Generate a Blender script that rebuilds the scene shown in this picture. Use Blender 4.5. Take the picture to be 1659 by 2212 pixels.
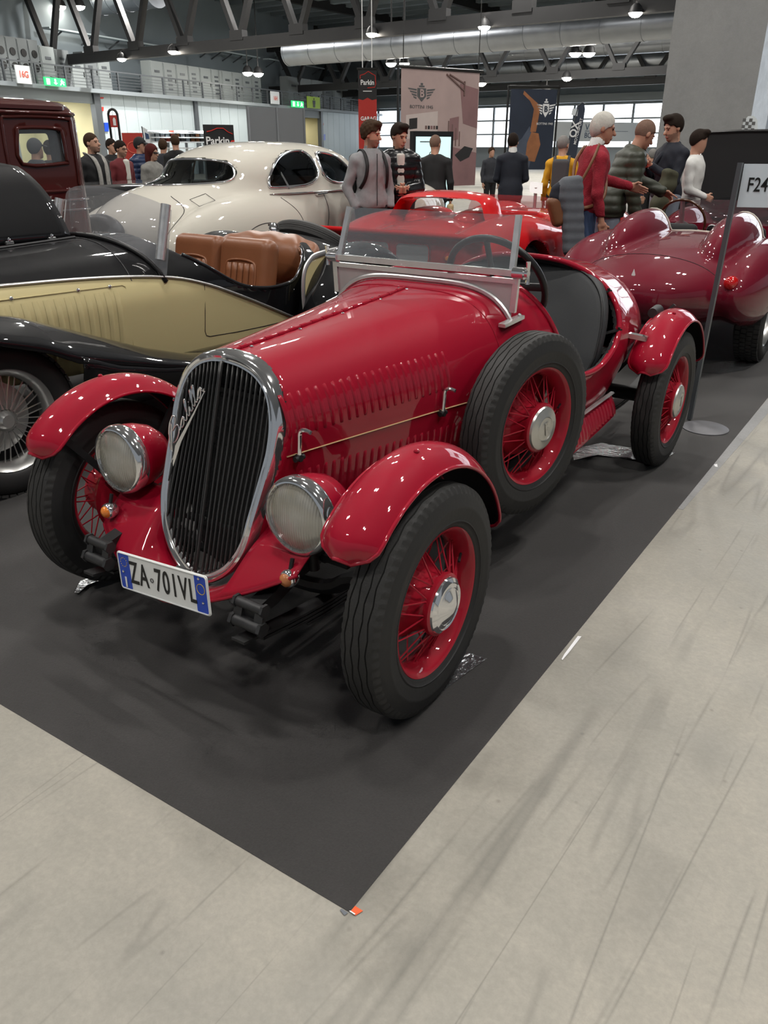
import bpy, math, random
import numpy as np
from mathutils import Vector, Matrix

for _o in list(bpy.data.objects):
    bpy.data.objects.remove(_o)
sc = bpy.context.scene
COL = sc.collection
random.seed(7)
PI = math.pi

# ------------------------------------------------------------------ camera
CAM_POS = (1.565, -1.449, 1.405)
CAM_PITCH, CAM_YAW, CAM_F = 25.0, -34.8, 1690.0
cam_data = bpy.data.cameras.new('camera')
cam_data.sensor_fit = 'HORIZONTAL'
cam_data.sensor_width = 36.0
cam_data.lens = 36.0 * CAM_F / 1659.0
cam_data.clip_end = 400
cam = bpy.data.objects.new('camera', cam_data)
COL.objects.link(cam)
cam.location = CAM_POS
cam.rotation_euler = (math.radians(90 - CAM_PITCH), 0, math.radians(-CAM_YAW))
sc.camera = cam

# ------------------------------------------------------------------ world
world = bpy.data.worlds.new('world')
sc.world = world
world.use_nodes = True
_bg = world.node_tree.nodes['Background']
_bg.inputs[0].default_value = (0.62, 0.68, 0.74, 1)
_bg.inputs[1].default_value = 0.3

# ------------------------------------------------------------------ overhead hall lights without fittings; the far ones are added to brighten the background
def disc_light(loc, power, size, target=None, color=(1, 0.965, 0.91)):
    ld = bpy.data.lights.new('hall_light', 'AREA')
    ld.shape = 'DISK'
    ld.size = size
    ld.energy = power
    ld.color = color
    o = bpy.data.objects.new('hall_light', ld)
    COL.objects.link(o)
    o.location = loc
    if target is not None:
        d = Vector(target) - Vector(loc)
        o.rotation_euler = d.to_track_quat('-Z', 'Y').to_euler()
    return o

LAMPS = []
for _x, _y, _p in [(-1.2, 0.6, 1.0), (3.6, 3.6, 1.3), (-6.0, -2.5, 1.0), (4.2, -3.6, 1.0), (-4.6, 6.2, 1.0),
                   (1.5, 9.0, 1.0), (-10.5, 3.0, 1.0), (-9.0, 11.0, 1.0), (-2.5, -7.0, .8), (-3.0, 15.0, 1.0), (8.0, 1.0, .8),
                   (-16.0, 16.0, 2.5), (-12.0, 24.0, 2.5), (-22.0, 26.0, 3.5), (-28.0, 18.0, 4.5), (-20.0, 6.0, 2.0), (-31.0, 27.0, 5.0), (-28.0, 37.0, 5.0), (-18.0, 42.0, 5.0), (-8.0, 36.0, 4.0), (-8.0, 50.0, 4.0)]:  # stronger far lights, added to lift the back of the hall
    for _dx in (-.38, .38):
        LAMPS.append((_x + _dx, _y, 8.6))
        disc_light((_x + _dx, _y, 8.6), 125 * _p, 0.34)

sc.view_settings.view_transform = 'Standard'
sc.view_settings.look = 'None'
sc.view_settings.gamma = 1.0
sc.view_settings.use_curve_mapping = False
sc.view_settings.exposure = 0.06
sc.cycles.use_denoising = True
sc.cycles.max_bounces = 5
sc.cycles.diffuse_bounces = 2
sc.cycles.glossy_bounces = 3
sc.cycles.transmission_bounces = 4
sc.cycles.transparent_max_bounces = 10
sc.cycles.use_adaptive_sampling = True
sc.cycles.adaptive_threshold = 0.06
sc.cycles.adaptive_min_samples = 12
sc.cycles.caustics_reflective = False
sc.cycles.caustics_refractive = False
sc.cycles.sample_clamp_indirect = 6.0

# ------------------------------------------------------------------ measuring helpers: a ray of the photo met with a real plane
_p, _a = math.radians(CAM_PITCH), math.radians(CAM_YAW)
_FW = Vector((math.sin(_a) * math.cos(_p), math.cos(_a) * math.cos(_p), -math.sin(_p)))
_RT = Vector((math.cos(_a), -math.sin(_a), 0))
_UP = _RT.cross(_FW)
_C = Vector(CAM_POS)
def _ray(px, py):
    return (px - 829.5) * _RT - (py - 1106) * _UP + CAM_F * _FW
def at_x(px, py, v):
    r = _ray(px, py); return _C + r * ((v - _C.x) / r.x)
def at_y(px, py, v):
    r = _ray(px, py); return _C + r * ((v - _C.y) / r.y)
def at_z(px, py, v=0.0):
    r = _ray(px, py); return _C + r * ((v - _C.z) / r.z)
def at_d(px, py, d):
    r = _ray(px, py); return _C + r * (d / math.hypot(r.x, r.y))
def at_pl(px, py, p0, n):
    r = _ray(px, py); n = Vector(n); return _C + r * ((Vector(p0) - _C).dot(n) / r.dot(n))

# ------------------------------------------------------------------ object helpers
def new_obj(name, data, parent=None, mat=None):
    o = bpy.data.objects.new(name, data)
    COL.objects.link(o)
    if parent is not None:
        o.parent = parent
    return o
def tag(o, label, cat, group=None):
    o['label'] = label; o['category'] = cat
    if group: o['group'] = group
    return o
def thing(name, label, cat, loc=(0, 0, 0), rz=0.0, group=None):
    o = bpy.data.objects.new(name, None)
    COL.objects.link(o)
    o.location = loc; o.rotation_euler = (0, 0, rz)
    o.empty_display_size = 0.1
    return tag(o, label, cat, group)
def struct_empty(name, loc=(0, 0, 0), rz=0.0):
    o = bpy.data.objects.new(name, None)
    COL.objects.link(o)
    o.location = loc; o.rotation_euler = (0, 0, rz)
    o['kind'] = 'structure'
    return o
def struct(o):
    o['kind'] = 'structure'
    return o
def dup(o, parent=None, loc=None, rot=None, scale=None):
    c = o.copy(); COL.objects.link(c); c.parent = parent
    if loc is not None: c.location = loc
    if rot is not None: c.rotation_euler = rot
    if scale is not None: c.scale = scale
    for ch in list(o.children):
        dup(ch, c)
    return c

def make_mesh(name, V, F, mats, parent=None, smooth=True, angle=38, fm=None, clean=False):
    me = bpy.data.meshes.new(name)
    me.from_pydata([tuple(v) for v in V], [], [tuple(int(i) for i in f) for f in F])
    if not isinstance(mats, (list, tuple)): mats = [mats]
    for m in mats:
        me.materials.append(M[m] if isinstance(m, str) else m)
    if fm is not None:
        me.polygons.foreach_set('material_index', list(fm))
    me.update()
    if smooth:
        me.polygons.foreach_set('use_smooth', [True] * len(me.polygons))
        if angle < 180:
            me.set_sharp_from_angle(angle=math.radians(angle))
    return new_obj(name, me, parent)

class MB:
    def __init__(s): s.V = []; s.F = []
    def add(s, V, F):
        b = len(s.V); s.V += [Vector(v) for v in V]; s.F += [tuple(i + b for i in f) for f in F]; return s
    def box(s, c, d, R=None, taper=1.0):
        hx, hy, hz = d[0] / 2, d[1] / 2, d[2] / 2
        P = [Vector((sx * hx * (taper if sz > 0 else 1), sy * hy * (taper if sz > 0 else 1), sz * hz)) for sz in (-1, 1) for sy in (-1, 1) for sx in (-1, 1)]
        if R is not None: P = [R @ p for p in P]
        c = Vector(c)
        return s.add([p + c for p in P], [(0, 2, 3, 1), (4, 5, 7, 6), (0, 1, 5, 4), (2, 6, 7, 3), (0, 4, 6, 2), (1, 3, 7, 5)])
    def bar(s, a, b, w, h, up=(0, 0, 1)):
        a, b = Vector(a), Vector(b); d = b - a; L = d.length; d.normalize()
        u = Vector(up); x = d.cross(u)
        if x.length < 1e-5: x = d.cross(Vector((0, 1, 0)))
        x.normalize(); u = x.cross(d)
        R = Matrix((x, d, u)).transposed()
        return s.box((a + b) / 2, (w, L, h), R)
    def ring(s, c, x, y, r, n, ry=None):
        c, x, y = Vector(c), Vector(x), Vector(y)
        ry = r if ry is None else ry
        return [c + x * (r * math.cos(2 * PI * k / n)) + y * (ry * math.sin(2 * PI * k / n)) for k in range(n)]
    def loft(s, rings, close=True, cap0=False, cap1=False, loop=False):
        n = len(rings[0]); V = [p for r in rings for p in r]; F = []
        m = len(rings)
        for i in range(m if loop else m - 1):
            a, b = i * n, ((i + 1) % m) * n
            for k in range(n if close else n - 1):
                k2 = (k + 1) % n
                F.append((a + k, a + k2, b + k2, b + k))
        if cap0: F.append(tuple(range(n - 1, -1, -1)))
        if cap1: F.append(tuple((m - 1) * n + k for k in range(n)))
        return s.add(V, F)
    def cyl(s, a, b, r0, r1=None, n=12, caps=True):
        a, b = Vector(a), Vector(b); r1 = r0 if r1 is None else r1
        x, y = frame(b - a)
        return s.loft([s.ring(a, x, y, r0, n), s.ring(b, x, y, r1, n)], True, caps, caps)
    def tube(s, path, r, n=8, closed=False, flat=None, up=None):
        P = [Vector(p) for p in path]; rings = []
        m = len(P); x = None
        for i in range(m):
            if closed: d = P[(i + 1) % m] - P[i - 1]
            else: d = P[min(i + 1, m - 1)] - P[max(i - 1, 0)]
            if d.length < 1e-9: d = Vector((0, 0, 1))
            d.normalize()
            if up is not None:
                x = d.cross(Vector(up)); x.normalize()
            elif x is None: x, _ = frame(d)
            else:
                x = x - d * x.dot(d)
                if x.length < 1e-6: x, _ = frame(d)
                x.normalize()
            y = d.cross(x)
            rr = r(i / max(m - 1, 1)) if callable(r) else r
            rings.append(s.ring(P[i], x, y, rr, n, rr * flat if flat else None))
        return s.loft(rings, True, not closed, not closed, closed)
    def lathe(s, prof, o=(0, 0, 0), axis=(0, 0, 1), n=32, a0=0.0, a1=2 * PI, cap=False):
        # prof: (radius, height along the axis)
        o = Vector(o); ax = Vector(axis).normalized(); x, y = frame(ax)
        full = abs(a1 - a0 - 2 * PI) < 1e-6; rings = []
        k = n if full else n + 1
        for j in range(k):
            t = a0 + (a1 - a0) * j / n
            d = x * math.cos(t) + y * math.sin(t)
            rings.append([o + d * r + ax * h for r, h in prof])
        V = [p for r in rings for p in r]; m = len(prof); F = []
        for j in range(n):
            a, b = j * m, ((j + 1) % k) * m
            for i in range(m - 1):
                F.append((a + i, b + i, b + i + 1, a + i + 1))
        return s.add(V, F)
    def poly(s, pts, thick=(0, 0, 0)):
        P = [Vector(p) for p in pts]; n = len(P); t = Vector(thick)
        if t.length < 1e-9: return s.add(P, [tuple(range(n))])
        V = P + [p + t for p in P]
        F = [tuple(range(n - 1, -1, -1)), tuple(range(n, 2 * n))] + [(k, (k + 1) % n, n + (k + 1) % n, n + k) for k in range(n)]
        return s.add(V, F)
    def ell(s, c, r, n=16, m=10, R=None):
        c = Vector(c); V = []; F = []
        for i in range(m + 1):
            ph = PI * i / m
            for k in range(n):
                t = 2 * PI * k / n
                p = Vector((r[0] * math.sin(ph) * math.cos(t), r[1] * math.sin(ph) * math.sin(t), r[2] * math.cos(ph)))
                if R is not None: p = R @ p
                V.append(c + p)
        for i in range(m):
            for k in range(n):
                k2 = (k + 1) % n
                F.append((i * n + k, (i + 1) * n + k, (i + 1) * n + k2, i * n + k2))
        return s.add(V, F)
    def grid(s, fn, nu, nv):
        V = [fn(i / nu, j / nv) for i in range(nu + 1) for j in range(nv + 1)]
        F = [(i * (nv + 1) + j, (i + 1) * (nv + 1) + j, (i + 1) * (nv + 1) + j + 1, i * (nv + 1) + j + 1) for i in range(nu) for j in range(nv)]
        return s.add(V, F)
    def xf(s, mat):
        s.V = [mat @ v for v in s.V]; return s
    def build(s, name, mat, parent=None, smooth=True, angle=38, thick=None):
        o = make_mesh(name, s.V, s.F, mat, parent, smooth, angle)
        if thick:
            md = o.modifiers.new('solid', 'SOLIDIFY'); md.thickness = thick; md.offset = -1
        return o
def frame(d):
    d = Vector(d).normalized()
    u = Vector((0, 0, 1)) if abs(d.z) < 0.9 else Vector((1, 0, 0))
    x = u.cross(d).normalized()
    return x, d.cross(x)
def lerp(a, b, t): return a + (b - a) * t
def interp(x, xs, ys): return float(np.interp(x, xs, ys))
def smooth_path(P, n=8, closed=False):
    P = [Vector(p) for p in P]; m = len(P); out = []
    for i in range(m if closed else m - 1):
        if closed: a, b, c, d = P[i - 1], P[i], P[(i + 1) % m], P[(i + 2) % m]
        else: a, b, c, d = P[max(i - 1, 0)], P[i], P[i + 1], P[min(i + 2, m - 1)]
        for k in range(n):
            t = k / n; t2, t3 = t * t, t * t * t
            out.append(0.5 * ((2 * b) + (c - a) * t + (2 * a - 5 * b + 4 * c - d) * t2 + (3 * b - a - 3 * c + d) * t3))
    if not closed: out.append(P[-1])
    return out

# ------------------------------------------------------------------ text
def text_mesh(s, size=1.0, bold=0.0, ext=0.0, align='CENTER', spacing=1.0, shear=0.0):
    cu = bpy.data.curves.new('lettering', 'FONT')
    cu.body = s; cu.size = size; cu.offset = bold; cu.extrude = ext
    cu.align_x = align; cu.align_y = 'CENTER'; cu.space_character = spacing; cu.shear = shear
    cu.resolution_u = 4
    t = bpy.data.objects.new('lettering', cu); COL.objects.link(t)
    dg = bpy.context.evaluated_depsgraph_get()
    me = bpy.data.meshes.new_from_object(t.evaluated_get(dg))
    bpy.data.objects.remove(t); bpy.data.curves.remove(cu)
    return me
def text(name, s, size, o, x, y, mat, parent=None, bold=0.0, ext=0.0005, align='CENTER', spacing=1.0, sx=1.0, shear=0.0):
    me = text_mesh(s, size, bold, ext, align, spacing, shear)
    x = Vector(x).normalized(); y = Vector(y).normalized(); z = x.cross(y)
    R = Matrix((x * sx, y, z)).transposed().to_4x4(); R.translation = Vector(o)
    me.transform(R)
    me.materials.clear(); me.materials.append(M[mat])
    return new_obj(name, me, parent)

# ------------------------------------------------------------------ implicit surfaces (numpy), meshed by surface nets
def nv(*a): return np.array(a, float)
def s_ell(P, c, r, R=None):
    q = P - nv(*c)
    if R is not None: q = q @ np.array(R)
    r = nv(*r); k0 = np.linalg.norm(q / r, axis=1); k1 = np.linalg.norm(q / (r * r), axis=1) + 1e-9
    return k0 * (k0 - 1) / k1
def s_sup(P, c, r, n=2.6):
    q = np.abs(P - nv(*c)) / nv(*r)
    k = (q ** n).sum(1) ** (1.0 / n)
    return (k - 1) * min(r)
def s_cap(P, a, b, ra, rb=None):
    a = nv(*a); b = nv(*b); rb = ra if rb is None else rb
    ba = b - a; pa = P - a
    h = np.clip((pa @ ba) / (ba @ ba + 1e-12), 0, 1)
    return np.linalg.norm(pa - h[:, None] * ba, axis=1) - (ra + (rb - ra) * h)
def s_box(P, c, half, r=0.0, R=None):
    q = P - nv(*c)
    if R is not None: q = q @ np.array(R)
    q = np.abs(q) - (nv(*half) - r)
    return np.linalg.norm(np.maximum(q, 0), axis=1) + np.minimum(q.max(1), 0) - r
def s_poly2(U, W, pts):
    n = len(pts); d = np.full(U.shape, 1e9); s = np.ones(U.shape)
    for i in range(n):
        ax, ay = pts[i]; bx, by = pts[i - 1]
        ex, ey = bx - ax, by - ay; wx, wy = U - ax, W - ay
        t = np.clip((wx * ex + wy * ey) / (ex * ex + ey * ey + 1e-12), 0, 1)
        d = np.minimum(d, (wx - ex * t) ** 2 + (wy - ey * t) ** 2)
        c1 = W >= ay; c2 = W < by; c3 = ex * wy > ey * wx
        s = np.where((c1 & c2 & c3) | (~c1 & ~c2 & ~c3), -s, s)
    return s * np.sqrt(d)
def smin(a, b, k):
    h = np.clip(0.5 + 0.5 * (b - a) / k, 0, 1)
    return b * (1 - h) + a * h - k * h * (1 - h)
def smax(a, b, k): return -smin(-a, -b, k)
def rotm(ax, deg): return np.array(Matrix.Rotation(math.radians(deg), 3, ax))
def surf_net(fn, lo, hi, h, proj=3):
    lo = nv(*lo); hi = nv(*hi); n = np.ceil((hi - lo) / h).astype(int) + 1
    ax = [lo[i] + h * np.arange(n[i]) for i in range(3)]
    st = 4
    cn = [int(math.ceil(k / st)) for k in n]
    ca = [lo[i] + h * (st * np.arange(cn[i]) + (st - 1) / 2) for i in range(3)]
    cv = fn(np.stack(np.meshgrid(*ca, indexing='ij'), -1).reshape(-1, 3)).reshape(cn)
    v = cv.repeat(st, 0).repeat(st, 1).repeat(st, 2)[:n[0], :n[1], :n[2]].copy()
    near = np.argwhere(np.abs(v) < st * h * 1.02)
    for k in range(0, len(near), 300000):
        q = near[k:k + 300000]
        v[tuple(q.T)] = fn(lo + q * h)
    v = v.reshape(n); ins = v < 0
    def sl(a, o): return a[o[0]:a.shape[0] - 1 + o[0], o[1]:a.shape[1] - 1 + o[1], o[2]:a.shape[2] - 1 + o[2]]
    cnt = sum(sl(ins, (i, j, k)).astype(np.int8) for i in (0, 1) for j in (0, 1) for k in (0, 1))
    act = (cnt > 0) & (cnt < 8); idx = np.full(act.shape, -1); I = np.argwhere(act); idx[act] = np.arange(len(I))
    acc = np.zeros((len(I), 3)); num = np.zeros(len(I))
    cs = [(i, j, k) for i in (0, 1) for j in (0, 1) for k in (0, 1)]
    val = {c: v[I[:, 0] + c[0], I[:, 1] + c[1], I[:, 2] + c[2]] for c in cs}
    for a in cs:
        for d in range(3):
            if a[d]: continue
            b = list(a); b[d] = 1; b = tuple(b)
            x = (val[a] < 0) != (val[b] < 0)
            t = np.where(x, val[a] / (val[a] - val[b] + 1e-30), 0)
            p = np.array(a, float)[None, :].repeat(len(I), 0); p[:, d] += t
            acc += p * x[:, None]; num += x
    V = lo + (I + acc / num[:, None]) * h
    F = []
    for d in range(3):
        e1, e2 = (d + 1) % 3, (d + 2) % 3
        o = [0, 0, 0]; o[d] = 1
        A = ins[tuple(slice(0, s - 1) if q == d else slice(1, s - 1) for q, s in enumerate(n))]
        B = ins[tuple(slice(1, s) if q == d else slice(1, s - 1) for q, s in enumerate(n))]
        E = np.argwhere(A != B)
        if len(E) == 0: continue
        fl = A[tuple(E.T)]
        E = E.copy(); E[:, e1] += 1; E[:, e2] += 1
        def cell(q1, q2):
            c = E.copy(); c[:, e1] += q1; c[:, e2] += q2
            return idx[tuple(c.T)]
        q = np.stack([cell(-1, -1), cell(0, -1), cell(0, 0), cell(-1, 0)], 1)
        q = np.where(fl[:, None], q, q[:, ::-1])
        F.append(q)
    F = np.concatenate(F)
    for _ in range(proj):
        g, f0 = grad(fn, V)
        V = V - np.clip(f0 / (np.linalg.norm(g, axis=1) + 1e-9), -h, h)[:, None] * g / (np.linalg.norm(g, axis=1, keepdims=True) + 1e-9) * 0.8
    return V, F
def grad(fn, V, e=1e-3):
    f0 = fn(V); g = np.zeros_like(V)
    for d in range(3):
        D = np.zeros(3); D[d] = e
        g[:, d] = (fn(V + D) - fn(V - D)) / (2 * e)
    return g, f0
def net_obj(name, fn, lo, hi, h, mats, parent=None, proj=3, angle=60, pick=None):
    V, F = surf_net(fn, lo, hi, h, proj)
    fm = None
    if pick is not None:
        fm = pick(V[F].mean(1)).astype(int)
    return make_mesh(name, V, F, mats, parent, True, angle, fm)
def cast_on(fn, p, d, far=4.0, off=0.0, steps=60):
    # march from p along d until the implicit surface
    p = nv(*p); d = nv(*d); d = d / np.linalg.norm(d); t = 0.0; last = 0.0
    for _ in range(steps):
        f = float(fn((p + d * t)[None])[0])
        if f < 5e-4: break
        last = t; t += max(f * 0.7, 5e-4)
        if t > far: return None
    g, _ = grad(fn, (p + d * t)[None]); g = g[0] / (np.linalg.norm(g[0]) + 1e-9)
    return Vector(p + d * t + g * off)
def cast_many(fn, P, d, far=4.0, off=0.0, steps=50):
    P = np.array([list(p) for p in P], float); d = nv(*d); d = d / np.linalg.norm(d); t = np.zeros(len(P))
    for _ in range(steps):
        f = fn(P + t[:, None] * d)
        t = np.minimum(t + np.where(f > 2e-4, np.clip(f * 0.7, -0.1, 0.4), f * .7), far)
    Q = P + t[:, None] * d
    g, _ = grad(fn, Q); g /= np.linalg.norm(g, axis=1, keepdims=True) + 1e-9
    return [Vector(q) for q in Q + g * off]
# ------------------------------------------------------------------ materials
M = {}
def mat(name, base, rough=0.5, metal=0.0, coat=0.0, var=0.0, vscale=20.0, bump=0.0, bscale=200.0, spec=0.5, emit=None, es=0.0, trans=0.0, ior=1.45, sheen=0.0, alpha=1.0, crough=0.03):
    m = bpy.data.materials.new(name); m.use_nodes = True
    nt = m.node_tree; b = nt.nodes['Principled BSDF']
    b.inputs['Base Color'].default_value = (*base, 1)
    b.inputs['Roughness'].default_value = rough
    b.inputs['Metallic'].default_value = metal
    b.inputs['Coat Weight'].default_value = coat
    b.inputs['Coat Roughness'].default_value = crough
    b.inputs['Specular IOR Level'].default_value = spec
    b.inputs['IOR'].default_value = ior
    b.inputs['Transmission Weight'].default_value = trans
    b.inputs['Sheen Weight'].default_value = sheen
    b.inputs['Alpha'].default_value = alpha
    if emit is not None:
        b.inputs['Emission Color'].default_value = (*emit, 1); b.inputs['Emission Strength'].default_value = es
    if var > 0:
        tc = nt.nodes.new('ShaderNodeTexCoord'); n = nt.nodes.new('ShaderNodeTexNoise')
        n.inputs['Scale'].default_value = vscale; n.inputs['Detail'].default_value = 5
        mx = nt.nodes.new('ShaderNodeMix'); mx.data_type = 'RGBA'
        mx.inputs[6].default_value = (*[c * (1 - var) for c in base], 1)
        mx.inputs[7].default_value = (*[min(c * (1 + var), 1) for c in base], 1)
        nt.links.new(tc.outputs['Object'], n.inputs['Vector'])
        nt.links.new(n.outputs['Fac'], mx.inputs[0]); nt.links.new(mx.outputs[2], b.inputs['Base Color'])
        rr = nt.nodes.new('ShaderNodeMapRange'); rr.inputs[3].default_value = max(rough - .08, 0.02); rr.inputs[4].default_value = min(rough + .08, 1)
        nt.links.new(n.outputs['Fac'], rr.inputs[0]); nt.links.new(rr.outputs[0], b.inputs['Roughness'])
    if bump > 0:
        tc2 = nt.nodes.new('ShaderNodeTexCoord'); n2 = nt.nodes.new('ShaderNodeTexNoise')
        n2.inputs['Scale'].default_value = bscale; n2.inputs['Detail'].default_value = 3
        bp = nt.nodes.new('ShaderNodeBump'); bp.inputs['Strength'].default_value = bump; bp.inputs['Distance'].default_value = 0.01
        nt.links.new(tc2.outputs['Object'], n2.inputs['Vector']); nt.links.new(n2.outputs['Fac'], bp.inputs['Height'])
        nt.links.new(bp.outputs[0], b.inputs['Normal'])
    M[name] = m
    return m
mat('red_paint', (0.30, 0.003, 0.019), 0.5, spec=0.12, coat=1.0, var=0.06, vscale=3)
mat('red_wheel', (0.33, 0.008, 0.022), 0.5, spec=0.12, coat=0.7)
mat('maroon_paint', (0.130, 0.005, 0.0165), 0.5, spec=0.12, coat=1.0)
mat('racer_red', (0.52, 0.006, 0.008), 0.5, spec=0.12, coat=1.0)
mat('black_paint', (0.004, 0.004, 0.005), 0.5, spec=0.12, coat=1.0)
mat('cream_paint', (0.60, 0.52, 0.28), 0.5, spec=0.12, coat=0.5)
mat('ivory_paint', (0.55, 0.525, 0.46), 0.5, spec=0.12, coat=1.0)
mat('brown_paint', (0.055, 0.009, 0.007), 0.5, spec=0.12, coat=1.0)
mat('chrome', (0.88, 0.88, 0.89), 0.08, 0.94)
mat('worn_chrome', (0.80, 0.80, 0.80), 0.24, 0.80, var=0.12, vscale=30)
mat('aluminium', (0.70, 0.70, 0.70), 0.32, 0.82, var=0.12, vscale=25)
mat('brushed_panel', (0.56, 0.54, 0.54), 0.42, 0.55, var=0.12, vscale=12)
mat('steel_dark', (0.05, 0.05, 0.052), 0.5, 0.6, var=0.2, vscale=30)
mat('bar_steel', (0.085, 0.085, 0.085), 0.4, 0.6)
mat('chassis', (0.010, 0.010, 0.011), 0.5, var=0.3, vscale=15)
mat('rubber', (0.016, 0.016, 0.0165), 0.56, var=0.25, vscale=9, bump=0.05, bscale=90)
mat('tread_rubber', (0.026, 0.0255, 0.025), 0.66, var=0.3, vscale=14, bump=0.12, bscale=160)
mat('black_plastic', (0.012, 0.012, 0.013), 0.4)
mat('matte_black', (0.008, 0.008, 0.009), 0.8)
mat('seat_grey', (0.030, 0.032, 0.035), 0.62, var=0.12, vscale=6, bump=0.06, bscale=300)
mat('seat_piping', (0.008, 0.008, 0.009), 0.5)
mat('brown_leather', (0.20, 0.075, 0.032), 0.42, var=0.15, vscale=5, bump=0.05, bscale=180)
mat('pinstripe', (0.62, 0.42, 0.22), 0.4)
mat('radiator', (0.006, 0.006, 0.0065), 0.6, bump=0.4, bscale=120)
mat('amber', (0.75, 0.22, 0.03), 0.15, coat=0.6)
mat('amber_dull', (0.48, 0.17, 0.06), 0.3, coat=0.4)
mat('red_lens', (0.42, 0.006, 0.006), 0.12, coat=1.0)
mat('reflector', (0.80, 0.78, 0.70), 0.25, 1.0)
mat('plate_white', (0.78, 0.79, 0.78), 0.35)
mat('plate_blue', (0.004, 0.055, 0.48), 0.3)
mat('ink_black', (0.006, 0.006, 0.006), 0.4)
mat('ink_yellow', (0.8, 0.55, 0.03), 0.4)
mat('white_paint', (0.80, 0.80, 0.80), 0.4)
mat('hub_alloy', (0.60, 0.59, 0.55), 0.33, 0.9, var=0.15, vscale=18)
mat('mesh_grey', (0.36, 0.365, 0.37), 0.6, 0.2, var=.2, vscale=120, bump=0.4, bscale=350)
mat('wire_alloy', (0.55, 0.55, 0.54), 0.3, 0.85)
mat('wood_rim', (0.06, 0.022, 0.008), 0.25, coat=0.8)
def glass(name, tint=(1, 1, 1), rough=0.0, mixv=0.9, haze=0.0):
    m = bpy.data.materials.new(name); m.use_nodes = True; nt = m.node_tree
    nt.nodes.clear()
    out = nt.nodes.new('ShaderNodeOutputMaterial'); mx = nt.nodes.new('ShaderNodeMixShader')
    tr = nt.nodes.new('ShaderNodeBsdfTransparent'); tr.inputs[0].default_value = (*tint, 1)
    gl = nt.nodes.new('ShaderNodeBsdfGlossy'); gl.inputs['Roughness'].default_value = rough; gl.inputs[0].default_value = (1, 1, 1, 1)
    fr = nt.nodes.new('ShaderNodeFresnel'); fr.inputs[0].default_value = 1.5
    mr = nt.nodes.new('ShaderNodeMapRange'); mr.inputs[1].default_value = 0; mr.inputs[2].default_value = 1; mr.inputs[3].default_value = 1 - mixv; mr.inputs[4].default_value = 1.0
    nt.links.new(fr.outputs[0], mr.inputs[0])
    nt.links.new(mr.outputs[0], mx.inputs[0]); nt.links.new(tr.outputs[0], mx.inputs[1]); nt.links.new(gl.outputs[0], mx.inputs[2]); nt.links.new(mx.outputs[0], out.inputs[0])
    if haze > 0:
        df = nt.nodes.new('ShaderNodeBsdfDiffuse'); df.inputs[0].default_value = (.75, .75, .77, 1); m2 = nt.nodes.new('ShaderNodeMixShader'); m2.inputs[0].default_value = haze
        nt.links.new(mx.outputs[0], m2.inputs[1]); nt.links.new(df.outputs[0], m2.inputs[2]); nt.links.new(m2.outputs[0], out.inputs[0])
    M[name] = m
glass('window_glass', (0.80, 0.83, 0.83), 0.0, 0.96, 0.05)  # faint diffuse veil paints a whitish reflection into the glass
glass('car_glass', (0.30, 0.33, 0.34), 0.0, 0.96)
glass('perspex', (0.72, 0.72, 0.75), 0.03, 0.92, 0.13)
# headlamp lens: clear ribbed glass
def lens_mat():
    m = bpy.data.materials.new('lens_glass'); m.use_nodes = True; nt = m.node_tree; b = nt.nodes['Principled BSDF']
    b.inputs['Base Color'].default_value = (0.62, 0.60, 0.53, 1); b.inputs['Roughness'].default_value = 0.12
    b.inputs['Transmission Weight'].default_value = 0.35; b.inputs['Coat Weight'].default_value = 1.0; b.inputs['Metallic'].default_value = 0.15
    tc = nt.nodes.new('ShaderNodeTexCoord'); w = nt.nodes.new('ShaderNodeTexWave'); w.bands_direction = 'X'
    w.inputs['Scale'].default_value = 42; w.inputs['Distortion'].default_value = 0.6; w.inputs['Detail'].default_value = 0
    bp = nt.nodes.new('ShaderNodeBump'); bp.inputs['Strength'].default_value = 0.35; bp.inputs['Distance'].default_value = 0.004
    nt.links.new(tc.outputs['Object'], w.inputs['Vector']); nt.links.new(w.outputs['Fac'], bp.inputs['Height']); nt.links.new(bp.outputs[0], b.inputs['Normal'])
    n = nt.nodes.new('ShaderNodeTexNoise'); n.inputs['Scale'].default_value = 9
    cr = nt.nodes.new('ShaderNodeValToRGB'); cr.color_ramp.elements[0].color = (0.38, 0.35, 0.27, 1); cr.color_ramp.elements[1].color = (0.60, 0.585, 0.53, 1)
    cr.color_ramp.elements[0].position = 0.3; cr.color_ramp.elements[1].position = 0.65
    nt.links.new(tc.outputs['Object'], n.inputs['Vector']); nt.links.new(n.outputs['Fac'], cr.inputs[0]); nt.links.new(cr.outputs[0], b.inputs['Base Color'])
    M['lens_glass'] = m
lens_mat()
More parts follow.
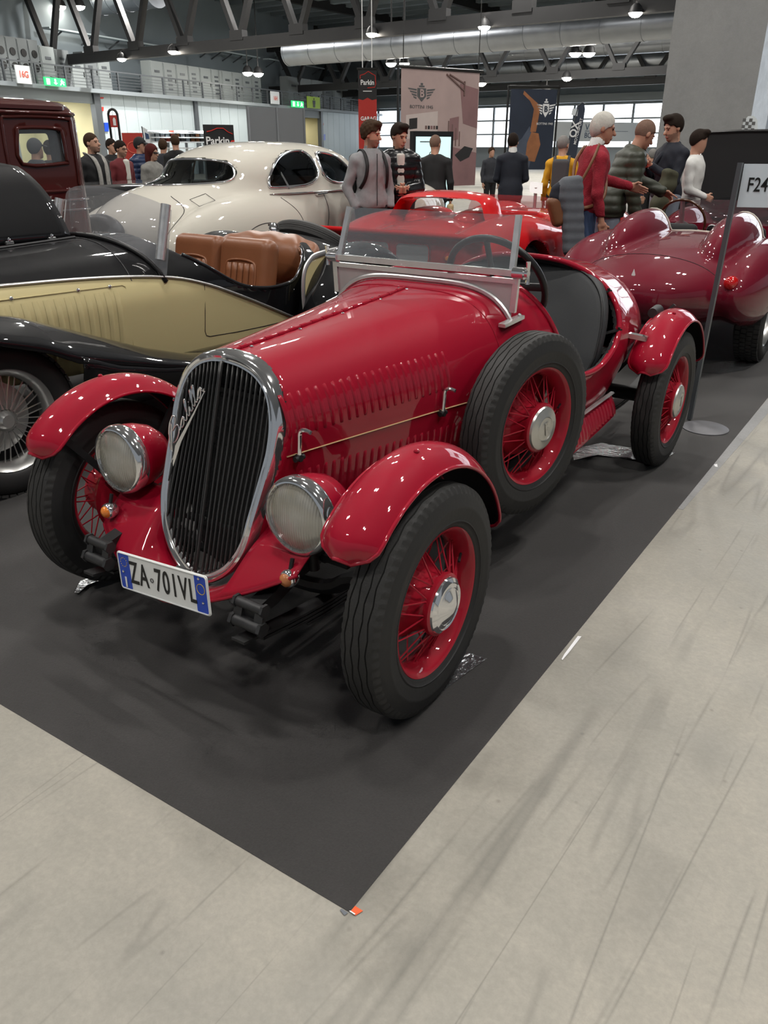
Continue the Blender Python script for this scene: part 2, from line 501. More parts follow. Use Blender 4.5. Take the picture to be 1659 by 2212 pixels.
def concrete(name, base, dark, seed=0.0, scratch=True):
    m = bpy.data.materials.new(name); m.use_nodes = True; nt = m.node_tree; b = nt.nodes['Principled BSDF']; L = nt.links.new; N = nt.nodes.new
    tc = N('ShaderNodeTexCoord')
    def noise(sc_, det=6, ro=0.6, dist=0.0):
        n = N('ShaderNodeTexNoise'); n.inputs['Scale'].default_value = sc_; n.inputs['Detail'].default_value = det; n.inputs['Roughness'].default_value = ro; n.inputs['Distortion'].default_value = dist
        L(tc.outputs['Object'], n.inputs['Vector']); return n
    def ramp(src, p0, p1, c0=(0, 0, 0, 1), c1=(1, 1, 1, 1)):
        r = N('ShaderNodeValToRGB'); r.color_ramp.elements[0].position = p0; r.color_ramp.elements[1].position = p1
        r.color_ramp.elements[0].color = c0; r.color_ramp.elements[1].color = c1; L(src, r.inputs[0]); return r
    def mix(fac, a, bcol, mode='MIX'):
        x = N('ShaderNodeMix'); x.data_type = 'RGBA'; x.blend_type = mode
        if isinstance(fac, float): x.inputs[0].default_value = fac
        else: L(fac, x.inputs[0])
        for s_, i in ((a, 6), (bcol, 7)):
            if isinstance(s_, tuple): x.inputs[i].default_value = s_
            else: L(s_, x.inputs[i])
        return x.outputs[2]
    big = ramp(noise(0.9, 3, 0.62).outputs['Fac'], 0.32, 0.68)
    med = ramp(noise(5.0, 5, 0.7, 0.6).outputs['Fac'], 0.35, 0.7)
    fine = ramp(noise(70, 2, 0.7).outputs['Fac'], 0.3, 0.75)
    c = mix(big.outputs[0], (*dark, 1), (*base, 1))
    c = mix(med.outputs[0], mix(0.34, c, (*[d * .72 for d in dark], 1)), c)
    c = mix(ramp(noise(16.0, 4, 0.75, 1.2).outputs['Fac'], 0.42, 0.62).outputs[0], mix(0.16, c, (.17, .175, .15, 1)), c)
    c = mix(fine.outputs[0], mix(0.20, c, (0.10, 0.10, 0.09, 1)), c)
    if scratch:
        # long trowel and tyre scratches: thin lines in several directions
        for k, (ang, scl, wd, st) in enumerate([(0.35, 3.0, 0.006, 0.5), (1.25, 2.2, 0.005, 0.5), (-0.75, 3.6, 0.007, 0.4), (2.2, 1.6, 0.004, 0.5), (0.10, 0.9, 0.030, 0.25), (-.25, 2.7, .006, .4), (.9, 5.5, .012, .3)]):
            mp = N('ShaderNodeMapping'); mp.inputs['Rotation'].default_value = (0, 0, ang); mp.inputs['Location'].default_value = (k * 3.3 + seed, k * 1.7, 0)
            mp.inputs['Scale'].default_value = (scl, scl * (0.035 if k % 3 else .07), 1)
            L(tc.outputs['Object'], mp.inputs['Vector'])
            n2 = N('ShaderNodeTexNoise'); n2.inputs['Scale'].default_value = 1.1; n2.inputs['Detail'].default_value = 1
            L(mp.outputs[0], n2.inputs['Vector'])
            sub = N('ShaderNodeMath'); sub.operation = 'SUBTRACT'; sub.inputs[1].default_value = 0.5; L(n2.outputs['Fac'], sub.inputs[0])
            ab = N('ShaderNodeMath'); ab.operation = 'ABSOLUTE'; L(sub.outputs[0], ab.inputs[0])
            r = ramp(ab.outputs[0], wd * 0.15, wd, (1, 1, 1, 1), (0, 0, 0, 1))
            msk = ramp(noise(1.1 + .3 * k, 1).outputs['Fac'], 0.50, 0.60)
            mm = N('ShaderNodeMath'); mm.operation = 'MULTIPLY'; L(r.outputs[0], mm.inputs[0]); L(msk.outputs[0], mm.inputs[1])
            m3 = N('ShaderNodeMath'); m3.operation = 'MULTIPLY'; L(mm.outputs[0], m3.inputs[0]); m3.inputs[1].default_value = st
            c = mix(m3.outputs[0], c, (0.12, 0.115, 0.10, 1))
        # small chips
        v = N('ShaderNodeTexVoronoi'); v.inputs['Scale'].default_value = 11.0; L(tc.outputs['Object'], v.inputs['Vector'])
        ch = ramp(v.outputs['Distance'], 0.03, 0.09, (1, 1, 1, 1), (0, 0, 0, 1))
        msk = ramp(noise(3.1, 2).outputs['Fac'], 0.50, 0.58)
        mm = N('ShaderNodeMath'); mm.operation = 'MULTIPLY'; L(ch.outputs[0], mm.inputs[0]); L(msk.outputs[0], mm.inputs[1])
        m3 = N('ShaderNodeMath'); m3.operation = 'MULTIPLY'; L(mm.outputs[0], m3.inputs[0]); m3.inputs[1].default_value = 0.45
        c = mix(m3.outputs[0], c, (0.10, 0.09, 0.08, 1))
    L(c, b.inputs['Base Color'])
    rr = N('ShaderNodeMapRange'); rr.inputs[3].default_value = 0.42; rr.inputs[4].default_value = 0.62; L(med.outputs[0], rr.inputs[0]); L(rr.outputs[0], b.inputs['Roughness'])
    bp = N('ShaderNodeBump'); bp.inputs['Strength'].default_value = 0.08; bp.inputs['Distance'].default_value = 0.01
    L(fine.outputs[0], bp.inputs['Height']); L(bp.outputs[0], b.inputs['Normal'])
    M[name] = m
concrete('concrete_floor', (0.395, 0.365, 0.31), (0.29, 0.275, 0.24))
concrete('concrete_wall', (0.30, 0.30, 0.30), (0.26, 0.26, 0.265), 5.0, False)
mat('carpet', (0.034, 0.0318, 0.0312), 0.95, var=0.35, vscale=170, bump=0.15, bscale=300, sheen=0.15)
mat('foot_grey', (0.13, 0.13, 0.14), 0.5, 0.4, var=0.25, vscale=14)
mat('foil', (0.42, 0.43, 0.45), 0.22, 0.9, bump=0.9, bscale=55)
mat('tape_orange', (0.75, 0.10, 0.02), 0.5)
mat('tape_white', (0.80, 0.80, 0.82), 0.5)
mat('tape_grey', (0.12, 0.13, 0.15), 0.5)
mat('panel_white', (0.44, 0.51, 0.54), 0.5, var=0.04, vscale=0.6)
mat('wall_bluegrey', (0.21, 0.25, 0.275), 0.7, var=0.1, vscale=1)
mat('ceiling_grey', (0.22, 0.24, 0.26), 0.8, var=0.15, vscale=0.5)
mat('truss_paint', (0.018, 0.018, 0.019), 0.55, var=0.15, vscale=3)
mat('slab_grey', (0.22, 0.25, 0.27), 0.6)
mat('rail_grey', (0.10, 0.11, 0.12), 0.45, 0.5)
mat('cabinet_white', (0.24, 0.265, 0.265), 0.5)
mat('cabinet_grey', (0.15, 0.165, 0.17), 0.5)
mat('duct_metal', (0.30, 0.32, 0.35), 0.32, 0.9, var=0.15, vscale=2)
mat('interior_yellow', (0.50, 0.46, 0.28), 0.7)
mat('lamp_glow', (1, 1, 1), 0.5, emit=(1, 0.93, 0.80), es=60.0)
mat('lamp_glow_cool', (1, 1, 1), 0.5, emit=(0.95, 0.97, 1.0), es=30.0)
mat('daylight_pane', (0.9, 0.93, 0.95), 0.3, emit=(0.86, 0.93, 1.0), es=2.6)
mat('screen_glow', (0.5, 0.6, 0.6), 0.3, emit=(0.58, 0.88, 0.87), es=0.85)
mat('exit_green', (0.02, 0.4, 0.12), 0.4, emit=(0.03, 0.75, 0.2), es=0.9)
mat('exit_white', (0.8, 0.9, 0.85), 0.4, emit=(0.85, 1.0, 0.92), es=1.0)
mat('sign_lime', (0.27, 0.42, 0.03), 0.5)
mat('sign_white', (0.62, 0.66, 0.68), 0.5)
mat('sign_pale', (0.58, 0.66, 0.72), 0.45)
mat('sign_red', (0.40, 0.03, 0.02), 0.5)
mat('ink_red', (0.60, 0.03, 0.02), 0.5)
mat('ink_coral', (0.62, 0.12, 0.08), 0.5)
mat('ink_navy', (0.03, 0.06, 0.13), 0.5)
mat('ink_white', (0.75, 0.75, 0.75), 0.5)
mat('ink_grey', (0.10, 0.10, 0.10), 0.5)
mat('banner_black', (0.010, 0.010, 0.011), 0.6)
mat('banner_red', (0.42, 0.022, 0.015), 0.6)
mat('partition_grey', (0.16, 0.17, 0.18), 0.7, var=0.05, vscale=3)
mat('partition_frame', (0.30, 0.31, 0.32), 0.4, 0.7)
# ================================================================== floor and carpet
fl = MB(); fl.poly([(-70, -16, 0), (30, -16, 0), (30, 75, 0), (-70, 75, 0)]); struct(fl.build('floor', 'concrete_floor', None, False))
cor = at_z(755, 1971); le = at_z(0, 1521); re_ = at_z(1659, 859)
dl = (le - cor).normalized(); dr = (re_ - cor).normalized()
cp_ = [cor, cor + dr * 11, cor + dr * 11 + dl * 9, cor + dl * 9]
cb = MB(); cb.poly([Vector((p.x, p.y, 0.0003)) for p in cp_], (0, 0, .0012))
struct(cb.build('floor_carpet', 'carpet', None, False))
# scraps of foil under the wheels, tape at the carpet corner
def scrap(name, pts, mat_, label, cat, z=.0019, wav=.003, group=None, n=3):
    P = [at_z(*q) for q in pts]; c = sum(P, Vector()) / len(P); rings = []
    for k in range(n + 1):
        t = k / n
        rings.append([Vector((lerp(c.x, p.x, t), lerp(c.y, p.y, t), z + wav * (0.5 + .5 * math.sin(17 * p.x + 23 * p.y + 5 * k)) * t)) for p in P])
    m_ = MB().loft(rings[1:], True); m_.add([Vector((c.x, c.y, z))] + rings[1], [(0, k + 1, (k + 1) % len(P) + 1) for k in range(len(P))])
    o = m_.build(name, mat_, None, angle=20)
    return tag(o, label, cat, group)
scrap('foil_sheet', [(975, 1408), (1000, 1409), (1053, 1424), (1010, 1455), (960, 1492), (912, 1518), (895, 1505), (880, 1470)], 'foil', 'crumpled silver foil sheet under the near front wheel of the red roadster', 'foil', group='foil sheets under the wheels')
scrap('foil_sheet', [(1232, 972), (1300, 958), (1400, 975), (1380, 998), (1340, 990), (1290, 988), (1240, 995)], 'foil', 'crumpled silver foil strip lying under the flank of the red roadster', 'foil', wav=.012, group='foil sheets under the wheels')
scrap('foil_sheet', [(1380, 995), (1440, 975), (1459, 979), (1420, 1004), (1398, 1009)], 'foil', 'small silver foil corner under the near rear wheel of the red roadster', 'foil', group='foil sheets under the wheels')
scrap('foil_sheet', [(1500, 790), (1560, 782), (1650, 778), (1610, 800), (1560, 808), (1515, 806)], 'foil', 'silver foil sheet under the tyre of the maroon racing car', 'foil', group='foil sheets under the wheels')
scrap('foil_sheet', [(162, 1285), (175, 1260), (205, 1250), (215, 1258), (190, 1270), (170, 1288)], 'foil', 'torn foil strip poking out below the far front wheel of the red roadster', 'foil', wav=.01, group='foil sheets under the wheels')
scrap('foil_sheet', [(88, 845), (128, 832), (150, 850), (120, 868), (85, 868)], 'foil', 'silver foil sheet beside the wire wheel of the black roadster', 'foil', group='foil sheets under the wheels')
scrap('tape_piece', [(767, 1958), (784, 1969), (768, 1979), (757, 1970)], 'tape_orange', 'small orange tape square at the front corner of the carpet', 'tape', wav=.001)
scrap('tape_piece', [(734, 1967), (738, 1964), (752, 1973), (744, 1979)], 'tape_grey', 'small grey tape scrap at the front corner of the carpet', 'tape', wav=.001)
scrap('tape_piece', [(754, 1971), (757, 1970), (768, 1977), (766, 1979)], 'tape_white', 'tiny white tape strip at the front corner of the carpet', 'tape', z=.0042, wav=.001)
scrap('tape_piece', [(1248, 1375), (1256, 1376), (1231, 1408), (1215, 1427), (1213, 1425), (1219, 1414)], 'tape_white', 'white tape strip stuck on the concrete beside the carpet edge', 'tape', wav=.001)
scrap('tape_piece', [(1542, 1004), (1549, 1003), (1550, 1010), (1544, 1009)], 'tape_white', 'tiny white paper scrap on the carpet edge near the rear wheel', 'tape', wav=.001)
eb_ = MB()
e0, e1 = at_z(1460, 1098), at_z(1700, 812); nrm = Vector((dr.y, -dr.x, 0))
MB().poly([Vector((e0.x, e0.y, .0004)), Vector((e1.x, e1.y, .0004)), Vector((e1.x, e1.y, .0004)) + nrm * .075, Vector((e0.x, e0.y, .0004)) + nrm * .03], (0, 0, .0006)).build('tape_strip', 'concrete_wall', None, False)
tag(bpy.data.objects['tape_strip'], 'pale grey tape strip running along the right carpet edge', 'tape')

# ================================================================== hall shell
ZS = 3.75; ST = .17
WA, WBp = at_z(210, 202, ZS), at_z(830, 252, ZS)
we = (WBp - WA).normalized(); wn = Vector((we.y, -we.x, 0))
if wn.dot(_C - WA) < 0: wn = -wn
def wp(px, py, off=0.0): return at_pl(px, py, WA + wn * off, wn)
def ws_(px, py=240, off=0.0): return (wp(px, py, off) - WA).dot(we)
def W(s, z, off=0.0): q = WA + we * s + wn * off; return Vector((q.x, q.y, z))
def wbox(s0, s1, z0, z1, off, dep): return MB().poly([W(s0, z0, off), W(s1, z0, off), W(s1, z1, off), W(s0, z1, off)], wn * -dep)
sD0, sD1, sE0, sE1 = ws_(30), ws_(203), ws_(657), ws_(690)
sL, sR = ws_(-60), ws_(1060)
wl = struct_empty('wall_left')
wbox(sL, sD0, 0, ZS, 0, .25).build('panel', 'slab_grey', wl, False)
wbox(sD0, sD1, 3.30, ZS, 0, .25).build('door_lintel', 'slab_grey', wl, False)
wbox(sE0, sE1, 3.30, ZS, 0, .25).build('door_lintel', 'slab_grey', wl, False)
def panels(s0, s1, w_):
    n = max(1, round((s1 - s0) / w_)); proto = None
    for k in range(n):
        a, b_ = s0 + (s1 - s0) * k / n + .012, s0 + (s1 - s0) * (k + 1) / n - .012
        wbox(a, b_, 0, ZS, 0, .12).build('panel', 'panel_white', wl, False)
panels(sD1 + .35, sE0, .95); panels(sE1 + .3, sR, .95)
for s0, s1 in ((sD1 + .33, sE0), (sE1 + .28, sR)):
    wbox(s0, s1, 0, ZS, -.125, .05).build('wall_backing', 'slab_grey', wl, False)
for px_, w_ in ((203, .42), (418, .30), (690, .30), (890, .30)):
    s0 = ws_(px_); wbox(s0, s0 + w_, 0, ZS + .02, .12, .3).build('column', 'rail_grey', wl, False)
# yellow rooms behind the openings
for s0, s1 in ((sD0, sD1), (sE0, sE1)):
    wbox(s0 - .5, s1 + .5, 0, 3.6, -4.2, .1).build('room_wall', 'interior_yellow', wl, False)
    MB().poly([W(s0 - .2, 0, -.25), W(s0 - .2, 0, -4.2), W(s0 - .2, 3.5, -4.2), W(s0 - .2, 3.5, -.25)], we * -.05).build('room_wall', 'interior_yellow', wl, False)
    MB().poly([W(s1 + .2, 0, -.25), W(s1 + .2, 0, -4.2), W(s1 + .2, 3.5, -4.2), W(s1 + .2, 3.5, -.25)], we * .05).build('room_wall', 'interior_yellow', wl, False)
    MB().poly([W(s0 - .5, 3.45, -.25), W(s1 + .5, 3.45, -.25), W(s1 + .5, 3.45, -4.2), W(s0 - .5, 3.45, -4.2)], (0, 0, .06)).build('room_ceiling', 'slab_grey', wl, False)
for k, (t_, o_) in enumerate(((.22, -1.2), (.22, -2.8), (.5, -1.2), (.5, -2.8), (.74, -2.0))):
    q = W(lerp(sD0, sD1, t_), 3.395, o_)
    tag(MB().lathe([(0, 0), (.42, 0), (.44, .03), (.40, .055)], q, (0, 0, 1), 16).build('room_lamp', 'lamp_glow_cool', None), ('left front', 'left rear', 'middle front', 'middle rear', 'right')[k] + ' oval ceiling lamp glowing inside the yellow doorway', 'lamp', 'ceiling lamps inside the yellow doorway')
for s0 in ((sD0 + sD1) / 2, (sE0 + sE1) / 2): disc_light(W(s0, 3.35, -2.0), 60, .9, W(s0, 0, -2.0), (1, .93, .75))
# mezzanine slab, back wall, railing
struct(wbox(sL, sR, ZS, ZS + ST, .35, 4.6).build('trim_2', 'slab_grey', None, False))
struct(wbox(sL, sR, ZS + ST, 10.2, -4.0, .2).build('wall_upper', 'wall_bluegrey', None, False))
rail = struct_empty('trim_1')
MB().bar(W(sL, ZS + .98, .25), W(sR, ZS + .98, .25), .06, .06).build('handrail', 'rail_grey', rail, False)
for z in (.30, .43, .56, .69, .82):
    MB().bar(W(sL, ZS + z, .25), W(sR, ZS + z, .25), .02, .02).build('rail_wire', 'rail_grey', rail, False)
k = 0; s0 = sL
pp = None
while s0 < sR:
    if pp is None:
        pp = MB().box((0, 0, .40), (.08, .08, .82)).build('rail_post', 'rail_grey', rail, False); o = pp
    else:
        o = pp.copy(); COL.objects.link(o)
    o.location = W(s0, ZS + ST, .25); o.rotation_euler = (0, 0, math.atan2(we.y, we.x)); s0 += 1.75
# electrical cabinets on the mezzanine
def cabinet(s0, s1, h_, off, mat_, kind, label):
    t = thing('electrical_cabinet', label, 'cabinet', W((s0 + s1) / 2, ZS + ST, off), math.atan2(we.y, we.x), 'electrical cabinets on the mezzanine')
    w_ = (s1 - s0) * .97; sgn = -1 if wn.dot(Vector((-we.y, we.x, 0))) < 0 else 1
    b = MB(); b.box((0, 0, h_ / 2), (w_, .6, h_)); b.build('body', mat_, t, False)
    b = MB(); b.box((0, sgn * .31, h_ / 2), (w_ * .9, .03, h_ * .94)); d = b.build('door', mat_, t, False)
    MB().box((w_ * .38, sgn * .34, h_ * .5), (.03, .04, .22)).build('handle', 'ink_black', d, False)
    if kind == 1:
        for q in range(5): MB().box((-.05, sgn * .33, h_ * (.25 + .13 * q)), (w_ * .34, .02, .10)).build('meter', 'rail_grey', d, False)
    elif kind == 2:
        for q in range(2): MB().cyl((0, sgn * .30, h_ * (.40 + .3 * q)), (0, sgn * .36, h_ * (.40 + .3 * q)), w_ * .26, n=16).build('fan', 'ink_black', d)
    else:
        MB().box((0, sgn * .33, h_ * .72), (w_ * .4, .02, .12)).build('meter', 'rail_grey', d, False)
    return t
names = ['first', 'second', 'third', 'fourth', 'fifth', 'sixth', 'seventh', 'eighth', 'ninth', 'tenth']
off = -1.6
def ctop(px, py): return wp(px, py, off).z - (ZS + ST)
a, b_ = ws_(316, 170, off), ws_(556, 190, off)
for k in range(10):
    cabinet(lerp(a, b_, k / 10), lerp(a, b_, (k + 1) / 10), lerp(ctop(316, 133), ctop(556, 163), .5), off, 'cabinet_white', 1 if k % 2 else 0, f'{names[k]} from left in the long row of pale cabinets behind the railing')
a, b_ = ws_(80, 150, off), ws_(228, 150, off)
for k in range(5):
    cabinet(lerp(a, b_, k / 5), lerp(a, b_, (k + 1) / 5), ctop(150, 112) + (.05, .0, -.25, .05, -.1)[k], off, 'cabinet_white' if k in (0, 2, 4) else 'cabinet_grey', k % 2, f'{names[k]} cabinet from left in the short group above the yellow doorway')
a, b_ = ws_(-20, 120, off), ws_(74, 120, off)
for k in range(4):
    cabinet(lerp(a, b_, k / 4), lerp(a, b_, (k + 1) / 4), ctop(40, 84), off, 'cabinet_grey', 2, f'{names[k]} grey fan cabinet from left at the far left of the mezzanine')
a, b_ = ws_(612, 180, off), ws_(775, 200, off)
for k in range(7):
    cabinet(lerp(a, b_, k / 7), lerp(a, b_, (k + 1) / 7), ctop(690, 176), off, 'cabinet_white' if k % 3 else 'cabinet_grey', k % 2, f'{names[k]} pale cabinet from left in the row behind the lime sign')
# cable trays
for (p0, p1, lab) in (((100, 72), (385, 98), 'longest one at left'), ((440, 108), (555, 122), 'middle one'), ((575, 134), (735, 150), 'nearest the hanging banner')):
    z = (wp(*p0, -3.2).z + wp(*p1, -3.2).z) / 2; s0, s1 = ws_(p0[0], p0[1], -3.2), ws_(p1[0], p1[1], -3.2)
    t = thing('cable_tray', 'pale cable tray fixed along the upper mezzanine wall, ' + lab, 'cable tray')
    MB().bar(W(s0, z, -3.2), W(s1, z, -3.2), .5, .07).build('tray', 'panel_white', t, False)
    for k in range(5):
        sx = lerp(s0, s1, (k + .5) / 5); MB().bar(W(sx, z - .05, -3.2), W(sx, z - .4, -3.95), .06, .06).build('tray_bracket', 'rail_grey', t, False)
# back wall with its windows
YB = 58.0
bw = struct_empty('wall_back')
zt_, zb_ = at_y(1300, 224, YB).z, at_y(1300, 306, YB).z
MB().box((-22, YB + .6, zt_ + 3.2), (76, .4, 6.4)).build('upper_wall', 'wall_bluegrey', bw, False)
MB().box((-22, YB + .6, zb_ / 2 - .2), (76, .4, zb_ - .4)).build('lower_wall', 'slab_grey', bw, False)
xa, xb = at_y(640, 260, YB).x, at_y(1500, 260, YB).x
nW = 16
win = struct_empty('window_1')
for k in range(nW):
    x0, x1 = lerp(xa, xb, k / nW), lerp(xa, xb, (k + 1) / nW)
    for j in range(3):
        z0, z1 = lerp(zb_ - .4, zt_, j / 3), lerp(zb_ - .4, zt_, (j + 1) / 3)
        MB().box(((x0 + x1) / 2, YB + .5, (z0 + z1) / 2), (x1 - x0 - .10, .03, z1 - z0 - .08)).build('pane', 'daylight_pane', win, False)
    MB().box((x1, YB + .45, (zt_ + zb_) / 2), (.14, .2, zt_ - zb_ + .9)).build('mullion', 'slab_grey', win, False)
for j in range(4): MB().box(((xa + xb) / 2, YB + .45, lerp(zb_ - .4, zt_, j / 3)), (xb - xa, .16, .10)).build('transom', 'slab_grey', win, False)
MB().box(((xa + xb) / 2, YB - .2, zt_ + .35), (xb - xa, .6, .5)).build('window_header', 'slab_grey', win, False)
# right wall: concrete pier and glazed strip beyond it
YC = 20.0
c0, c1 = at_y(1427, 250, YC).x, at_y(1622, 255, YC).x
pier = struct(MB().box(((c0 + c1) / 2, YC + .9, 4.2), (c1 - c0, 1.8, 8.4)).build('wall_right', 'concrete_wall', None, False))
win2 = struct_empty('window_2')
for k in range(4):
    x0 = c1 + .25 + k * 1.6
    for j in range(3): MB().box((x0 + .8, YC + 3, .9 + j * 2.2 + 1.1), (1.5, .04, 2.1)).build('pane', 'daylight_pane', win2, False)
    MB().box((x0, YC + 2.95, 4), (.12, .2, 8)).build('mullion', 'sign_white', win2, False)
# ceiling
ce = struct_empty('ceiling')
MB().poly([(-70, -16, 10.2), (-70, 75, 10.2), (30, 75, 10.2), (30, -16, 10.2)], (0, 0, .2)).build('deck', 'ceiling_grey', ce, False)
for k in range(22):
    y = 26 + 1.7 * k
    MB().box((-20, y, 10.05), (100, .45, .28)).build('rib', 'wall_bluegrey', ce, False)
for k in range(8):
    x = -52 + 8 * k
    MB().box((x, 40, 9.8), (.35, 60, .5)).build('purlin', 'truss_paint', ce, False)
# roof trusses
ZT = 5.2
def truss(y, x0, x1, nodes, label, dz=2.9):
    t = thing('roof_truss', label, 'truss', (0, y, 0))
    MB().box(((x0 + x1) / 2, 0, ZT), (x1 - x0, .30, .42)).build('lower_chord', 'truss_paint', t, False)
    MB().box(((x0 + x1) / 2, 0, ZT + dz), (x1 - x0, .3, .4)).build('upper_chord', 'truss_paint', t, False)
    for i, x in enumerate(nodes):
        w_ = (nodes[1] - nodes[0]) * .5
        for sx in (-1, 1): MB().bar((x + sx * .06, 0, ZT + .1), (x + sx * w_ * .82, 0, ZT + dz), .20, .26, up=(0, 1, 0)).build('diagonal', 'truss_paint', t, False)
        MB().box((x, -.02, ZT + .28), (.7, .32, .35)).build('gusset', 'truss_paint', t, False)
    return t
y1 = at_z(830, 65, ZT).y
na, nb_ = at_y(112, 130, y1).x, at_y(1132, 25, y1).x
truss(y1, na - 2.2, 14, [na + (nb_ - na) * k / 8 for k in range(15)], 'nearest dark steel roof truss spanning the top of the hall')
y2 = at_z(1030, 172, ZT).y
na, nb_ = at_y(637, 185, y2).x, at_y(1337, 158, y2).x
truss(y2, na - 3, 6, [na + (nb_ - na) * k / 6 for k in range(10)], 'second dark steel roof truss, behind the silver ducts', 2.6)
y3 = y2 + 7.0
truss(y3, -46, 2, [-44 + 3.9 * k for k in range(12)], 'farthest roof truss, just in front of the bright windows', 2.4)
# ducts
def duct(a, b, r, label):
    a, b = Vector(a), Vector(b); t = thing('air_duct', label, 'duct'); n = max(4, int((b - a).length / 1.6))
    MB().cyl(a, b, r, n=24).build('pipe', 'duct_metal', t, angle=60)
    pr = None
    for k in range(n + 1):
        q = a.lerp(b, k / n); d = (b - a).normalized()
        if pr is None:
            pr = MB().cyl(-d * .04, d * .04, r * 1.025, n=24).build('joint_ring', 'duct_metal', t, angle=60); o = pr
        else: o = pr.copy(); COL.objects.link(o)
        o.location = q
    return t
yd = (y1 + y2) / 2 - 3
a, b_ = at_y(625, 112, yd), at_y(1500, 44, yd)
duct((a.x, yd, (a.z + b_.z) / 2), (b_.x + 8, yd, (a.z + b_.z) / 2), .60, 'large silver air duct running above the printed banners')
yd2 = y2 + 2
a, b_ = at_y(930, 118, yd2), at_y(1450, 88, yd2)
duct((a.x - 3, yd2, (a.z + b_.z) / 2), (b_.x + 8, yd2, (a.z + b_.z) / 2), .62, 'silver air duct just behind the second truss')
a, b_ = at_y(930, 150, yd2 + 6), at_y(1450, 132, yd2 + 6)
duct((a.x - 2, yd2 + 6, (a.z + b_.z) / 2), (b_.x + 8, yd2 + 6, (a.z + b_.z) / 2), .85, 'lowest silver air duct above the bright windows')
a, b_ = at_y(0, 22, y1 + 4), at_y(340, 8, y1 + 4)
duct((-37.5, y1 + 4, (a.z + b_.z) / 2 + .2), (b_.x, y1 + 4, (a.z + b_.z) / 2 + .2), .75, 'silver air duct at the top left above the cabinets')
# lamps on the trusses and hanging in pairs
def flood(p, r, label, rod=0.0, up=False):
    t = thing('flood_lamp', label, 'lamp', p, 0, 'flood lamps of the hall')
    MB().lathe([(r * .4, .30 * r / .25), (r * .8, .20 * r / .25), (r * 1.05, 0.0)][::-1], (0, 0, 0), (0, 0, 1), 18).build('shade', 'truss_paint', t, angle=60)
    MB().lathe([(0, -r * .62), (r * .5, -r * .52), (r * .85, -r * .28), (r * 1.0, .0)][::-1], (0, 0, 0), (0, 0, 1), 18).build('bulb', 'lamp_glow', t)
    if rod: MB().cyl((0, 0, .2), (0, 0, rod), .03, n=6).build('rod', 'truss_paint', t)
where = {0: 'under the nearest truss at its left end', 1: 'under the nearest truss, second from the left', 2: 'under the nearest truss above the red banner', 3: 'under the nearest truss above the dark printed banner', 4: 'under the nearest truss beside the concrete pier'}
for k, (x, y) in enumerate(((263, 127), (373, 111), (803, 73), (1046, 58), (1373, 28))):
    q = at_y(x, y, y1 - .3); flood(q, .20, 'small bright flood lamp ' + where[k], .3)
for k, (x, y) in enumerate(((1225, 168), (1040, 180), (1180, 199))):
    q = at_y(x, y, y2 - .05); flood(q, .30, 'small bright flood lamp ' + ('under the second truss at right', 'under the second truss beside the pink banner', 'low below the second truss near the windows')[k], (.3, .5, 1.4)[k])
for k, (xa_, ya_, xb2, yb2, yy, rr_) in enumerate(((130, 14, 171, 14, y1 + 2, .28), (535, 157, 558, 159, y1 + 12, .3), (845, 137, 873, 137, y1 + 9, .26), (1243, 115, 1272, 115, y1 + 9, .26))):
    for j, (x, y) in enumerate(((xa_, ya_), (xb2, yb2))):
        q = at_y(x, y, yy)
        flood(q, rr_, ('left' if j == 0 else 'right') + ' lamp of the hanging pair ' + ('at the top left corner', 'in front of the long cabinet row', 'above the pink printed banner', 'above the second truss at right')[k], 10.15 - q.z)
# ================================================================== wheels
def build_tyre_meshes():
    R = 0.32; n = 288
    cut = [-0.030, -0.0105, 0.0105, 0.030]
    def zig(j, k):
        t = (j % 12) / 12.0
        return (abs(t - 0.5) * 4 - 1) * 0.0022 * (1 if k % 2 else -1)
    rows = []
    for j in range(n):
        a = 2 * PI * j / n; row = []
        tooth = 0.0035 if j % 4 < 2 else 0.0
        row.append((0.296, -0.0535 - 0)); row.append((0.303, -0.0525 + tooth)); row.append((0.311, -0.0475 + tooth)); row.append((0.3155, -0.043))
        for k, g in enumerate(cut):
            z = g + zig(j, k); rt = R - 22 * (z * z) * 0.05
            row += [(rt, z - 0.0021), (rt - 0.006, z - 0.0011), (rt - 0.006, z + 0.0011), (rt, z + 0.0021)]
        row.append((0.3155, 0.043)); row.append((0.311, 0.0475 - tooth)); row.append((0.303, 0.0525 - tooth)); row.append((0.296, 0.0535))
        rows.append([Vector((h, r * math.cos(a), r * math.sin(a))) for r, h in row])
    tread = MB().loft(rows, False, loop=True)
    tread.F = [f[::-1] for f in tread.F]
    side = [(0.200, 0.038), (0.206, 0.047), (0.214, 0.0515), (0.222, 0.0545), (0.2235, 0.0575), (0.226, 0.0575), (0.2275, 0.056), (0.240, 0.0595), (0.258, 0.0605), (0.262, 0.062), (0.266, 0.0605), (0.280, 0.0585), (0.296, 0.0535)]
    wall = MB()
    wall.lathe(side, axis=(1, 0, 0), n=96)
    wall.lathe([(r, -h) for r, h in side][::-1], axis=(1, 0, 0), n=96)
    return wall, tread
WALL, TREAD = build_tyre_meshes()
RIM = MB().lathe([(0.207, -0.047), (0.2075, -0.043), (0.200, -0.040), (0.186, -0.030), (0.176, -0.012), (0.176, 0.006), (0.186, 0.024), (0.192, 0.038), (0.200, 0.046), (0.206, 0.0485), (0.2085, 0.046), (0.2075, 0.040), (0.2, 0.036), (0.194, 0.024), (0.186, 0.0), (0.194, -0.024), (0.2, -0.036), (0.207, -0.047)][::-1], axis=(1, 0, 0), n=72)
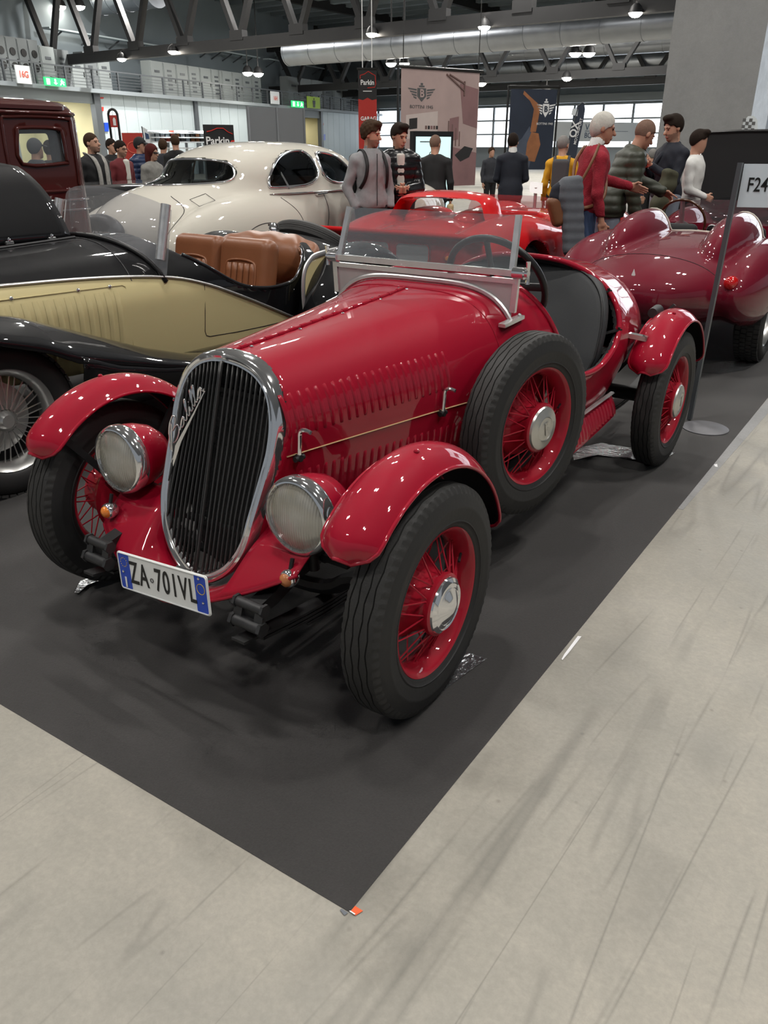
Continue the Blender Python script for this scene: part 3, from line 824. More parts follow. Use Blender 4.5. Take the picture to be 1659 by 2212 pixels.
HUB = MB().lathe([(0.0, 0.064), (0.080, 0.064), (0.086, 0.060), (0.0875, 0.052), (0.084, 0.040), (0.083, 0.020), (0.096, -0.010), (0.112, -0.022), (0.118, -0.032), (0.118, -0.058), (0.135, -0.062), (0.135, -0.085), (0.0, -0.088)][::-1], axis=(1, 0, 0), n=48)
CAP = MB().lathe([(0.0, 0.0785), (0.022, 0.0785), (0.026, 0.0765), (0.040, 0.0765), (0.043, 0.079), (0.047, 0.0765), (0.066, 0.0745), (0.074, 0.0705), (0.0775, 0.064)][::-1], axis=(1, 0, 0), n=48)
CAP2 = MB().lathe([(0.0, 0.0955), (0.012, 0.0945), (0.030, 0.087), (0.046, 0.0785), (0.050, 0.0768), (0.052, 0.0785), (0.055, 0.0768), (0.062, 0.0745), (0.065, 0.0765), (0.068, 0.074), (0.0755, 0.069), (0.0775, 0.064)][::-1], axis=(1, 0, 0), n=48)
SPOKE_A = MB().cyl((0.052, 0.0795, 0.012), (0.004, 0.172, 0.064), 0.0024, n=6)
SPOKE_A.cyl((0.010, 0.1665, 0.0605), (0.002, 0.176, 0.0665), 0.0042, n=6)
SPOKE_B = MB().cyl((0.052, 0.0795, -0.012), (0.004, 0.172, -0.064), 0.0024, n=6)
SPOKE_B.cyl((0.010, 0.1665, -0.0605), (0.002, 0.176, -0.0665), 0.0042, n=6)
SPOKE_C = MB().cyl((-0.020, 0.105, 0.01), (-0.006, 0.174, 0.03), 0.0024, n=6)
_protow = {}
def wheel(parent, loc, rz=0.0, flip=False, domed=False, name='wheel', spin=0.0):
    """rim is the part; tyre, tread, hub, hubcap and each spoke hang under it"""
    key = domed
    if key not in _protow:
        r = RIM.build('wheel', 'red_wheel', None, angle=50)
        WALL.build('tyre', 'rubber', r, angle=50)
        TREAD.build('tread', 'tread_rubber', r, angle=30)
        HUB.build('hub', 'red_wheel', r, angle=40)
        c = (CAP2 if domed else CAP).build('hubcap', 'chrome' if domed else 'hub_alloy', r, angle=30)
        b = MB().box((0.0805, 0, 0), (0.003, 0.006, 0.030))
        b.box((0.0805, 0.006, 0.012), (0.003, 0.012, 0.006)); b.box((0.0805, 0.005, 0), (0.003, 0.010, 0.005))
        if not domed:
            b.V = [Vector((v.x, v.y * 1.5, v.z * 1.5)) for v in b.V]
            b.build('hubcap_emblem', 'hub_alloy', r, False)
        va = MB().cyl((0.018, 0.183, 0.0), (0.030, 0.150, 0.004), 0.004, n=8)
        va.build('valve', 'black_plastic', r)
        sa = SPOKE_A.build('spoke', 'red_wheel', r); sb = SPOKE_B.build('spoke', 'red_wheel', r); sc_ = SPOKE_C.build('spoke', 'red_wheel', r)
        K = 12
        for k in range(K):
            a = 2 * PI * k / K
            for s_, off in ((sa, 0.0), (sb, PI / K), (sc_, PI / K / 2)):
                if k == 0: s_.rotation_euler = (off, 0, 0); continue
                c2 = s_.copy(); COL.objects.link(c2); c2.rotation_euler = (a + off, 0, 0)
        _protow[key] = r
        o = r; o.name = name
    else:
        o = dup(_protow[key]); o.name = name
    o.parent = parent; o.location = loc
    o.rotation_euler = (spin, 0, rz + (PI if flip else 0))
    return o

# ================================================================== hero: red roadster
hero = thing('roadster_car', 'red vintage open roadster with chrome oval grille and spare wheel on its flank', 'car')
HY = [-0.2, 0.0, 0.3, 0.66, 0.9, 1.1, 1.25, 1.45, 1.7, 1.95, 2.3, 2.65, 2.9, 3.05, 3.12]
HW = [0.190, 0.205, 0.262, 0.330, 0.385, 0.450, 0.455, 0.468, 0.487, 0.488, 0.445, 0.320, 0.19, 0.09, 0.03]
HT = [0.885, 0.892, 0.908, 0.932, 0.948, 0.972, 0.986, 0.99, 0.984, 0.966, 0.925, 0.83, 0.74, 0.68, 0.65]
HC = [0.70, 0.70, 0.69, 0.67, 0.66, 0.65, 0.64, 0.63, 0.62, 0.62, 0.60, 0.58, 0.57, 0.57, 0.57]
HB = [0.42, 0.42, 0.41, 0.40, 0.38, 0.36, 0.35, 0.345, 0.345, 0.40, 0.55, 0.53, 0.52, 0.53, 0.55]
HN = [2.0, 2.2, 2.7, 3.1, 3.5, 4.6, 3.5, 2.7, 2.5, 2.5, 2.3, 2.1, 2.0, 2.0, 2.0]
def _sm(xs, ys):
    # smooth interpolation table
    X = np.linspace(xs[0], xs[-1], 220); Y = np.interp(X, xs, ys)
    k = np.ones(13) / 13; Yp = np.pad(Y, 6, mode='edge')
    Y = np.convolve(Yp, k, 'valid')
    return X, Y
_T = {k: _sm(HY, v) for k, v in dict(w=HW, t=HT, c=HC, b=HB, n=HN).items()}
def hv(k, y): return np.interp(y, *_T[k])
def hero_loft(P, shrink=0.0):
    x, y, z = np.abs(P[:, 0]), P[:, 1], P[:, 2]
    w = hv('w', y) - shrink; t = hv('t', y) - shrink; c = hv('c', y); b = hv('b', y); n = hv('n', y)
    u = (z - c) / (t - c)
    low = np.clip((c - z) / (c - b + 1e-6), 0, 1.5)
    ww = w * (1 - 0.11 * low ** 1.6)
    up = ((x / w) ** n + np.clip(u, 0, 9) ** 2.0) ** 0.5
    d = np.where(z > c, (up - 1) * 0.25, (x / ww - 1) * 0.25)
    return np.maximum(d, (b - z) * .9)
def hero_front(x, z): return 0.058 + 0.299 * (z - 0.902) + np.clip((z - .48) / .18, 0, 1) * .13 * np.abs(x) + 0.012
CUT = [(1.205, 1.4), (1.205, 0.975), (1.225, 0.93), (1.26, 0.85), (1.295, 0.76), (1.34, 0.67), (1.42, 0.605), (1.55, 0.578), (1.68, 0.585), (1.79, 0.63), (1.87, 0.70), (1.92, 0.79), (1.935, 0.87), (1.925, 0.93), (1.91, 0.975), (1.90, 1.4)]
def hero_f(P):
    d = hero_loft(P)
    d = np.maximum(d, hero_front(P[:, 0], P[:, 2]) - P[:, 1])
    nose = np.maximum(hero_loft(P, .022), P[:, 1] - hero_front(P[:, 0], P[:, 2]) - .10)
    d = np.maximum(d, -nose)
    cut = s_poly2(P[:, 1], P[:, 2], CUT)
    d = smax(d, -cut, 0.008)
    inner = np.maximum(np.maximum(hero_loft(P, 0.028), 1.28 - P[:, 1]), np.maximum(P[:, 1] - 2.25, 0.40 - P[:, 2]))
    return smax(d, -inner, 0.006)
net_obj('body', hero_f, (-0.56, -0.14, 0.28), (0.56, 3.16, 1.06), 0.0125, ['red_paint', 'matte_black'], hero, 3, 45,
        pick=lambda c: ((hero_loft(c) < -0.006) & ((c[:, 1] > 1.0) | (c[:, 1] < .25))).astype(int))
def hero_hw(y, z):
    # half width of the body at (y, z)
    y = float(y); w, t, c, b, n = [float(hv(k, y)) for k in 'wtcbn']
    if z > c:
        u = min((z - c) / (t - c), 1.0)
        return w * max(1 - u * u, 0.0) ** (1 / n)
    return w * (1 - 0.11 * max((c - z) / (c - b), 0) ** 1.6)
def hero_top(x, y):
    w, t, c, b, n = [float(hv(k, y)) for k in 'wtcbn']
    return c + (t - c) * max(1 - (abs(x) / w) ** n, 0) ** 0.5
# rolled rim round the cockpit
_rim = []
_cp = smooth_path([(a, b, 0) for a, b in CUT[1:-1]], 6)
for sgn in (1, -1):
    seq = [(sgn * hero_hw(p.x, p.y), p.x, p.y) for p in _cp if p.y < hv('t', p.x) - 0.004]
    front = [(sgn * x, 1.205, hero_top(x, 1.205)) for x in np.linspace(0, hero_hw(1.205, seq[0][2] + .01), 12)[:-1]]
    back = [(sgn * x, 1.908, hero_top(x, 1.908)) for x in np.linspace(hero_hw(1.908, seq[-1][2] + .01), 0, 12)[1:]]
    _rim.append(front + seq + back)
rimpath = _rim[0] + _rim[1][::-1]
MB().tube(rimpath, 0.0125, 8, closed=True).build('cockpit_rim', 'red_paint', hero, angle=180)
# seat / tonneau board
def seat_board():
    out = []
    for t in np.linspace(0, 1, 40):
        a = PI * t
        x = 0.442 * math.copysign(abs(math.cos(a)) ** 0.62, math.cos(a)); z = 0.60 + 0.345 * abs(math.sin(a)) ** 0.60
        out.append((x, z))
    out = [(0.36, 0.36)] + [(0.40, 0.47)] + out + [(-0.40, 0.47), (-0.36, 0.36)]
    return out
def seat_y(x, z): return 1.635 + 0.42 * (z - 0.40) + 0.10 * max(0, 1 - (x / 0.43) ** 2)
sb = seat_board(); n_ = len(sb); cx_, cz_ = 0.0, 0.66
rings = []
for k, off in [(0.0, -0.004), (0.35, -0.006), (0.7, -0.006), (0.93, -0.004), (0.98, 0.004), (1.0, 0.022), (1.0, 0.06), (0.97, 0.078), (0.5, 0.08), (0.0, 0.08)]:
    rings.append([Vector((cx_ + (x - cx_) * k, seat_y(cx_ + (x - cx_) * k, cz_ + (z - cz_) * k) + off, cz_ + (z - cz_) * k)) for x, z in sb])
seat = MB().loft(rings, True).build('seat_back', 'seat_grey', hero, angle=60)
MB().tube([(x * 0.985, seat_y(x, z) + 0.004, cz_ + (z - cz_) * 0.985) for x, z in sb], 0.005, 6).build('seat_piping', 'seat_piping', seat, angle=180)
MB().grid(lambda u, v: Vector((lerp(-.40, .40, u), lerp(1.24, 1.66, v), 0.40 + 0.035 * math.sin(PI * v) * (1 - abs(2 * u - 1) ** 6))), 16, 10).build('seat_cushion', 'seat_grey', hero)
for z, y, s_ in ((0.845, 1.925, 1), (0.70, 1.86, 1)):
    b = MB(); x0 = hero_hw(y, z)
    b.bar((x0 + .008, y + .012, z + .004), (x0 - .045, y - .035, z - .012), 0.022, 0.006); b.cyl((x0 + .002, y, z + .006), (x0 + .002, y, z + .013), 0.006)
    b.build('cover_strap', 'seat_piping', hero)
# ---- grille surround (chrome) and bars
GZ = [0.902, 0.893, 0.872, 0.835, 0.785, 0.72, 0.64, 0.55, 0.47, 0.415, 0.37, 0.325, 0.292, 0.272, 0.264]
GW = [0.0, 0.062, 0.118, 0.163, 0.190, 0.204, 0.204, 0.196, 0.187, 0.176, 0.156, 0.122, 0.080, 0.038, 0.0]
def gpt(x, z, out=0.0): return Vector((x, 0.05 + 0.299 * (z - 0.902) + min(max((z - .48) / .18, 0), 1) * .13 * abs(x) - out, z))
right = smooth_path([(w, 0, z) for w, z in zip(GW, GZ)], 5)
outline = [(p.x, p.z) for p in right] + [(-p.x, p.z) for p in right[-2:0:-1]]
def inset(o, d):
    n = len(o); r = []
    for i in range(n):
        a, b = Vector(o[i - 1]), Vector(o[(i + 1) % n]); t = (b - a).normalized(); nrm = Vector((-t.y, t.x))
        c = Vector((0, 0.6)) - Vector(o[i])
        if nrm.dot(c) < 0: nrm = -nrm
        q = Vector(o[i]) + nrm * d
        if o[i][0] > 1e-6: q.x = max(q.x, 0.0005)
        elif o[i][0] < -1e-6: q.x = min(q.x, -0.0005)
        else: q.x = 0
        r.append((q.x, q.y))
    return r
prof = [(0.000, -0.030), (0.000, 0.004), (0.004, 0.012), (0.011, 0.0155), (0.017, 0.011), (0.0185, 0.007), (0.022, 0.011), (0.027, 0.011), (0.031, 0.004), (0.032, -0.012)]
gr = []
for d, o in prof:
    q = inset(outline, d) if d else outline
    gr.append([gpt(x, z, o) for x, z in q])
MB().loft(gr, True).build('grille_surround', 'chrome', hero, angle=35)
inn = inset(outline, 0.028)
def in_span(x):
    zs = []
    for i in range(len(inn)):
        (xa, za), (xb, zb) = inn[i - 1], inn[i]
        if (xa - x) * (xb - x) <= 0 and abs(xa - xb) > 1e-7: zs.append(za + (zb - za) * (x - xa) / (xb - xa))
    return (min(zs), max(zs)) if len(zs) >= 2 else None
NB = 21
for k in range(NB):
    x = -0.165 + 0.33 * k / (NB - 1) + (0.0004 if k == NB // 2 else 0)
    sp = in_span(x)
    if not sp: continue
    z0, z1 = sp[0] - .006, sp[1] + .004
    pts = [gpt(x, z, 0.004 + (0.010 if k == NB // 2 else 0)) for z in np.linspace(z0, z1, 14)]
    for q in pts[-4:]:
        q.y += 0.0
    MB().tube(pts, 0.0060 if k != NB // 2 else 0.0066, 6, flat=.34, up=(1, 0, 0)).build('grille_bar', 'bar_steel', hero, angle=180)
# radiator behind the bars
MB().poly([Vector((x * 0.97, 0.062 + 0.299 * (z - 0.902) + 0.085, z)) for x, z in inset(outline, 0.012)], (0, 0.02, 0)).build('radiator_core', 'radiator', hero, False)
b = MB()
for z in (0.775, 0.395): MB().box((0, 0.05 + .299 * (z - .902) + .075, z), (0.30, 0.02, 0.014)).build('radiator_brace', 'chassis', hero, False)
# side shroud between surround and bonnet
# script emblem
def script():
    S = []
    # strokes in emblem space (u along the word, v across); cursive capital B, then a l i l l a
    S.append([(0.02, -0.02), (0.05, 0.10), (0.14, 0.36), (0.20, 0.52), (0.17, 0.54), (0.10, 0.44), (0.04, 0.22), (0.0, 0.05)])
    S.append([(0.08, 0.40), (0.16, 0.56), (0.27, 0.62), (0.31, 0.52), (0.26, 0.40), (0.17, 0.34), (0.26, 0.34), (0.31, 0.25), (0.28, 0.12), (0.18, 0.05), (0.10, 0.10)])
    S.append([(0.31, 0.12), (0.40, 0.24), (0.45, 0.26), (0.42, 0.28), (0.36, 0.20), (0.36, 0.11), (0.42, 0.12), (0.46, 0.24), (0.47, 0.12), (0.50, 0.10)])
    S.append([(0.50, 0.10), (0.56, 0.30), (0.60, 0.50), (0.58, 0.54), (0.55, 0.40), (0.55, 0.14), (0.58, 0.10)])
    S.append([(0.58, 0.10), (0.63, 0.26), (0.63, 0.12), (0.67, 0.10)]); S.append([(0.645, 0.36), (0.65, 0.38)])
    S.append([(0.67, 0.10), (0.72, 0.30), (0.76, 0.50), (0.74, 0.54), (0.71, 0.40), (0.71, 0.14), (0.74, 0.10)])
    S.append([(0.74, 0.10), (0.79, 0.30), (0.83, 0.50), (0.81, 0.54), (0.78, 0.40), (0.78, 0.14), (0.81, 0.10)])
    S.append([(0.81, 0.12), (0.89, 0.24), (0.94, 0.26), (0.90, 0.28), (0.85, 0.20), (0.85, 0.11), (0.90, 0.12), (0.95, 0.24), (0.96, 0.12), (1.0, 0.12)])
    S.append([(1.0, 0.06), (0.6, -0.02), (0.2, -0.10), (-0.08, -0.20)])
    return S
eu = (gpt(-0.050, 0.790) - gpt(-0.168, 0.605)); ev = Vector((-0.045, 0.0, 0.10)) * 1.0
e0 = gpt(-0.168, 0.600, 0.016)
eb = MB()
for s_ in script():
    P = smooth_path([e0 + eu * u + Vector((0, -0.012, 0)) * 0 + (ev * 0.9) * v for u, v in s_], 5)
    eb.tube(P, 0.0026, 6)
    for q in P: pass
eb.poly([e0 + eu * 1.0 + ev * .03, e0 + eu * 0.25 + ev * -0.13, e0 + eu * -0.14 + ev * -0.36, e0 + eu * 0.12 + ev * -0.02], (0, -0.003, 0))
eb.build('script_emblem', 'chrome', hero, angle=60)
# ---- bonnet details: hinge, pinstripe, louvres, catches
hp = [(0, y, hero_top(0, y) + 0.002) for y in np.linspace(0.075, 0.935, 24)]
MB().tube(hp, 0.0055, 8).build('bonnet_hinge', 'red_paint', hero, angle=60)
for k in range(16):
    y = 0.10 + 0.052 * k
    MB().cyl((0, y, hero_top(0, y) + .0022), (0, y + 0.026, hero_top(0, y + .026) + .0022), 0.0068, n=8).build('hinge_knuckle', 'red_paint', hero)
for k, y in enumerate((0.13, 0.34, 0.55, 0.76, 0.92)):
    for sx in (1, -1):
        x = sx * 0.016
        MB().ell((x, y, hero_top(x, y) + 0.001), (0.006, 0.006, 0.004), 8, 6).build('hinge_rivet', 'chrome', hero)
# shut line between bonnet and scuttle
for sx in (1, -1):
    P = [(sx * (hero_hw(0.945, z) + 0.0005), 0.945, z) for z in np.linspace(0.46, 0.935, 26)]
    P += [(sx * x, 0.945, hero_top(x, 0.945) + 0.0005) for x in np.linspace(hero_hw(0.945, 0.937), 0, 10)]
    MB().tube(P, 0.0028, 6).build('scuttle_bead', 'red_paint', hero, angle=180)
    P = [(sx * (hero_hw(y, 0.64) + 0.001), y, 0.642 - 0.01 * y) for y in np.linspace(0.035, 0.94, 30)]
    MB().tube(P, 0.0042, 6, flat=0.35, up=(0, 0, 1)).build('pinstripe', 'pinstripe', hero, angle=180)
def put_louvres(ys, z0, z1):
    """each louvre is pressed out of the bonnet side and follows its curve"""
    for sx in (1, -1):
        for y in ys:
            a, b = z0(y), z1(y); rings = []
            for t in .5 - .5 * np.cos(np.linspace(0, PI, 11)):
                z = lerp(a, b, t); k = math.sin(PI * min(max(t, .0), 1)) ** .3 if 0 < t < 1 else 0.0
                rings.append([Vector((sx * (hero_hw(y + e, z) - .0006 + d * k), y + e * (.55 + .45 * k), z)) for d, e in ((0, -.0085), (.0045, -.006), (.0075, 0.0), (.0062, .0045), (0, .0085))])
            MB().loft(rings, False).build('louvre', 'red_paint', hero, angle=60)
put_louvres([0.050 + 0.0305 * k for k in range(22)], lambda y: .690 + .01 * y, lambda y: .806 + .012 * y)
put_louvres([0.085 + 0.0305 * k for k in range(23)], lambda y: .472 - .02 * y, lambda y: .590 - .025 * y)
def bonnet_catch(y, z, sx):
    x = hero_hw(y, z)
    b = MB(); b.cyl((sx * x, y, z - .012), (sx * (x + 0.022), y, z - .012), 0.010, n=10); b.cyl((sx * (x + .014), y - .018, z - .012), (sx * (x + .014), y + .018, z - .012), 0.008, n=10)
    o = b.build('bonnet_catch', 'chassis', hero)
    P = smooth_path([(sx * (x + .014), y, z - .012), (sx * (x + .016), y + .002, z + .030), (sx * (x + .018), y + .004, z + .062), (sx * (x + .032), y + .006, z + .070), (sx * (x + .052), y + .008, z + .066)], 5)
    MB().tube(P, 0.0062, 8).build('catch_handle', 'chrome', o)
for sx in (1, -1):
    bonnet_catch(0.065, 0.645, sx); bonnet_catch(0.645, 0.640, sx)
# ---- front apron between the chassis horns
def apron(u, v):
    x = lerp(-0.395, 0.395, u); e = abs(x) / 0.395
    yb = -0.055 + 0.06 * e; yf = -0.265 + 0.115 * e ** 2
    zb = 0.462 - 0.01 * e; zf = 0.262 + 0.12 * e ** 1.5
    if abs(x) < 0.19: 
        zb -= 0.215 * (1 - (abs(x) / 0.19) ** 2) ** .35; yb -= 0.06 * (1 - (abs(x) / .19) ** 2) ** .35
    t = v
    return Vector((x, lerp(yb, yf, t), lerp(zb, zf, t) + .09 * x * t + 0.022 * math.sin(PI * t) * (0.4 + .6 * e)))
MB().grid(apron, 48, 12).build('front_apron', 'red_paint', hero, angle=180, thick=0.004)
for sx in (1, -1):
    P = [apron(0.5 + sx * .5 * k, 1.0) for k in np.linspace(0, 1, 14)]
    MB().tube(P, 0.005, 6).build('apron_bead', 'red_paint', hero, angle=180)
    # chassis horn and spring shackle
    b = MB()
    b.loft([[Vector((sx * 0.305 + dx, y, z + dz)) for dx, dz in ((-.022, -h), (.022, -h), (.022, h), (-.022, h))] for y, z, h in ((-0.24, 0.322, .015), (-0.16, 0.335, .020), (-0.05, 0.39, .04), (0.3, 0.42, .05), (1.0, .40, .055), (2.0, .44, .05), (2.8, .46, .04))], True, True, True)
    horn = b.build('chassis_rail', 'chassis', hero, False)
    s_ = MB(); s_.cyl((sx * 0.305 - .045, -.235, .340), (sx * 0.305 + .045, -.235, .340), 0.014, n=12); s_.cyl((sx * 0.305 - .052, -.235, .340), (sx * .305 - .044, -.235, .340), .019, n=6); s_.cyl((sx * 0.305 + .044, -.235, .340), (sx * .305 + .052, -.235, .340), .019, n=6)
    s_.cyl((sx * 0.305 - .045, -.25, .292), (sx * 0.305 + .045, -.25, .292), 0.017, n=12); s_.cyl((sx * 0.305 - .055, -.25, .292), (sx * .305 - .044, -.25, .292), .021, n=6); s_.cyl((sx * 0.305 + .044, -.25, .292), (sx * .305 + .055, -.25, .292), .021, n=6)
    for dx in (-.036, .036): s_.bar((sx * .305 + dx, -.235, .340), (sx * .305 + dx, -.25, .292), .012, .028, up=(1, 0, 0))
    s_.build('spring_shackle', 'steel_dark', hero)
    l = MB()
    for k, (a, bb) in enumerate([(-.29, .62), (-.22, .55), (-.12, .44), (-.04, .34)]):
        l.loft([[Vector((sx * .305 + dx, y, .262 - .012 * k - .05 * math.sin(PI * (y + .29) / .9) + dz)) for dx, dz in ((-.022, -.004), (.022, -.004), (.022, .004), (-.022, .004))] for y in np.linspace(a, bb, 9)], True, True, True)
    l.build('leaf_spring', 'steel_dark', hero, False)
    l = MB()
    for k, (a, bb) in enumerate([(1.85, 2.8), (1.95, 2.7), (2.1, 2.55)]):
        l.loft([[Vector((sx * .36 + dx, y, .30 - .012 * k - .05 * math.sin(PI * (y - 1.85) / .95) + dz)) for dx, dz in ((-.022, -.004), (.022, -.004), (.022, .004), (-.022, .004))] for y in np.linspace(a, bb, 9)], True, True, True)
    l.build('leaf_spring', 'steel_dark', hero, False)
WY0, WY1 = 0.077, 2.27
MB().tube(smooth_path([(-.56, WY0, .32), (-.40, WY0, .30), (-.25, WY0, .235), (.25, WY0, .235), (.40, WY0, .30), (.56, WY0, .32)], 5), 0.024, 8).build('front_axle', 'chassis', hero)
b = MB(); b.cyl((-.56, WY1, .32), (.56, WY1, .32), .035, n=12); b.ell((0, WY1, .32), (.12, .12, .12)); b.build('rear_axle', 'chassis', hero)
MB().cyl((0, .5, .38), (0, WY1, .33), .03, n=10).build('prop_shaft', 'chassis', hero)
b = MB(); b.box((0, .45, .42), (.38, .7, .2)); b.box((0, .45, .30), (.28, .55, .12)); b.build('engine_sump', 'chassis', hero, False)
b = MB(); b.box((0, 1.55, .33), (.80, 1.1, .03)); b.build('floor_pan', 'chassis', hero, False)
# ---- wheels
for sx, f in ((1, False), (-1, True)):
    wheel(hero, (sx * 0.632, WY0, 0.32), 0.035, f, True, spin=.35)
    wheel(hero, (sx * 0.604, WY1, 0.32), 0.0, f, False, spin=.1)
wheel(hero, (0.487, 0.975, 0.528), math.radians(-9.2), False, False, 'spare_wheel', spin=.2)
MB().cyl((0.30, 0.99, 0.528), (0.46, 0.98, 0.528), .05, n=14).build('spare_carrier', 'red_paint', hero)
# ---- cycle wings
def wing(cx, cy, cz, w_in, w_out, r, a0, a1, crown, name):
    n, m = 44, 12
    def fn(u, v, off=0.0, red=1.0):
        a = math.radians(lerp(a0, a1, u)); s_ = 2 * v - 1
        ed = min(u, 1 - u) / 0.075
        k = (1 - (1 - min(ed, 1)) ** 2.4) ** 0.5 if ed < 1 else 1.0
        k = max(k, 0.30)
        mid = (w_in + w_out) / 2; hw = abs(w_out - w_in) / 2 * k
        rr = r + (crown * (1 - abs(s_) ** 2.3)) * (0.35 + .65 * k) - off
        x = mid + hw * s_
        return Vector((x, cy + rr * math.cos(a), cz + rr * math.sin(a)))
    o = MB().grid(fn, n, m).build(name, 'red_paint', hero, angle=180)
    MB().grid(lambda u, v: fn(u, v, 0.006), n, m).build('wing_lining', 'matte_black', o, angle=180)
    edge = [fn(u, 0) for u in np.linspace(0, 1, 40)] + [fn(1, v) for v in np.linspace(0, 1, 8)[1:]] + [fn(u, 1) for u in np.linspace(1, 0, 40)[1:]] + [fn(0, v) for v in np.linspace(1, 0, 8)[1:-1]]
    MB().tube(edge, 0.0055, 6, closed=True).build('wing_bead', 'red_paint', o, angle=180)
    a = math.radians(lerp(a0, a1, 0.62)); rr = r + crown + .0015
    sgn = 1 if w_out > 0 else -1
    MB().ell((lerp(w_in, w_out, .62), cy + (rr - .002) * math.cos(a), cz + (rr - .002) * math.sin(a)), (.008, .008, .006), 10, 6).build('wing_rivet', 'red_paint', o)
    return o
for sx in (1, -1):
    w = wing(0, WY0, 0.32, sx * .505, sx * .672, 0.366, 9, 142, .048, 'front_wing')
    b = MB()
    b.bar((sx * .53, WY0 - .02, .34), (sx * .56, WY0 - .23, .615), .022, .008, up=(1, 0, 0)); b.build('wing_stay', 'chassis', w, False)
    b = MB(); b.bar((sx * .53, WY0 + .02, .36), (sx * .54, WY0 + .235, .62), .022, .008, up=(1, 0, 0)); b.build('wing_stay', 'chassis', w, False)
    w = wing(0, WY1, 0.32, sx * .50, sx * .672, 0.370, 16, 150, .048, 'rear_wing')
    b = MB(); b.bar((sx * .40, WY1 - .1, .45), (sx * .56, WY1 - .22, .64), .03, .01, up=(1, 0, 0)); b.build('wing_stay', 'chassis', w, False)
    b = MB(); b.bar((sx * .40, WY1 + .05, .55), (sx * .56, WY1 + .1, .74), .03, .01, up=(1, 0, 0)); b.build('wing_stay', 'chassis', w, False)
    MB().bar((sx * .43, 2.02, .655), (sx * .56, 2.02, .645), .035, .02).build('wing_bracket', 'chrome', w, False)
    # lower valance with ribs
    v_ = MB(); v_.grid(lambda u, t: Vector((sx * lerp(.455, .49, math.sin(t * PI / 2)), lerp(1.12, 1.93, u), lerp(.385 + .02 * u, .262 + .05 * u * u, t))), 20, 6)
    va = v_.build('side_valance', 'red_paint', hero, angle=180)
    MB().tube([(sx * .462, y, .388 + .02 * (y - 1.12) / .81) for y in np.linspace(1.12, 1.93, 10)], .012, 6, flat=.5).build('valance_strip', 'aluminium', va)
    for k in range(18):
        y = 1.36 + .032 * k; u = (y - 1.12) / .81
        MB().loft([[Vector((sx * (lerp(.455, .49, math.sin(t * PI / 2)) + d), y + e, lerp(.385 + .02 * u, .262 + .05 * u * u, t))) for d, e in ((.0, -.010), (.006, 0), (.0, .010))] for t in np.linspace(.16, .86, 5)], False).build('valance_rib', 'red_paint', va)
# ---- headlamps
def headlamp(x, y, z, yaw):
    b = MB(); R = 0.104
    b.lathe([(R * .985, 0.0), (R * 1.0, 0.02), (R * .96, 0.06), (R * .83, 0.105), (R * .6, 0.138), (R * .3, 0.152), (0.0, 0.156)], (0, 0, 0), (0, 1, 0), 40)
    o = b.build('headlamp', 'red_paint', hero, angle=60)
    MB().lathe([(R * .86, -0.010), (R * .90, -0.020), (R * .97, -0.018), (R * 1.03, -0.004), (R * 1.035, 0.014), (R * 1.0, 0.022)], (0, 0, 0), (0, 1, 0), 44).build('headlamp_rim', 'chrome', o, angle=60)
    MB().lathe([(0.0, -0.034), (R * .3, -0.0325), (R * .6, -0.027), (R * .8, -0.019), (R * .89, -0.011)], (0, 0, 0), (0, 1, 0), 40).build('headlamp_lens', 'lens_glass', o, angle=60)
    MB().cyl((0, .05, -R), (0, .06, -R - .07), .016, n=10).build('headlamp_stem', 'chassis', o)
    o.location = (x, y, z); o.rotation_euler = (math.radians(-3), 0, yaw)
    return o
headlamp(0.352, -0.085, 0.548, 0.0); headlamp(-0.352, -0.085, 0.548, 0.0)
for sx in (1, -1):
    b = MB(); b.cyl((sx * .352, -.02, .44), (sx * .35, .02, .38), .018, n=10); b.bar((sx * .30, .0, .40), (sx * .45, -.0, .40), .03, .02); b.build('lamp_bracket', 'chassis', hero)
    b = MB(); b.lathe([(.0, .03), (.016, .028), (.023, .018), (.025, 0.0), (.023, -.008), (.019, -.010)], (0, 0, 0), (0, 1, 0), 20)
    o = b.build('turn_signal', 'chrome', hero, angle=50)
    MB().lathe([(0.0, -.024), (.010, -.022), (.017, -.016), (.0195, -.008)], (0, 0, 0), (0, 1, 0), 20).build('signal_lens', 'amber_dull' if sx > 0 else 'amber', o)
    MB().cyl((0, .01, .02), (0, .02, .05), .006, n=6).build('signal_stem', 'chassis', o)
    o.location = (sx * .362, -.15, .398)
# ---- number plate
pb = MB()
def rr(w, h, r, n=5):
    o = []
    for cx, cy, a in ((w / 2 - r, h / 2 - r, 0), (-w / 2 + r, h / 2 - r, PI / 2), (-w / 2 + r, -h / 2 + r, PI), (w / 2 - r, -h / 2 + r, 3 * PI / 2)):
        o += [(cx + r * math.cos(a + PI / 2 * k / n), cy + r * math.sin(a + PI / 2 * k / n)) for k in range(n + 1)]
    return o
pb.poly([(x, 0, z) for x, z in rr(.36, .112, .008)], (0, .003, 0))
plate = pb.build('number_plate', 'plate_white', hero, False)
for sx in (-1, 1):
    MB().poly([(sx * (.1535) + x, -.0006, z) for x, z in rr(.044, .104, .004)], (0, .0008, 0)).build('plate_band', 'plate_blue', plate, False)
MB().tube([(x, -.001, z) for x, z in rr(.354, .106, .008)], .0022, 6, closed=True).build('plate_edge', 'plate_white', plate)
for s_, x, sz in (('ZA', -.094, .094), ('701VL', .053, .094)):
    text('plate_characters', s_, sz, (x, -.0012, -.001), (1, 0, 0), (0, 0, 1), 'ink_black', plate, .0006, .0006, sx=.60 if s_ == 'ZA' else .60, spacing=1.14)
text('plate_country', 'I', .042, (-.1535, -.0018, -.034), (1, 0, 0), (0, 0, 1), 'plate_white', plate, .0014)
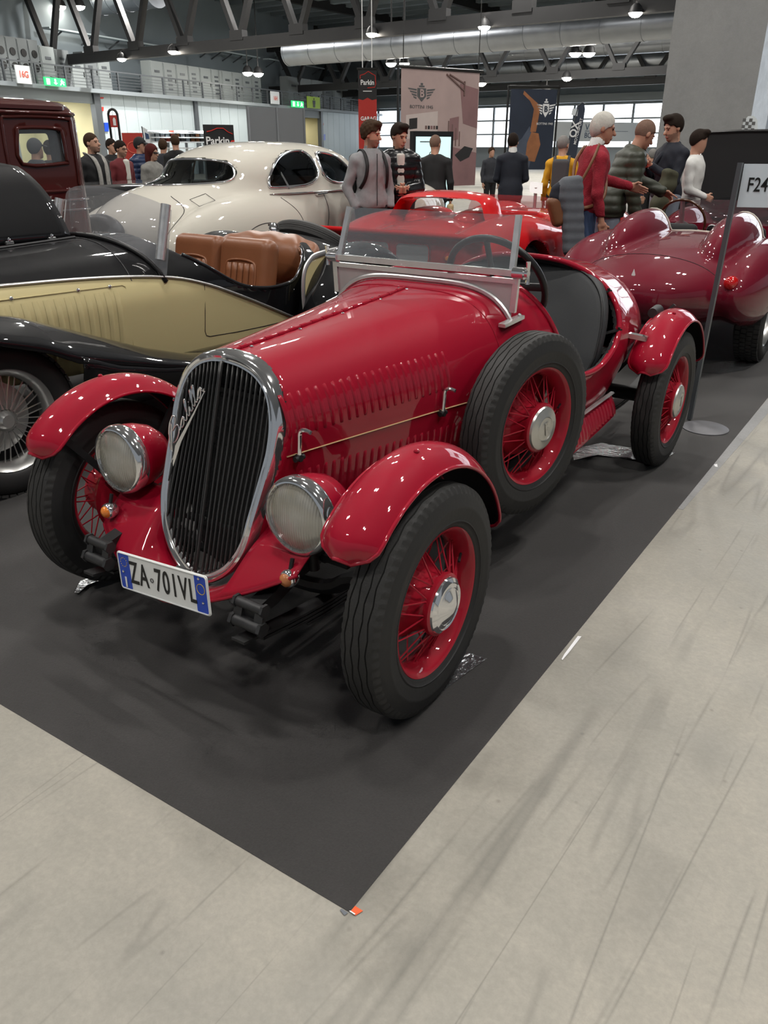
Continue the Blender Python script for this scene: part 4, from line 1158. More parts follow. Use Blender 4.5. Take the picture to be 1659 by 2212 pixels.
for k in range(12):
    a = 2 * PI * k / 12
    MB().cyl((-.1535 + .013 * math.cos(a), -.0012, .027 + .013 * math.sin(a)), (-.1535 + .013 * math.cos(a), -.0018, .027 + .013 * math.sin(a)), .0016, n=5).build('plate_star', 'ink_yellow', plate, False)
MB().tube([(.1535 + .0145 * math.cos(a), -.0012, .015 + .0145 * math.sin(a)) for a in np.linspace(0, 2 * PI, 28)[:-1]], .0009, 5, closed=True).build('plate_ring', 'ink_yellow', plate)
MB().tube([(-.041 + .0055 * math.cos(a), -.0012, -.004 + .0055 * math.sin(a)) for a in np.linspace(0, 2 * PI, 20)[:-1]], .0014, 5, closed=True).build('plate_seal', 'ink_grey', plate)
for x, z in ((-.160, -.002), (.158, -.022), (.150, .044)):
    MB().ell((x, -.002, z), (.004, .003, .004), 8, 6).build('plate_screw', 'chrome', plate)
plate.location = (.046, -.300, .354); plate.rotation_euler = (math.radians(-4), math.radians(-5.3), 0)
MB().bar((.046, -.28, .34), (.046, -.22, .36), .05, .01).build('plate_bracket', 'chassis', hero, False)
# ---- windscreen
ws = MB(); WB, WT = Vector((0, 1.030, 1.020)), Vector((0, 1.082, 1.200)); WD = (WT - WB)
ws.bar((-.392, 1.030, 1.022), (.392, 1.030, 1.022), .022, .020); 
wsf = ws.build('windscreen', 'worn_chrome', hero, False)
MB().bar((-.385, 1.028, .996), (.385, 1.028, .996), .016, .016).build('lower_rail', 'worn_chrome', wsf, False)
for sx in (1, -1):
    MB().bar(Vector((sx * .366, 0, 0)) + WB + WD * .0, Vector((sx * .352, 0, 0)) + WT, .019, .016, up=(0, -1, 0)).build('side_rail', 'worn_chrome', wsf, False)
    p = MB(); p.bar((sx * .385, 1.03, 1.01), (sx * .378, 1.03, .893), .02, .016, up=(0, -1, 0)); p.build('windscreen_post', 'worn_chrome', wsf, False)
    k = MB(); k.cyl((sx * .372, 1.03, 1.024), (sx * .412, 1.03, 1.024), .020, n=16); k.cyl((sx * .412, 1.03, 1.024), (sx * .426, 1.03, 1.024), .013, n=12)
    kn = k.build('pivot_clamp', 'chrome', wsf)
    k = MB(); k.tube([(sx * .424, 1.03, .990), (sx * .424, 1.03, 1.024), (sx * .424, 1.028, 1.062)], lambda t: .0055 + .003 * abs(2 * t - 1), 8); k.build('wing_nut', 'chrome', kn)
    f = MB(); z0 = hero_top(.375, 1.03)
    f.bar((sx * .372, .965, hero_top(.36, .975) + .012), (sx * .385, 1.085, hero_top(.385, 1.085) + .010), .028, .012); fo = f.build('post_foot', 'worn_chrome', wsf)
    for yy in (.975, 1.075):
        MB().ell((sx * (.362 if yy < 1 else .383), yy, hero_top(.362 if yy < 1 else .383, yy) + .018), (.007, .007, .005), 10, 6).build('foot_screw', 'chrome', fo)
MB().poly([Vector((-.362, .0, 0)) + WB, Vector((.362, 0, 0)) + WB, Vector((.349, 0, 0)) + WT, Vector((-.349, 0, 0)) + WT], (0, .005, -.001)).build('windscreen_glass', 'window_glass', wsf, False)
# lower fairing panel cut to the scuttle
lowp = [(x, hero_top(x, 1.03) + .004) for x in np.linspace(-.372, .372, 33)]
MB().poly([Vector((x, 1.028, z)) for x, z in [(-.372, .99)] + lowp + [(.372, .99)]], (0, .004, 0)).build('fairing_panel', 'brushed_panel', wsf, False)
MB().tube([(x, 1.024, hero_top(x, 1.03) + .010) for x in np.linspace(-.374, .374, 36)], .0095, 6, flat=.5, up=(0, -1, 0)).build('scuttle_strip', 'aluminium', wsf)
# ---- steering wheel
stw = MB()
SC, SN = Vector((.205, 1.235, .950)), Vector((0, 0.86, 0.51)).normalized()
sx_, sy_ = frame(SN)
stw.tube([SC + (sx_ * math.cos(a) + sy_ * math.sin(a)) * .192 for a in np.linspace(0, 2 * PI, 49)[:-1]], .0125, 10, closed=True)
so = stw.build('steering_wheel', 'black_plastic', hero, angle=180)
for k in range(4):
    a = PI / 4 + k * PI / 2 + PI / 4
    MB().tube([SC - SN * .015, SC + (sx_ * math.cos(a) + sy_ * math.sin(a)) * .19], .0085, 6, flat=1.8).build('wheel_spoke', 'black_plastic', so)
MB().cyl(SC - SN * .03, SC + SN * .01, .03, n=14).build('wheel_boss', 'black_plastic', so)
MB().cyl(SC - SN * .02, SC - SN * .45, .016, n=10).build('steering_column', 'chassis', so)
# dashboard edge and tail lamp
MB().box((0, 1.19, .86), (.56, .02, .13)).build('dashboard', 'matte_black', hero, False)
for sx in (1, -1):
    b = MB(); b.cyl((sx * .50, 2.24, .715), (sx * .50, 2.32, .715), .022, .028, n=16); o = b.build('tail_lamp', 'steel_dark', hero)
    MB().ell((sx * .50, 2.32, .715), (.026, .014, .026), 14, 8).build('tail_lens', 'red_lens', o)
# ================================================================== shared car helpers
def chaikin(pts, n=3):
    P = [Vector((*p, 0)) for p in pts]
    for _ in range(n):
        Q = []
        for i in range(len(P)):
            a, b = P[i], P[(i + 1) % len(P)]; Q += [a.lerp(b, .25), a.lerp(b, .75)]
        P = Q
    return P
class Loft:
    def __init__(s, xc, Y, W, T, Cc, B, N, tuck=0.11):
        s.xc = xc; s.tuck = tuck
        s.t = {k: _sm(Y, v) for k, v in dict(w=W, t=T, c=Cc, b=B, n=N).items()}
    def g(s, k, y): return np.interp(y, *s.t[k])
    def f(s, P, sh=0.0):
        x, y, z = np.abs(P[:, 0] - s.xc), P[:, 1], P[:, 2]
        w = s.g('w', y) - sh; t = s.g('t', y) - sh; c = s.g('c', y); b = s.g('b', y); n = s.g('n', y)
        u = np.clip((z - c) / (t - c), 0, 9); low = np.clip((c - z) / (c - b + 1e-6), 0, 1.5)
        up = ((x / w) ** n + u ** 2.0) ** 0.5
        d = np.where(z > c, (up - 1) * 0.28, (x / (w * (1 - s.tuck * low ** 1.6)) - 1) * 0.28)
        return np.maximum(d, (b - z) * .9)
    def hw(s, y, z):
        w, t, c, b, n = [float(s.g(k, y)) for k in 'wtcbn']
        if z > c:
            u = min((z - c) / (t - c), 1.0); return w * max(1 - u * u, 0.0) ** (1 / n)
        return w * (1 - s.tuck * max((c - z) / (c - b), 0) ** 1.6)
    def top(s, x, y):
        w, t, c, b, n = [float(s.g(k, y)) for k in 'wtcbn']
        return c + (t - c) * max(1 - (abs(x - s.xc) / w) ** n, 0) ** 0.5
def simple_wheel(parent, loc, R, wd, rim_r, spokes, rim_mat, flip=False, hub_r=.05, name='wheel', spoke_r=.0022):
    s_ = R / .32
    pr = [(rim_r, wd * .42), (rim_r * 1.06, wd * .52), (lerp(rim_r, R, .5), wd * .58), (R * .94, wd * .5), (R * .985, wd * .36), (R, wd * .1), (R, -wd * .1), (R * .985, -wd * .36), (R * .94, -wd * .5), (lerp(rim_r, R, .5), -wd * .58), (rim_r * 1.06, -wd * .52), (rim_r, -wd * .42)]
    rim = MB().lathe([(rim_r * .99, -wd * .45), (rim_r * .86, -wd * .2), (rim_r * .86, wd * .1), (rim_r * .93, wd * .36), (rim_r * 1.0, wd * .47), (rim_r * 1.025, wd * .44), (rim_r * 1.0, wd * .3)][::-1], axis=(1, 0, 0), n=48)
    o = rim.build(name, rim_mat, parent, angle=50)
    MB().lathe(pr[::-1], axis=(1, 0, 0), n=64).build('tyre', 'rubber', o, angle=50)
    tr = MB()
    blocks = 56
    for k in range(blocks):
        a = 2 * PI * k / blocks
        for i, xx in enumerate((-.36, -.12, .12, .36)):
            aa = a + (PI / blocks if i % 2 else 0)
            c = Vector((xx * wd, math.cos(aa) * (R - (.004 if abs(xx) > .3 else 0)), math.sin(aa) * (R - (.004 if abs(xx) > .3 else 0))))
            Rm = Matrix.Rotation(aa, 3, 'X')
            tr.box(c, (wd * .20, .012, 2 * PI * R / blocks * .78), Rm)
    t = tr.build('tread', 'tread_rubber', o, False); t['kind'] = 'stuff'
    MB().lathe([(0, .05), (hub_r * .5, .05), (hub_r * .8, .03), (hub_r, .0), (hub_r * 1.1, -.04), (rim_r * .7, -.05), (rim_r * .7, -.07), (0, -.07)][::-1], axis=(1, 0, 0), n=28).build('hub', rim_mat, o, angle=50)
    if spokes:
        pa = MB().cyl((.03, hub_r * .9, .01), (.0, rim_r * .87, rim_r * .34), spoke_r, n=5).build('spoke', rim_mat, o)
        pb_ = MB().cyl((.03, hub_r * .9, -.01), (.0, rim_r * .87, -rim_r * .34), spoke_r, n=5).build('spoke', rim_mat, o)
        pb_.rotation_euler = (PI / spokes, 0, 0)
        for k in range(1, spokes):
            for p_ in (pa, pb_):
                c = p_.copy(); COL.objects.link(c); c.rotation_euler = (p_.rotation_euler.x + 2 * PI * k / spokes, 0, 0)
    o.location = loc; o.rotation_euler = (0, 0, PI if flip else 0)
    return o

# ================================================================== black and cream roadster beside the hero
BX = -2.31
blk = thing('roadster_car', 'black open roadster with cream flank, raised bonnet and brown leather seats', 'car', (0, 0, 0))
LB = Loft(BX, [-.9, -.4, 0.2, .8, 1.2, 1.5, 1.8, 2.2, 2.6, 2.9, 3.3, 3.55], [.24, .27, .33, .40, .445, .475, .495, .505, .50, .47, .40, .33],
          [.90, .92, .935, .95, .965, .975, .97, .95, .90, .87, .80, .74], [.66] * 10 + [.62, .58], [.40, .40, .38, .36, .34, .33, .33, .34, .36, .42, .46, .48],
          [2.1, 2.1, 2.2, 2.3, 2.4, 2.5, 2.6, 2.7, 2.7, 2.5, 2.3, 2.2], .06)
BCUT = [(1.50, 1.5), (1.505, .955), (1.62, .868), (1.73, .80), (1.86, .715), (1.99, .66), (2.16, .63), (2.31, .628), (2.42, .65), (2.50, .72), (2.62, .82), (2.78, .90), (2.80, 1.5)]
def blk_f(P):
    d = smax(LB.f(P), P[:, 1] - 3.46 - .25 * (P[:, 2] - .6), .05); cut = s_poly2(P[:, 1], P[:, 2], BCUT)
    d = smax(d, -cut, .01)
    inner = np.maximum(np.maximum(LB.f(P, .025), 1.5 - P[:, 1]), np.maximum(P[:, 1] - 3.0, .40 - P[:, 2]))
    return smax(d, -inner, .006)
BELT_Y = [-1, .2, .46, .94, 1.30, 1.52, 1.70, 1.95, 2.36, 2.6]
BELT_Z = [.82, .83, .831, .818, .795, .762, .708, .610, .432, .33]
net_obj('body', blk_f, (BX - .56, -.95, .30), (BX + .56, 3.62, 1.02), .0165, ['black_paint', 'cream_paint', 'brown_leather'], blk, 3, 45,
        pick=lambda c: np.where((LB.f(c) < -.007), 2, np.where((c[:, 2] < np.interp(c[:, 1], BELT_Y, BELT_Z)) & (c[:, 1] < 2.5) & (np.abs(c[:, 0] - BX) > .2), 1, 0)))
for sx in (1, -1):
    P = [(BX + sx * (LB.hw(y, np.interp(y, BELT_Y, BELT_Z)) + .001), y, np.interp(y, BELT_Y, BELT_Z)) for y in np.linspace(-.85, 2.5, 60)]
    MB().tube(smooth_path(P[::3], 3), .016, 8, flat=.45, up=(0, 0, 1)).build('belt_moulding', 'aluminium', blk, angle=180)
    P = [(BX + sx * (LB.hw(p.x, p.y) - .004), p.x, p.y) for p in smooth_path([(a, b, 0) for a, b in BCUT[2:-2]], 5)]
    MB().tube(P, .012, 8).build('cockpit_rim', 'black_paint', blk, angle=180)
    # door shut line
    P = [(BX + sx * (LB.hw(y, z) + .0008), y, z) for y, z in [(1.69, .80), (1.672, .70), (1.66, .56), (1.655, .45), (1.665, .425), (1.69, .415), (1.9, .405), (2.15, .40), (2.4, .40)]]
    MB().tube(P, .0022, 5).build('door_gap', 'matte_black', blk)
    # louvred cream panel
    P = [(BX + sx * (LB.hw(y, z) + .002), y, z) for y, z in [(-.1, .775), (1.17, .765), (1.185, .755), (1.185, .45)]]
    MB().tube(P, .003, 5).build('panel_edge', 'cream_paint', blk)
    for k in range(20):
        y = .12 + .053 * k
        MB().loft([[Vector((BX + sx * (LB.hw(y, z) + d * math.sin(PI * min(max((z - .46) / .29, .02), .98)) ** .4), y + e, z)) for d, e in ((.0, -.017), (.010, -.004), (.010, .004), (.0, .017))] for z in np.linspace(.46, .745, 8)], False).build('louvre', 'cream_paint', blk, angle=60)
    for y, z in ((.25, .772), (.60, .770), (.93, .768), (1.10, .765), (1.12, .46)):
        MB().ell((BX + sx * (LB.hw(y, z) + .003), y, z), (.008, .011, .011), 10, 6).build('panel_stud', 'chrome', blk)
    # sweeping front wing
    def fw(u, v, off=0.0):
        y = lerp(-.55, 1.75, u)
        zt = np.interp(y, [-.55, -.3, -.05, .2, .45, .8, 1.1, 1.4, 1.75], [.58, .74, .80, .795, .74, .60, .48, .385, .335])
        wi = np.interp(y, [-.55, .2, .8, 1.4, 1.75], [.42, .40, .44, .47, .48]); wo = np.interp(y, [-.55, -.2, .3, .9, 1.4, 1.75], [.70, .80, .82, .78, .76, .76])
        s_ = v; drop = np.interp(y, [-.55, .1, .6, 1.1, 1.75], [.10, .09, .15, .08, .02])
        x = lerp(wi, wo, s_ if s_ < .8 else .8 + .2 * math.sin((s_ - .8) / .2 * PI / 2)) 
        dz = -drop * max(0, (s_ - .45) / .55) ** 2.2 - .02 * (1 - s_) ** 2
        return Vector((BX + sx * x, y, zt + dz - off))
    w_ = MB().grid(fw, 50, 14).build('front_wing', 'black_paint', blk, angle=180, thick=.008)
    # running board and lower skirt
    rb = MB(); rb.grid(lambda u, v: Vector((BX + sx * lerp(.44, .77, v), lerp(1.5, 2.65, u), .335 - .02 * v ** 3)), 12, 6); rb.build('running_board', 'black_paint', blk, angle=180, thick=.02)
    sk = MB(); sk.grid(lambda u, v: Vector((BX + sx * lerp(np.interp(lerp(.45, 2.6, u), [.45, .9, 1.5, 2.6], [.80, .78, .765, .765]), .60, v ** 2), lerp(.62, 2.6, u), lerp(np.interp(lerp(.62, 2.6, u), [.62, .8, 1.1, 1.4, 1.75, 2.6], [.56, .48, .40, .345, .32, .32]), .21, v))), 30, 6); sk.build('side_skirt', 'black_paint', blk, angle=180, thick=.006)
    # rear wing
    def rw(u, v):
        a = math.radians(lerp(8, 176, u)); s_ = 2 * v - 1; r = .44 + .07 * (1 - abs(s_) ** 2.4)
        return Vector((BX + sx * lerp(.46, .80, v), 2.92 + r * math.cos(a) * 1.05, .33 + r * math.sin(a)))
    MB().grid(rw, 40, 12).build('rear_wing', 'black_paint', blk, angle=180, thick=.006)
    # cream quarter panel framed in aluminium, in front of the rear wing
    qp = [(2.44, .40), (2.425, .55), (2.44, .68), (2.49, .75), (2.58, .785), (2.85, .80), (2.85, .40)]
    q2 = smooth_path([(a, b, 0) for a, b in qp[:6]], 5)
    MB().poly([(BX + sx * .545, p.x, p.y) for p in q2] + [(BX + sx * .545, 2.85, .40)], (sx * .012, 0, 0)).build('quarter_panel', 'cream_paint', blk, False)
    MB().tube([(BX + sx * .56, p.x, p.y) for p in q2], .018, 8, flat=.5, up=(1, 0, 0)).build('quarter_moulding', 'aluminium', blk, angle=180)
for sx, fl_ in ((1, False), (-1, True)):
    simple_wheel(blk, (BX + sx * .665, .27, .335), .335, .13, .222, 18, 'wire_alloy', fl_, .055, spoke_r=.003)
    simple_wheel(blk, (BX + sx * .665, 2.92, .335), .335, .13, .222, 0, 'wire_alloy', fl_, .055)
# seats
def seat_unit(xc, y0, z0, w, h, mat_, parent, lean=.22, dep=.14):
    def sf(P):
        q = P - nv(xc, y0, z0); q = q @ rotm('X', -math.degrees(lean))
        return s_box(np.stack([q[:, 0], q[:, 1], q[:, 2]], 1), (0, 0, h / 2), (w / 2, dep / 2, h / 2), .06)
    o = net_obj('seat_back', sf, (xc - w / 2 - .05, y0 - .35, z0 - .05), (xc + w / 2 + .05, y0 + .45, z0 + h + .06), .016, mat_, parent, 3, 180)
    Rm = Matrix.Rotation(-lean, 3, 'X'); c = Vector((xc, y0, z0))
    iw, i0, i1 = w * .30, h * .12, h * .70
    P = [(-iw, i0), (-iw, i1 - .05), (-iw + .05, i1), (iw - .05, i1), (iw, i1 - .05), (iw, i0)]
    MB().tube([c + Rm @ Vector((p.x, -dep / 2 - .002, p.y)) for p in smooth_path([(a, b, 0) for a, b in P], 4)], .008, 6).build('seat_piping', mat_, o, angle=180)
    for k in range(5):
        x = -iw + (k + .5) * 2 * iw / 5
        MB().tube([c + Rm @ Vector((x, -dep / 2 - .0, z)) for z in np.linspace(i0, i1 - .015, 6)], iw / 5, 8, flat=.35, up=tuple(Rm @ Vector((0, -1, 0)))).build('seat_pleat', mat_, o, angle=180)
    return o
for dx in (-.215, .215):
    seat_unit(BX + dx, 2.24, .42, .43, .475, 'brown_leather', blk)
def ton(P):
    d = s_sup(P, (BX, 2.72, .72), (.44, .17, .165), 2.6)
    return d + .004 * np.sin(P[:, 0] * 30 + P[:, 1] * 30 - P[:, 2] * 18)
net_obj('folded_hood', ton, (BX - .48, 2.4, .48), (BX + .48, 2.92, .92), .016, 'brown_leather', blk, 3, 180)
MB().grid(lambda u, v: Vector((BX + lerp(-.40, .40, u), lerp(1.62, 2.3, v), .43)), 6, 6).build('seat_cushion', 'brown_leather', blk)
# raised half of the bonnet
def bon(u, v):
    y = lerp(-.75, 1.225, u); h = v
    if u > .86: h = v * (1 - .16 * ((u - .86) / .14) ** 2.2)
    y2 = y - (.12 * h ** 2 if u > .6 else 0) * (u - .6) / .4
    return Vector((BX - .02 - .20 * h - .11 * h * h, y2, .962 + .385 * math.sin(h * 1.25) / math.sin(1.25)))
MB().grid(bon, 40, 12).build('raised_bonnet', 'black_paint', blk, angle=180, thick=.006)
MB().tube([(BX, y, LB.top(BX, y) + .004) for y in np.linspace(-.75, 1.23, 20)], .007, 6).build('bonnet_hinge', 'steel_dark', blk)
for y in (.86, 1.10):
    b = MB(); b.cyl((BX - .01, y - .02, .972), (BX - .01, y + .02, .972), .008, n=8); b.ell((BX - .008, y, .985), (.008, .008, .012), 8, 6); b.build('hinge_clip', 'chrome', blk)
P = [(BX + x, 1.235, LB.top(BX + x, 1.235) + .001) for x in np.linspace(-.40, .42, 30)]
MB().tube(P, .003, 5).build('scuttle_seam', 'steel_dark', blk)
# aero screen and its pillars
def scr(u, v):
    s_ = 2 * u - 1; zt = 1.105 + .115 * (1 - s_ * s_) ** .75
    x = BX + .455 * s_; y0 = 1.43 - .15 * (1 - s_ * s_)
    zb = LB.top(x, y0) + .01
    return Vector((x, y0 + .09 * v, lerp(zb, zt, v)))
MB().grid(scr, 30, 6).build('aero_screen', 'perspex', blk, angle=180)
MB().tube([scr(u, 0) for u in np.linspace(0, 1, 30)], .014, 6).build('screen_gasket', 'black_plastic', blk, angle=180)
for sx in (1, -1):
    b = MB(); b.tube([(BX + sx * .462, 1.40, .868), (BX + sx * .455, 1.485, 1.135)], .026, 14); b.build('screen_pillar', 'worn_chrome', blk)
# spare tyre lying on the tail
sp = MB(); sp.lathe([(.20, .05), (.24, .062), (.29, .055), (.318, .035), (.325, 0), (.318, -.035), (.29, -.055), (.24, -.062), (.2, -.05), (.2, .05)][::-1], (0, 0, 0), (0, 0, 1), 56)
for k in range(5): sp.lathe([(.3205 - .004 * abs(k - 2), -.028 + .014 * k - .0035), (.3275 - .004 * abs(k - 2), -.028 + .014 * k), (.3205 - .004 * abs(k - 2), -.028 + .014 * k + .0035)][::-1], (0, 0, 0), (0, 0, 1), 56)
so_ = sp.build('spare_tyre', 'tread_rubber', blk, angle=40); so_.location = (BX, 3.24, .735); so_.rotation_euler = (math.radians(-34), 0, 0)
b = MB(); b.lathe([(.0, .06), (.02, .055), (.03, .04), (.038, .02), (.03, .012), (.042, 0.0)][::-1], (BX - .12, 2.93, .865), (0, 0, 1), 16)
b.box((BX - .12, 2.93, .905), (.09, .016, .016)); b.build('filler_cap', 'chrome', blk)

# ================================================================== ivory saloon
WX = -4.74
wht = thing('saloon_car', 'ivory white rounded saloon seen from its rear quarter with wide oval back window', 'car')
def wht_out(P):
    Q = P.copy(); Q[:, 0] = np.abs(P[:, 0] - WX)
    lower = s_sup(Q, (0, 5.65, .64), (.80, 2.15, .40), 3.0)
    cabin = s_sup(Q, (0, 5.36, .955), (.715, 1.20, .505), 2.75)
    trunk = s_ell(Q, (0, 4.35, .66), (.64, 1.15, .47))
    rf = s_ell(Q, (.66, 4.35, .56), (.24, 1.02, .40))
    ff = s_ell(Q, (.66, 6.9, .70), (.24, 1.1, .36))
    nose = s_ell(Q, (0, 7.0, .75), (.48, 1.0, .36))
    d = smin(lower, trunk, .16); d = smin(d, cabin, .13); d = smin(d, rf, .09); d = smin(d, ff, .09); d = smin(d, nose, .12)
    return np.maximum(d, .24 - P[:, 2])
# side windows in the (y, z) plane and the back window in the (x, z) plane
SW = [[(4.69, 1.06), (4.73, 1.04), (5.43, 1.06), (5.43, 1.365), (5.25, 1.37), (5.05, 1.345), (4.87, 1.275), (4.73, 1.16)],
      [(5.50, 1.06), (6.15, 1.065), (6.12, 1.12), (5.98, 1.25), (5.84, 1.335), (5.50, 1.365)]]
BW = [(-.50, 1.12), (-.44, 1.09), (0, 1.075), (.44, 1.09), (.50, 1.12), (.505, 1.17), (.46, 1.245), (.36, 1.285), (0, 1.30), (-.36, 1.285), (-.46, 1.245), (-.505, 1.17)]
SWC = [[(p.x, p.y) for p in chaikin(w, 1)] for w in SW]; BWC = [(p.x, p.y) for p in chaikin(BW, 1)]
def wht_f(P):
    d = wht_out(P)
    inner = np.maximum(d + .045, .95 - P[:, 2])
    d = smax(d, -inner, .005)
    for pts in SWC:
        d = np.maximum(d, -np.maximum(s_poly2(P[:, 1], P[:, 2], pts), -(P[:, 0] - WX) * np.sign(P[:, 0] - WX) + .3))
    back = np.maximum(s_poly2(P[:, 0] - WX, P[:, 2], BWC), P[:, 1] - 5.0)
    d = np.maximum(d, -back)
    for sx in (1, -1):
        arch = np.maximum(np.hypot(P[:, 1] - 4.42, P[:, 2] - .34) - .40, np.abs(P[:, 0] - WX - sx * .70) - .30)
        d = np.where(P[:, 2] < 0, np.maximum(d, -arch), d)
    return d
net_obj('body', wht_f, (WX - .98, 2.85, .2), (WX + .98, 8.2, 1.55), .021, ['ivory_paint', 'seat_grey'], wht, 3, 40, pick=lambda c: (wht_out(c) < -.028).astype(int))
for sx in (1, -1):
    for pts in SW:
        P = chaikin(pts, 2)
        Q = cast_many(wht_out, [(WX + sx * 1.4, p.x, p.y) for p in P], (-sx, 0, 0), 1.3, .004)
        MB().tube(Q, .014, 6, closed=True).build('window_trim', 'chrome', wht, angle=180)
        c = sum(Q, Vector()) / len(Q)
        V = [c] + Q; MB().add(V, [(0, k + 1, (k + 1) % len(Q) + 1) for k in range(len(Q))]).build('side_window', 'car_glass', wht, True, 180)
    a, b_ = cast_many(wht_out, [(WX + sx * 1.4, 4.99, 1.03), (WX + sx * 1.4, 4.99, 1.35)], (-sx, 0, 0), 1.3, .002)
    MB().tube([a + Vector((0, -.05, 0)), b_ + Vector((0, -.09, -.03))], .012, 6).build('window_divider', 'chrome', wht)
    Q = cast_many(wht_out, [(WX + sx * 1.4, y, z) for y, z in zip(np.linspace(4.66, 7.2, 30), np.linspace(.985, .985, 30))], (-sx, 0, 0), 1.3, .006)
    MB().tube(Q, lambda t: .006 + .013 * min(1, t * 12), 8, flat=.5, up=(0, 0, 1)).build('waist_moulding', 'chrome', wht, angle=180)
    h = cast_many(wht_out, [(WX + sx * 1.4, 5.30, .955), (WX + sx * 1.4, 5.46, .96)], (-sx, 0, 0), 1.3, .03)
    MB().tube([h[0] - Vector((sx * .03, 0, 0)), h[0], h[1], h[1] - Vector((sx * .03, 0, 0))], .010, 8).build('door_handle', 'chrome', wht)
    for pts in ([(5.435, .97), (5.45, .80), (5.42, .62), (5.40, .40)], [(4.78, .955), (4.93, .83), (4.99, .70), (4.95, .55), (4.88, .42)], [(6.1, .97), (6.12, .7), (6.1, .4)]):
        Q = cast_many(wht_out, [(WX + sx * 1.4, p.x, p.y) for p in smooth_path([(a, b, 0) for a, b in pts], 5)], (-sx, 0, 0), 1.3, .0)
        MB().tube(Q, .004, 5).build('door_gap', 'steel_dark', wht, angle=180)
    # wheel spat outline
    Q = cast_many(wht_out, [(WX + sx * 1.4, 4.42 + .50 * math.cos(a), .35 + .40 * math.sin(a)) for a in np.linspace(-.2, PI + .2, 34)], (-sx, 0, 0), 1.3, .0)
    MB().tube(Q, .004, 5).build('wheel_spat_line', 'steel_dark', wht, angle=180)
    simple_wheel(wht, (WX + sx * .62, 4.42, .335), .335, .15, .21, 0, 'ivory_paint', sx < 0)
    simple_wheel(wht, (WX + sx * .64, 7.1, .335), .335, .15, .21, 0, 'ivory_paint', sx < 0)
    # boot lid shut line
    pts = [(.34, 1.0), (.47, .93), (.56, .83), (.585, .70), (.56, .55), (.5, .42)]
    Q = cast_many(wht_out, [(WX + sx * p.x, 2.2, p.y) for p in smooth_path([(a, b, 0) for a, b in pts], 5)], (0, 1, 0), 2.6, .0)
    MB().tube(Q, .004, 5).build('boot_gap', 'matte_black', wht, angle=180)
P = chaikin(BW, 2)
Q = cast_many(wht_out, [(WX + p.x, 2.3, p.y) for p in P], (0, 1, 0), 2.8, .004)
MB().tube(Q, .013, 6, closed=True).build('back_window_trim', 'chrome', wht, angle=180)
mid = cast_many(wht_out, [(WX + p.x * .5, 2.3, 1.19 + (p.y - 1.19) * .5) for p in P], (0, 1, 0), 2.8, .0)
cen = cast_many(wht_out, [(WX, 2.3, 1.19)], (0, 1, 0), 2.8, .0)[0]
n_ = len(Q)
MB().add(Q + mid + [cen], [(k, (k + 1) % n_, n_ + (k + 1) % n_, n_ + k) for k in range(n_)] + [(n_ + k, n_ + (k + 1) % n_, 2 * n_) for k in range(n_)]).build('back_window', 'car_glass', wht)
# parcel shelf, interior seats, steering wheel
MB().poly([(WX - .5, 4.33, 1.05), (WX + .5, 4.33, 1.05), (WX + .52, 4.85, 1.06), (WX - .52, 4.85, 1.06)], (0, 0, -.01)).build('parcel_shelf', 'cream_paint', wht, False)
for y, z in ((4.95, 1.06), (5.75, 1.10)):
    net_obj('seat_bench', lambda P, y=y, z=z: s_box(P, (WX, y, z - .2), (.54, .09, .22), .05), (WX - .65, y - .2, z - .5), (WX + .65, y + .2, z + .1), .035, 'brown_leather', wht, 2, 60)
c_, n3 = Vector((WX + .33, 5.95, 1.10)), Vector((0, .8, .5)); x3, y3 = frame(n3)
MB().tube([c_ + (x3 * math.cos(a) + y3 * math.sin(a)) * .20 for a in np.linspace(0, 2 * PI, 33)[:-1]], .011, 6, closed=True).build('steering_wheel', 'black_plastic', wht, angle=180)
# number plate housing on the boot
pc = cast_on(wht_out, (WX, 2.2, .70), (0, 1, 0), 2.5)
net_obj('plate_housing', lambda P: smax(s_ell(P, (WX, pc.y + .02, .72), (.29, .10, .15)), (pc.y - .055) - P[:, 1], .02), (WX - .35, pc.y - .15, .5), (WX + .35, pc.y + .2, .95), .018, 'steel_dark', wht, 2, 60)
MB().box((WX, pc.y - .060, .69), (.40, .008, .095)).build('number_plate', 'ink_black', wht, False)
text('plate_characters', 'RKR7', .10, (WX, pc.y - .066, .69), (1, 0, 0), (0, 0, 1), 'ink_white', wht, .002, .001)
# fuel flap on the rear wing shoulder
fp = cast_many(wht_out, [(WX + .52 + a, 3.95 + b, 2.0) for a, b in ((-.06, -.10), (.06, -.10), (.06, .10), (-.06, .10))], (0, 0, -1), 2.0, .001)
MB().tube(fp, .003, 5, closed=True).build('fuel_flap_line', 'steel_dark', wht)

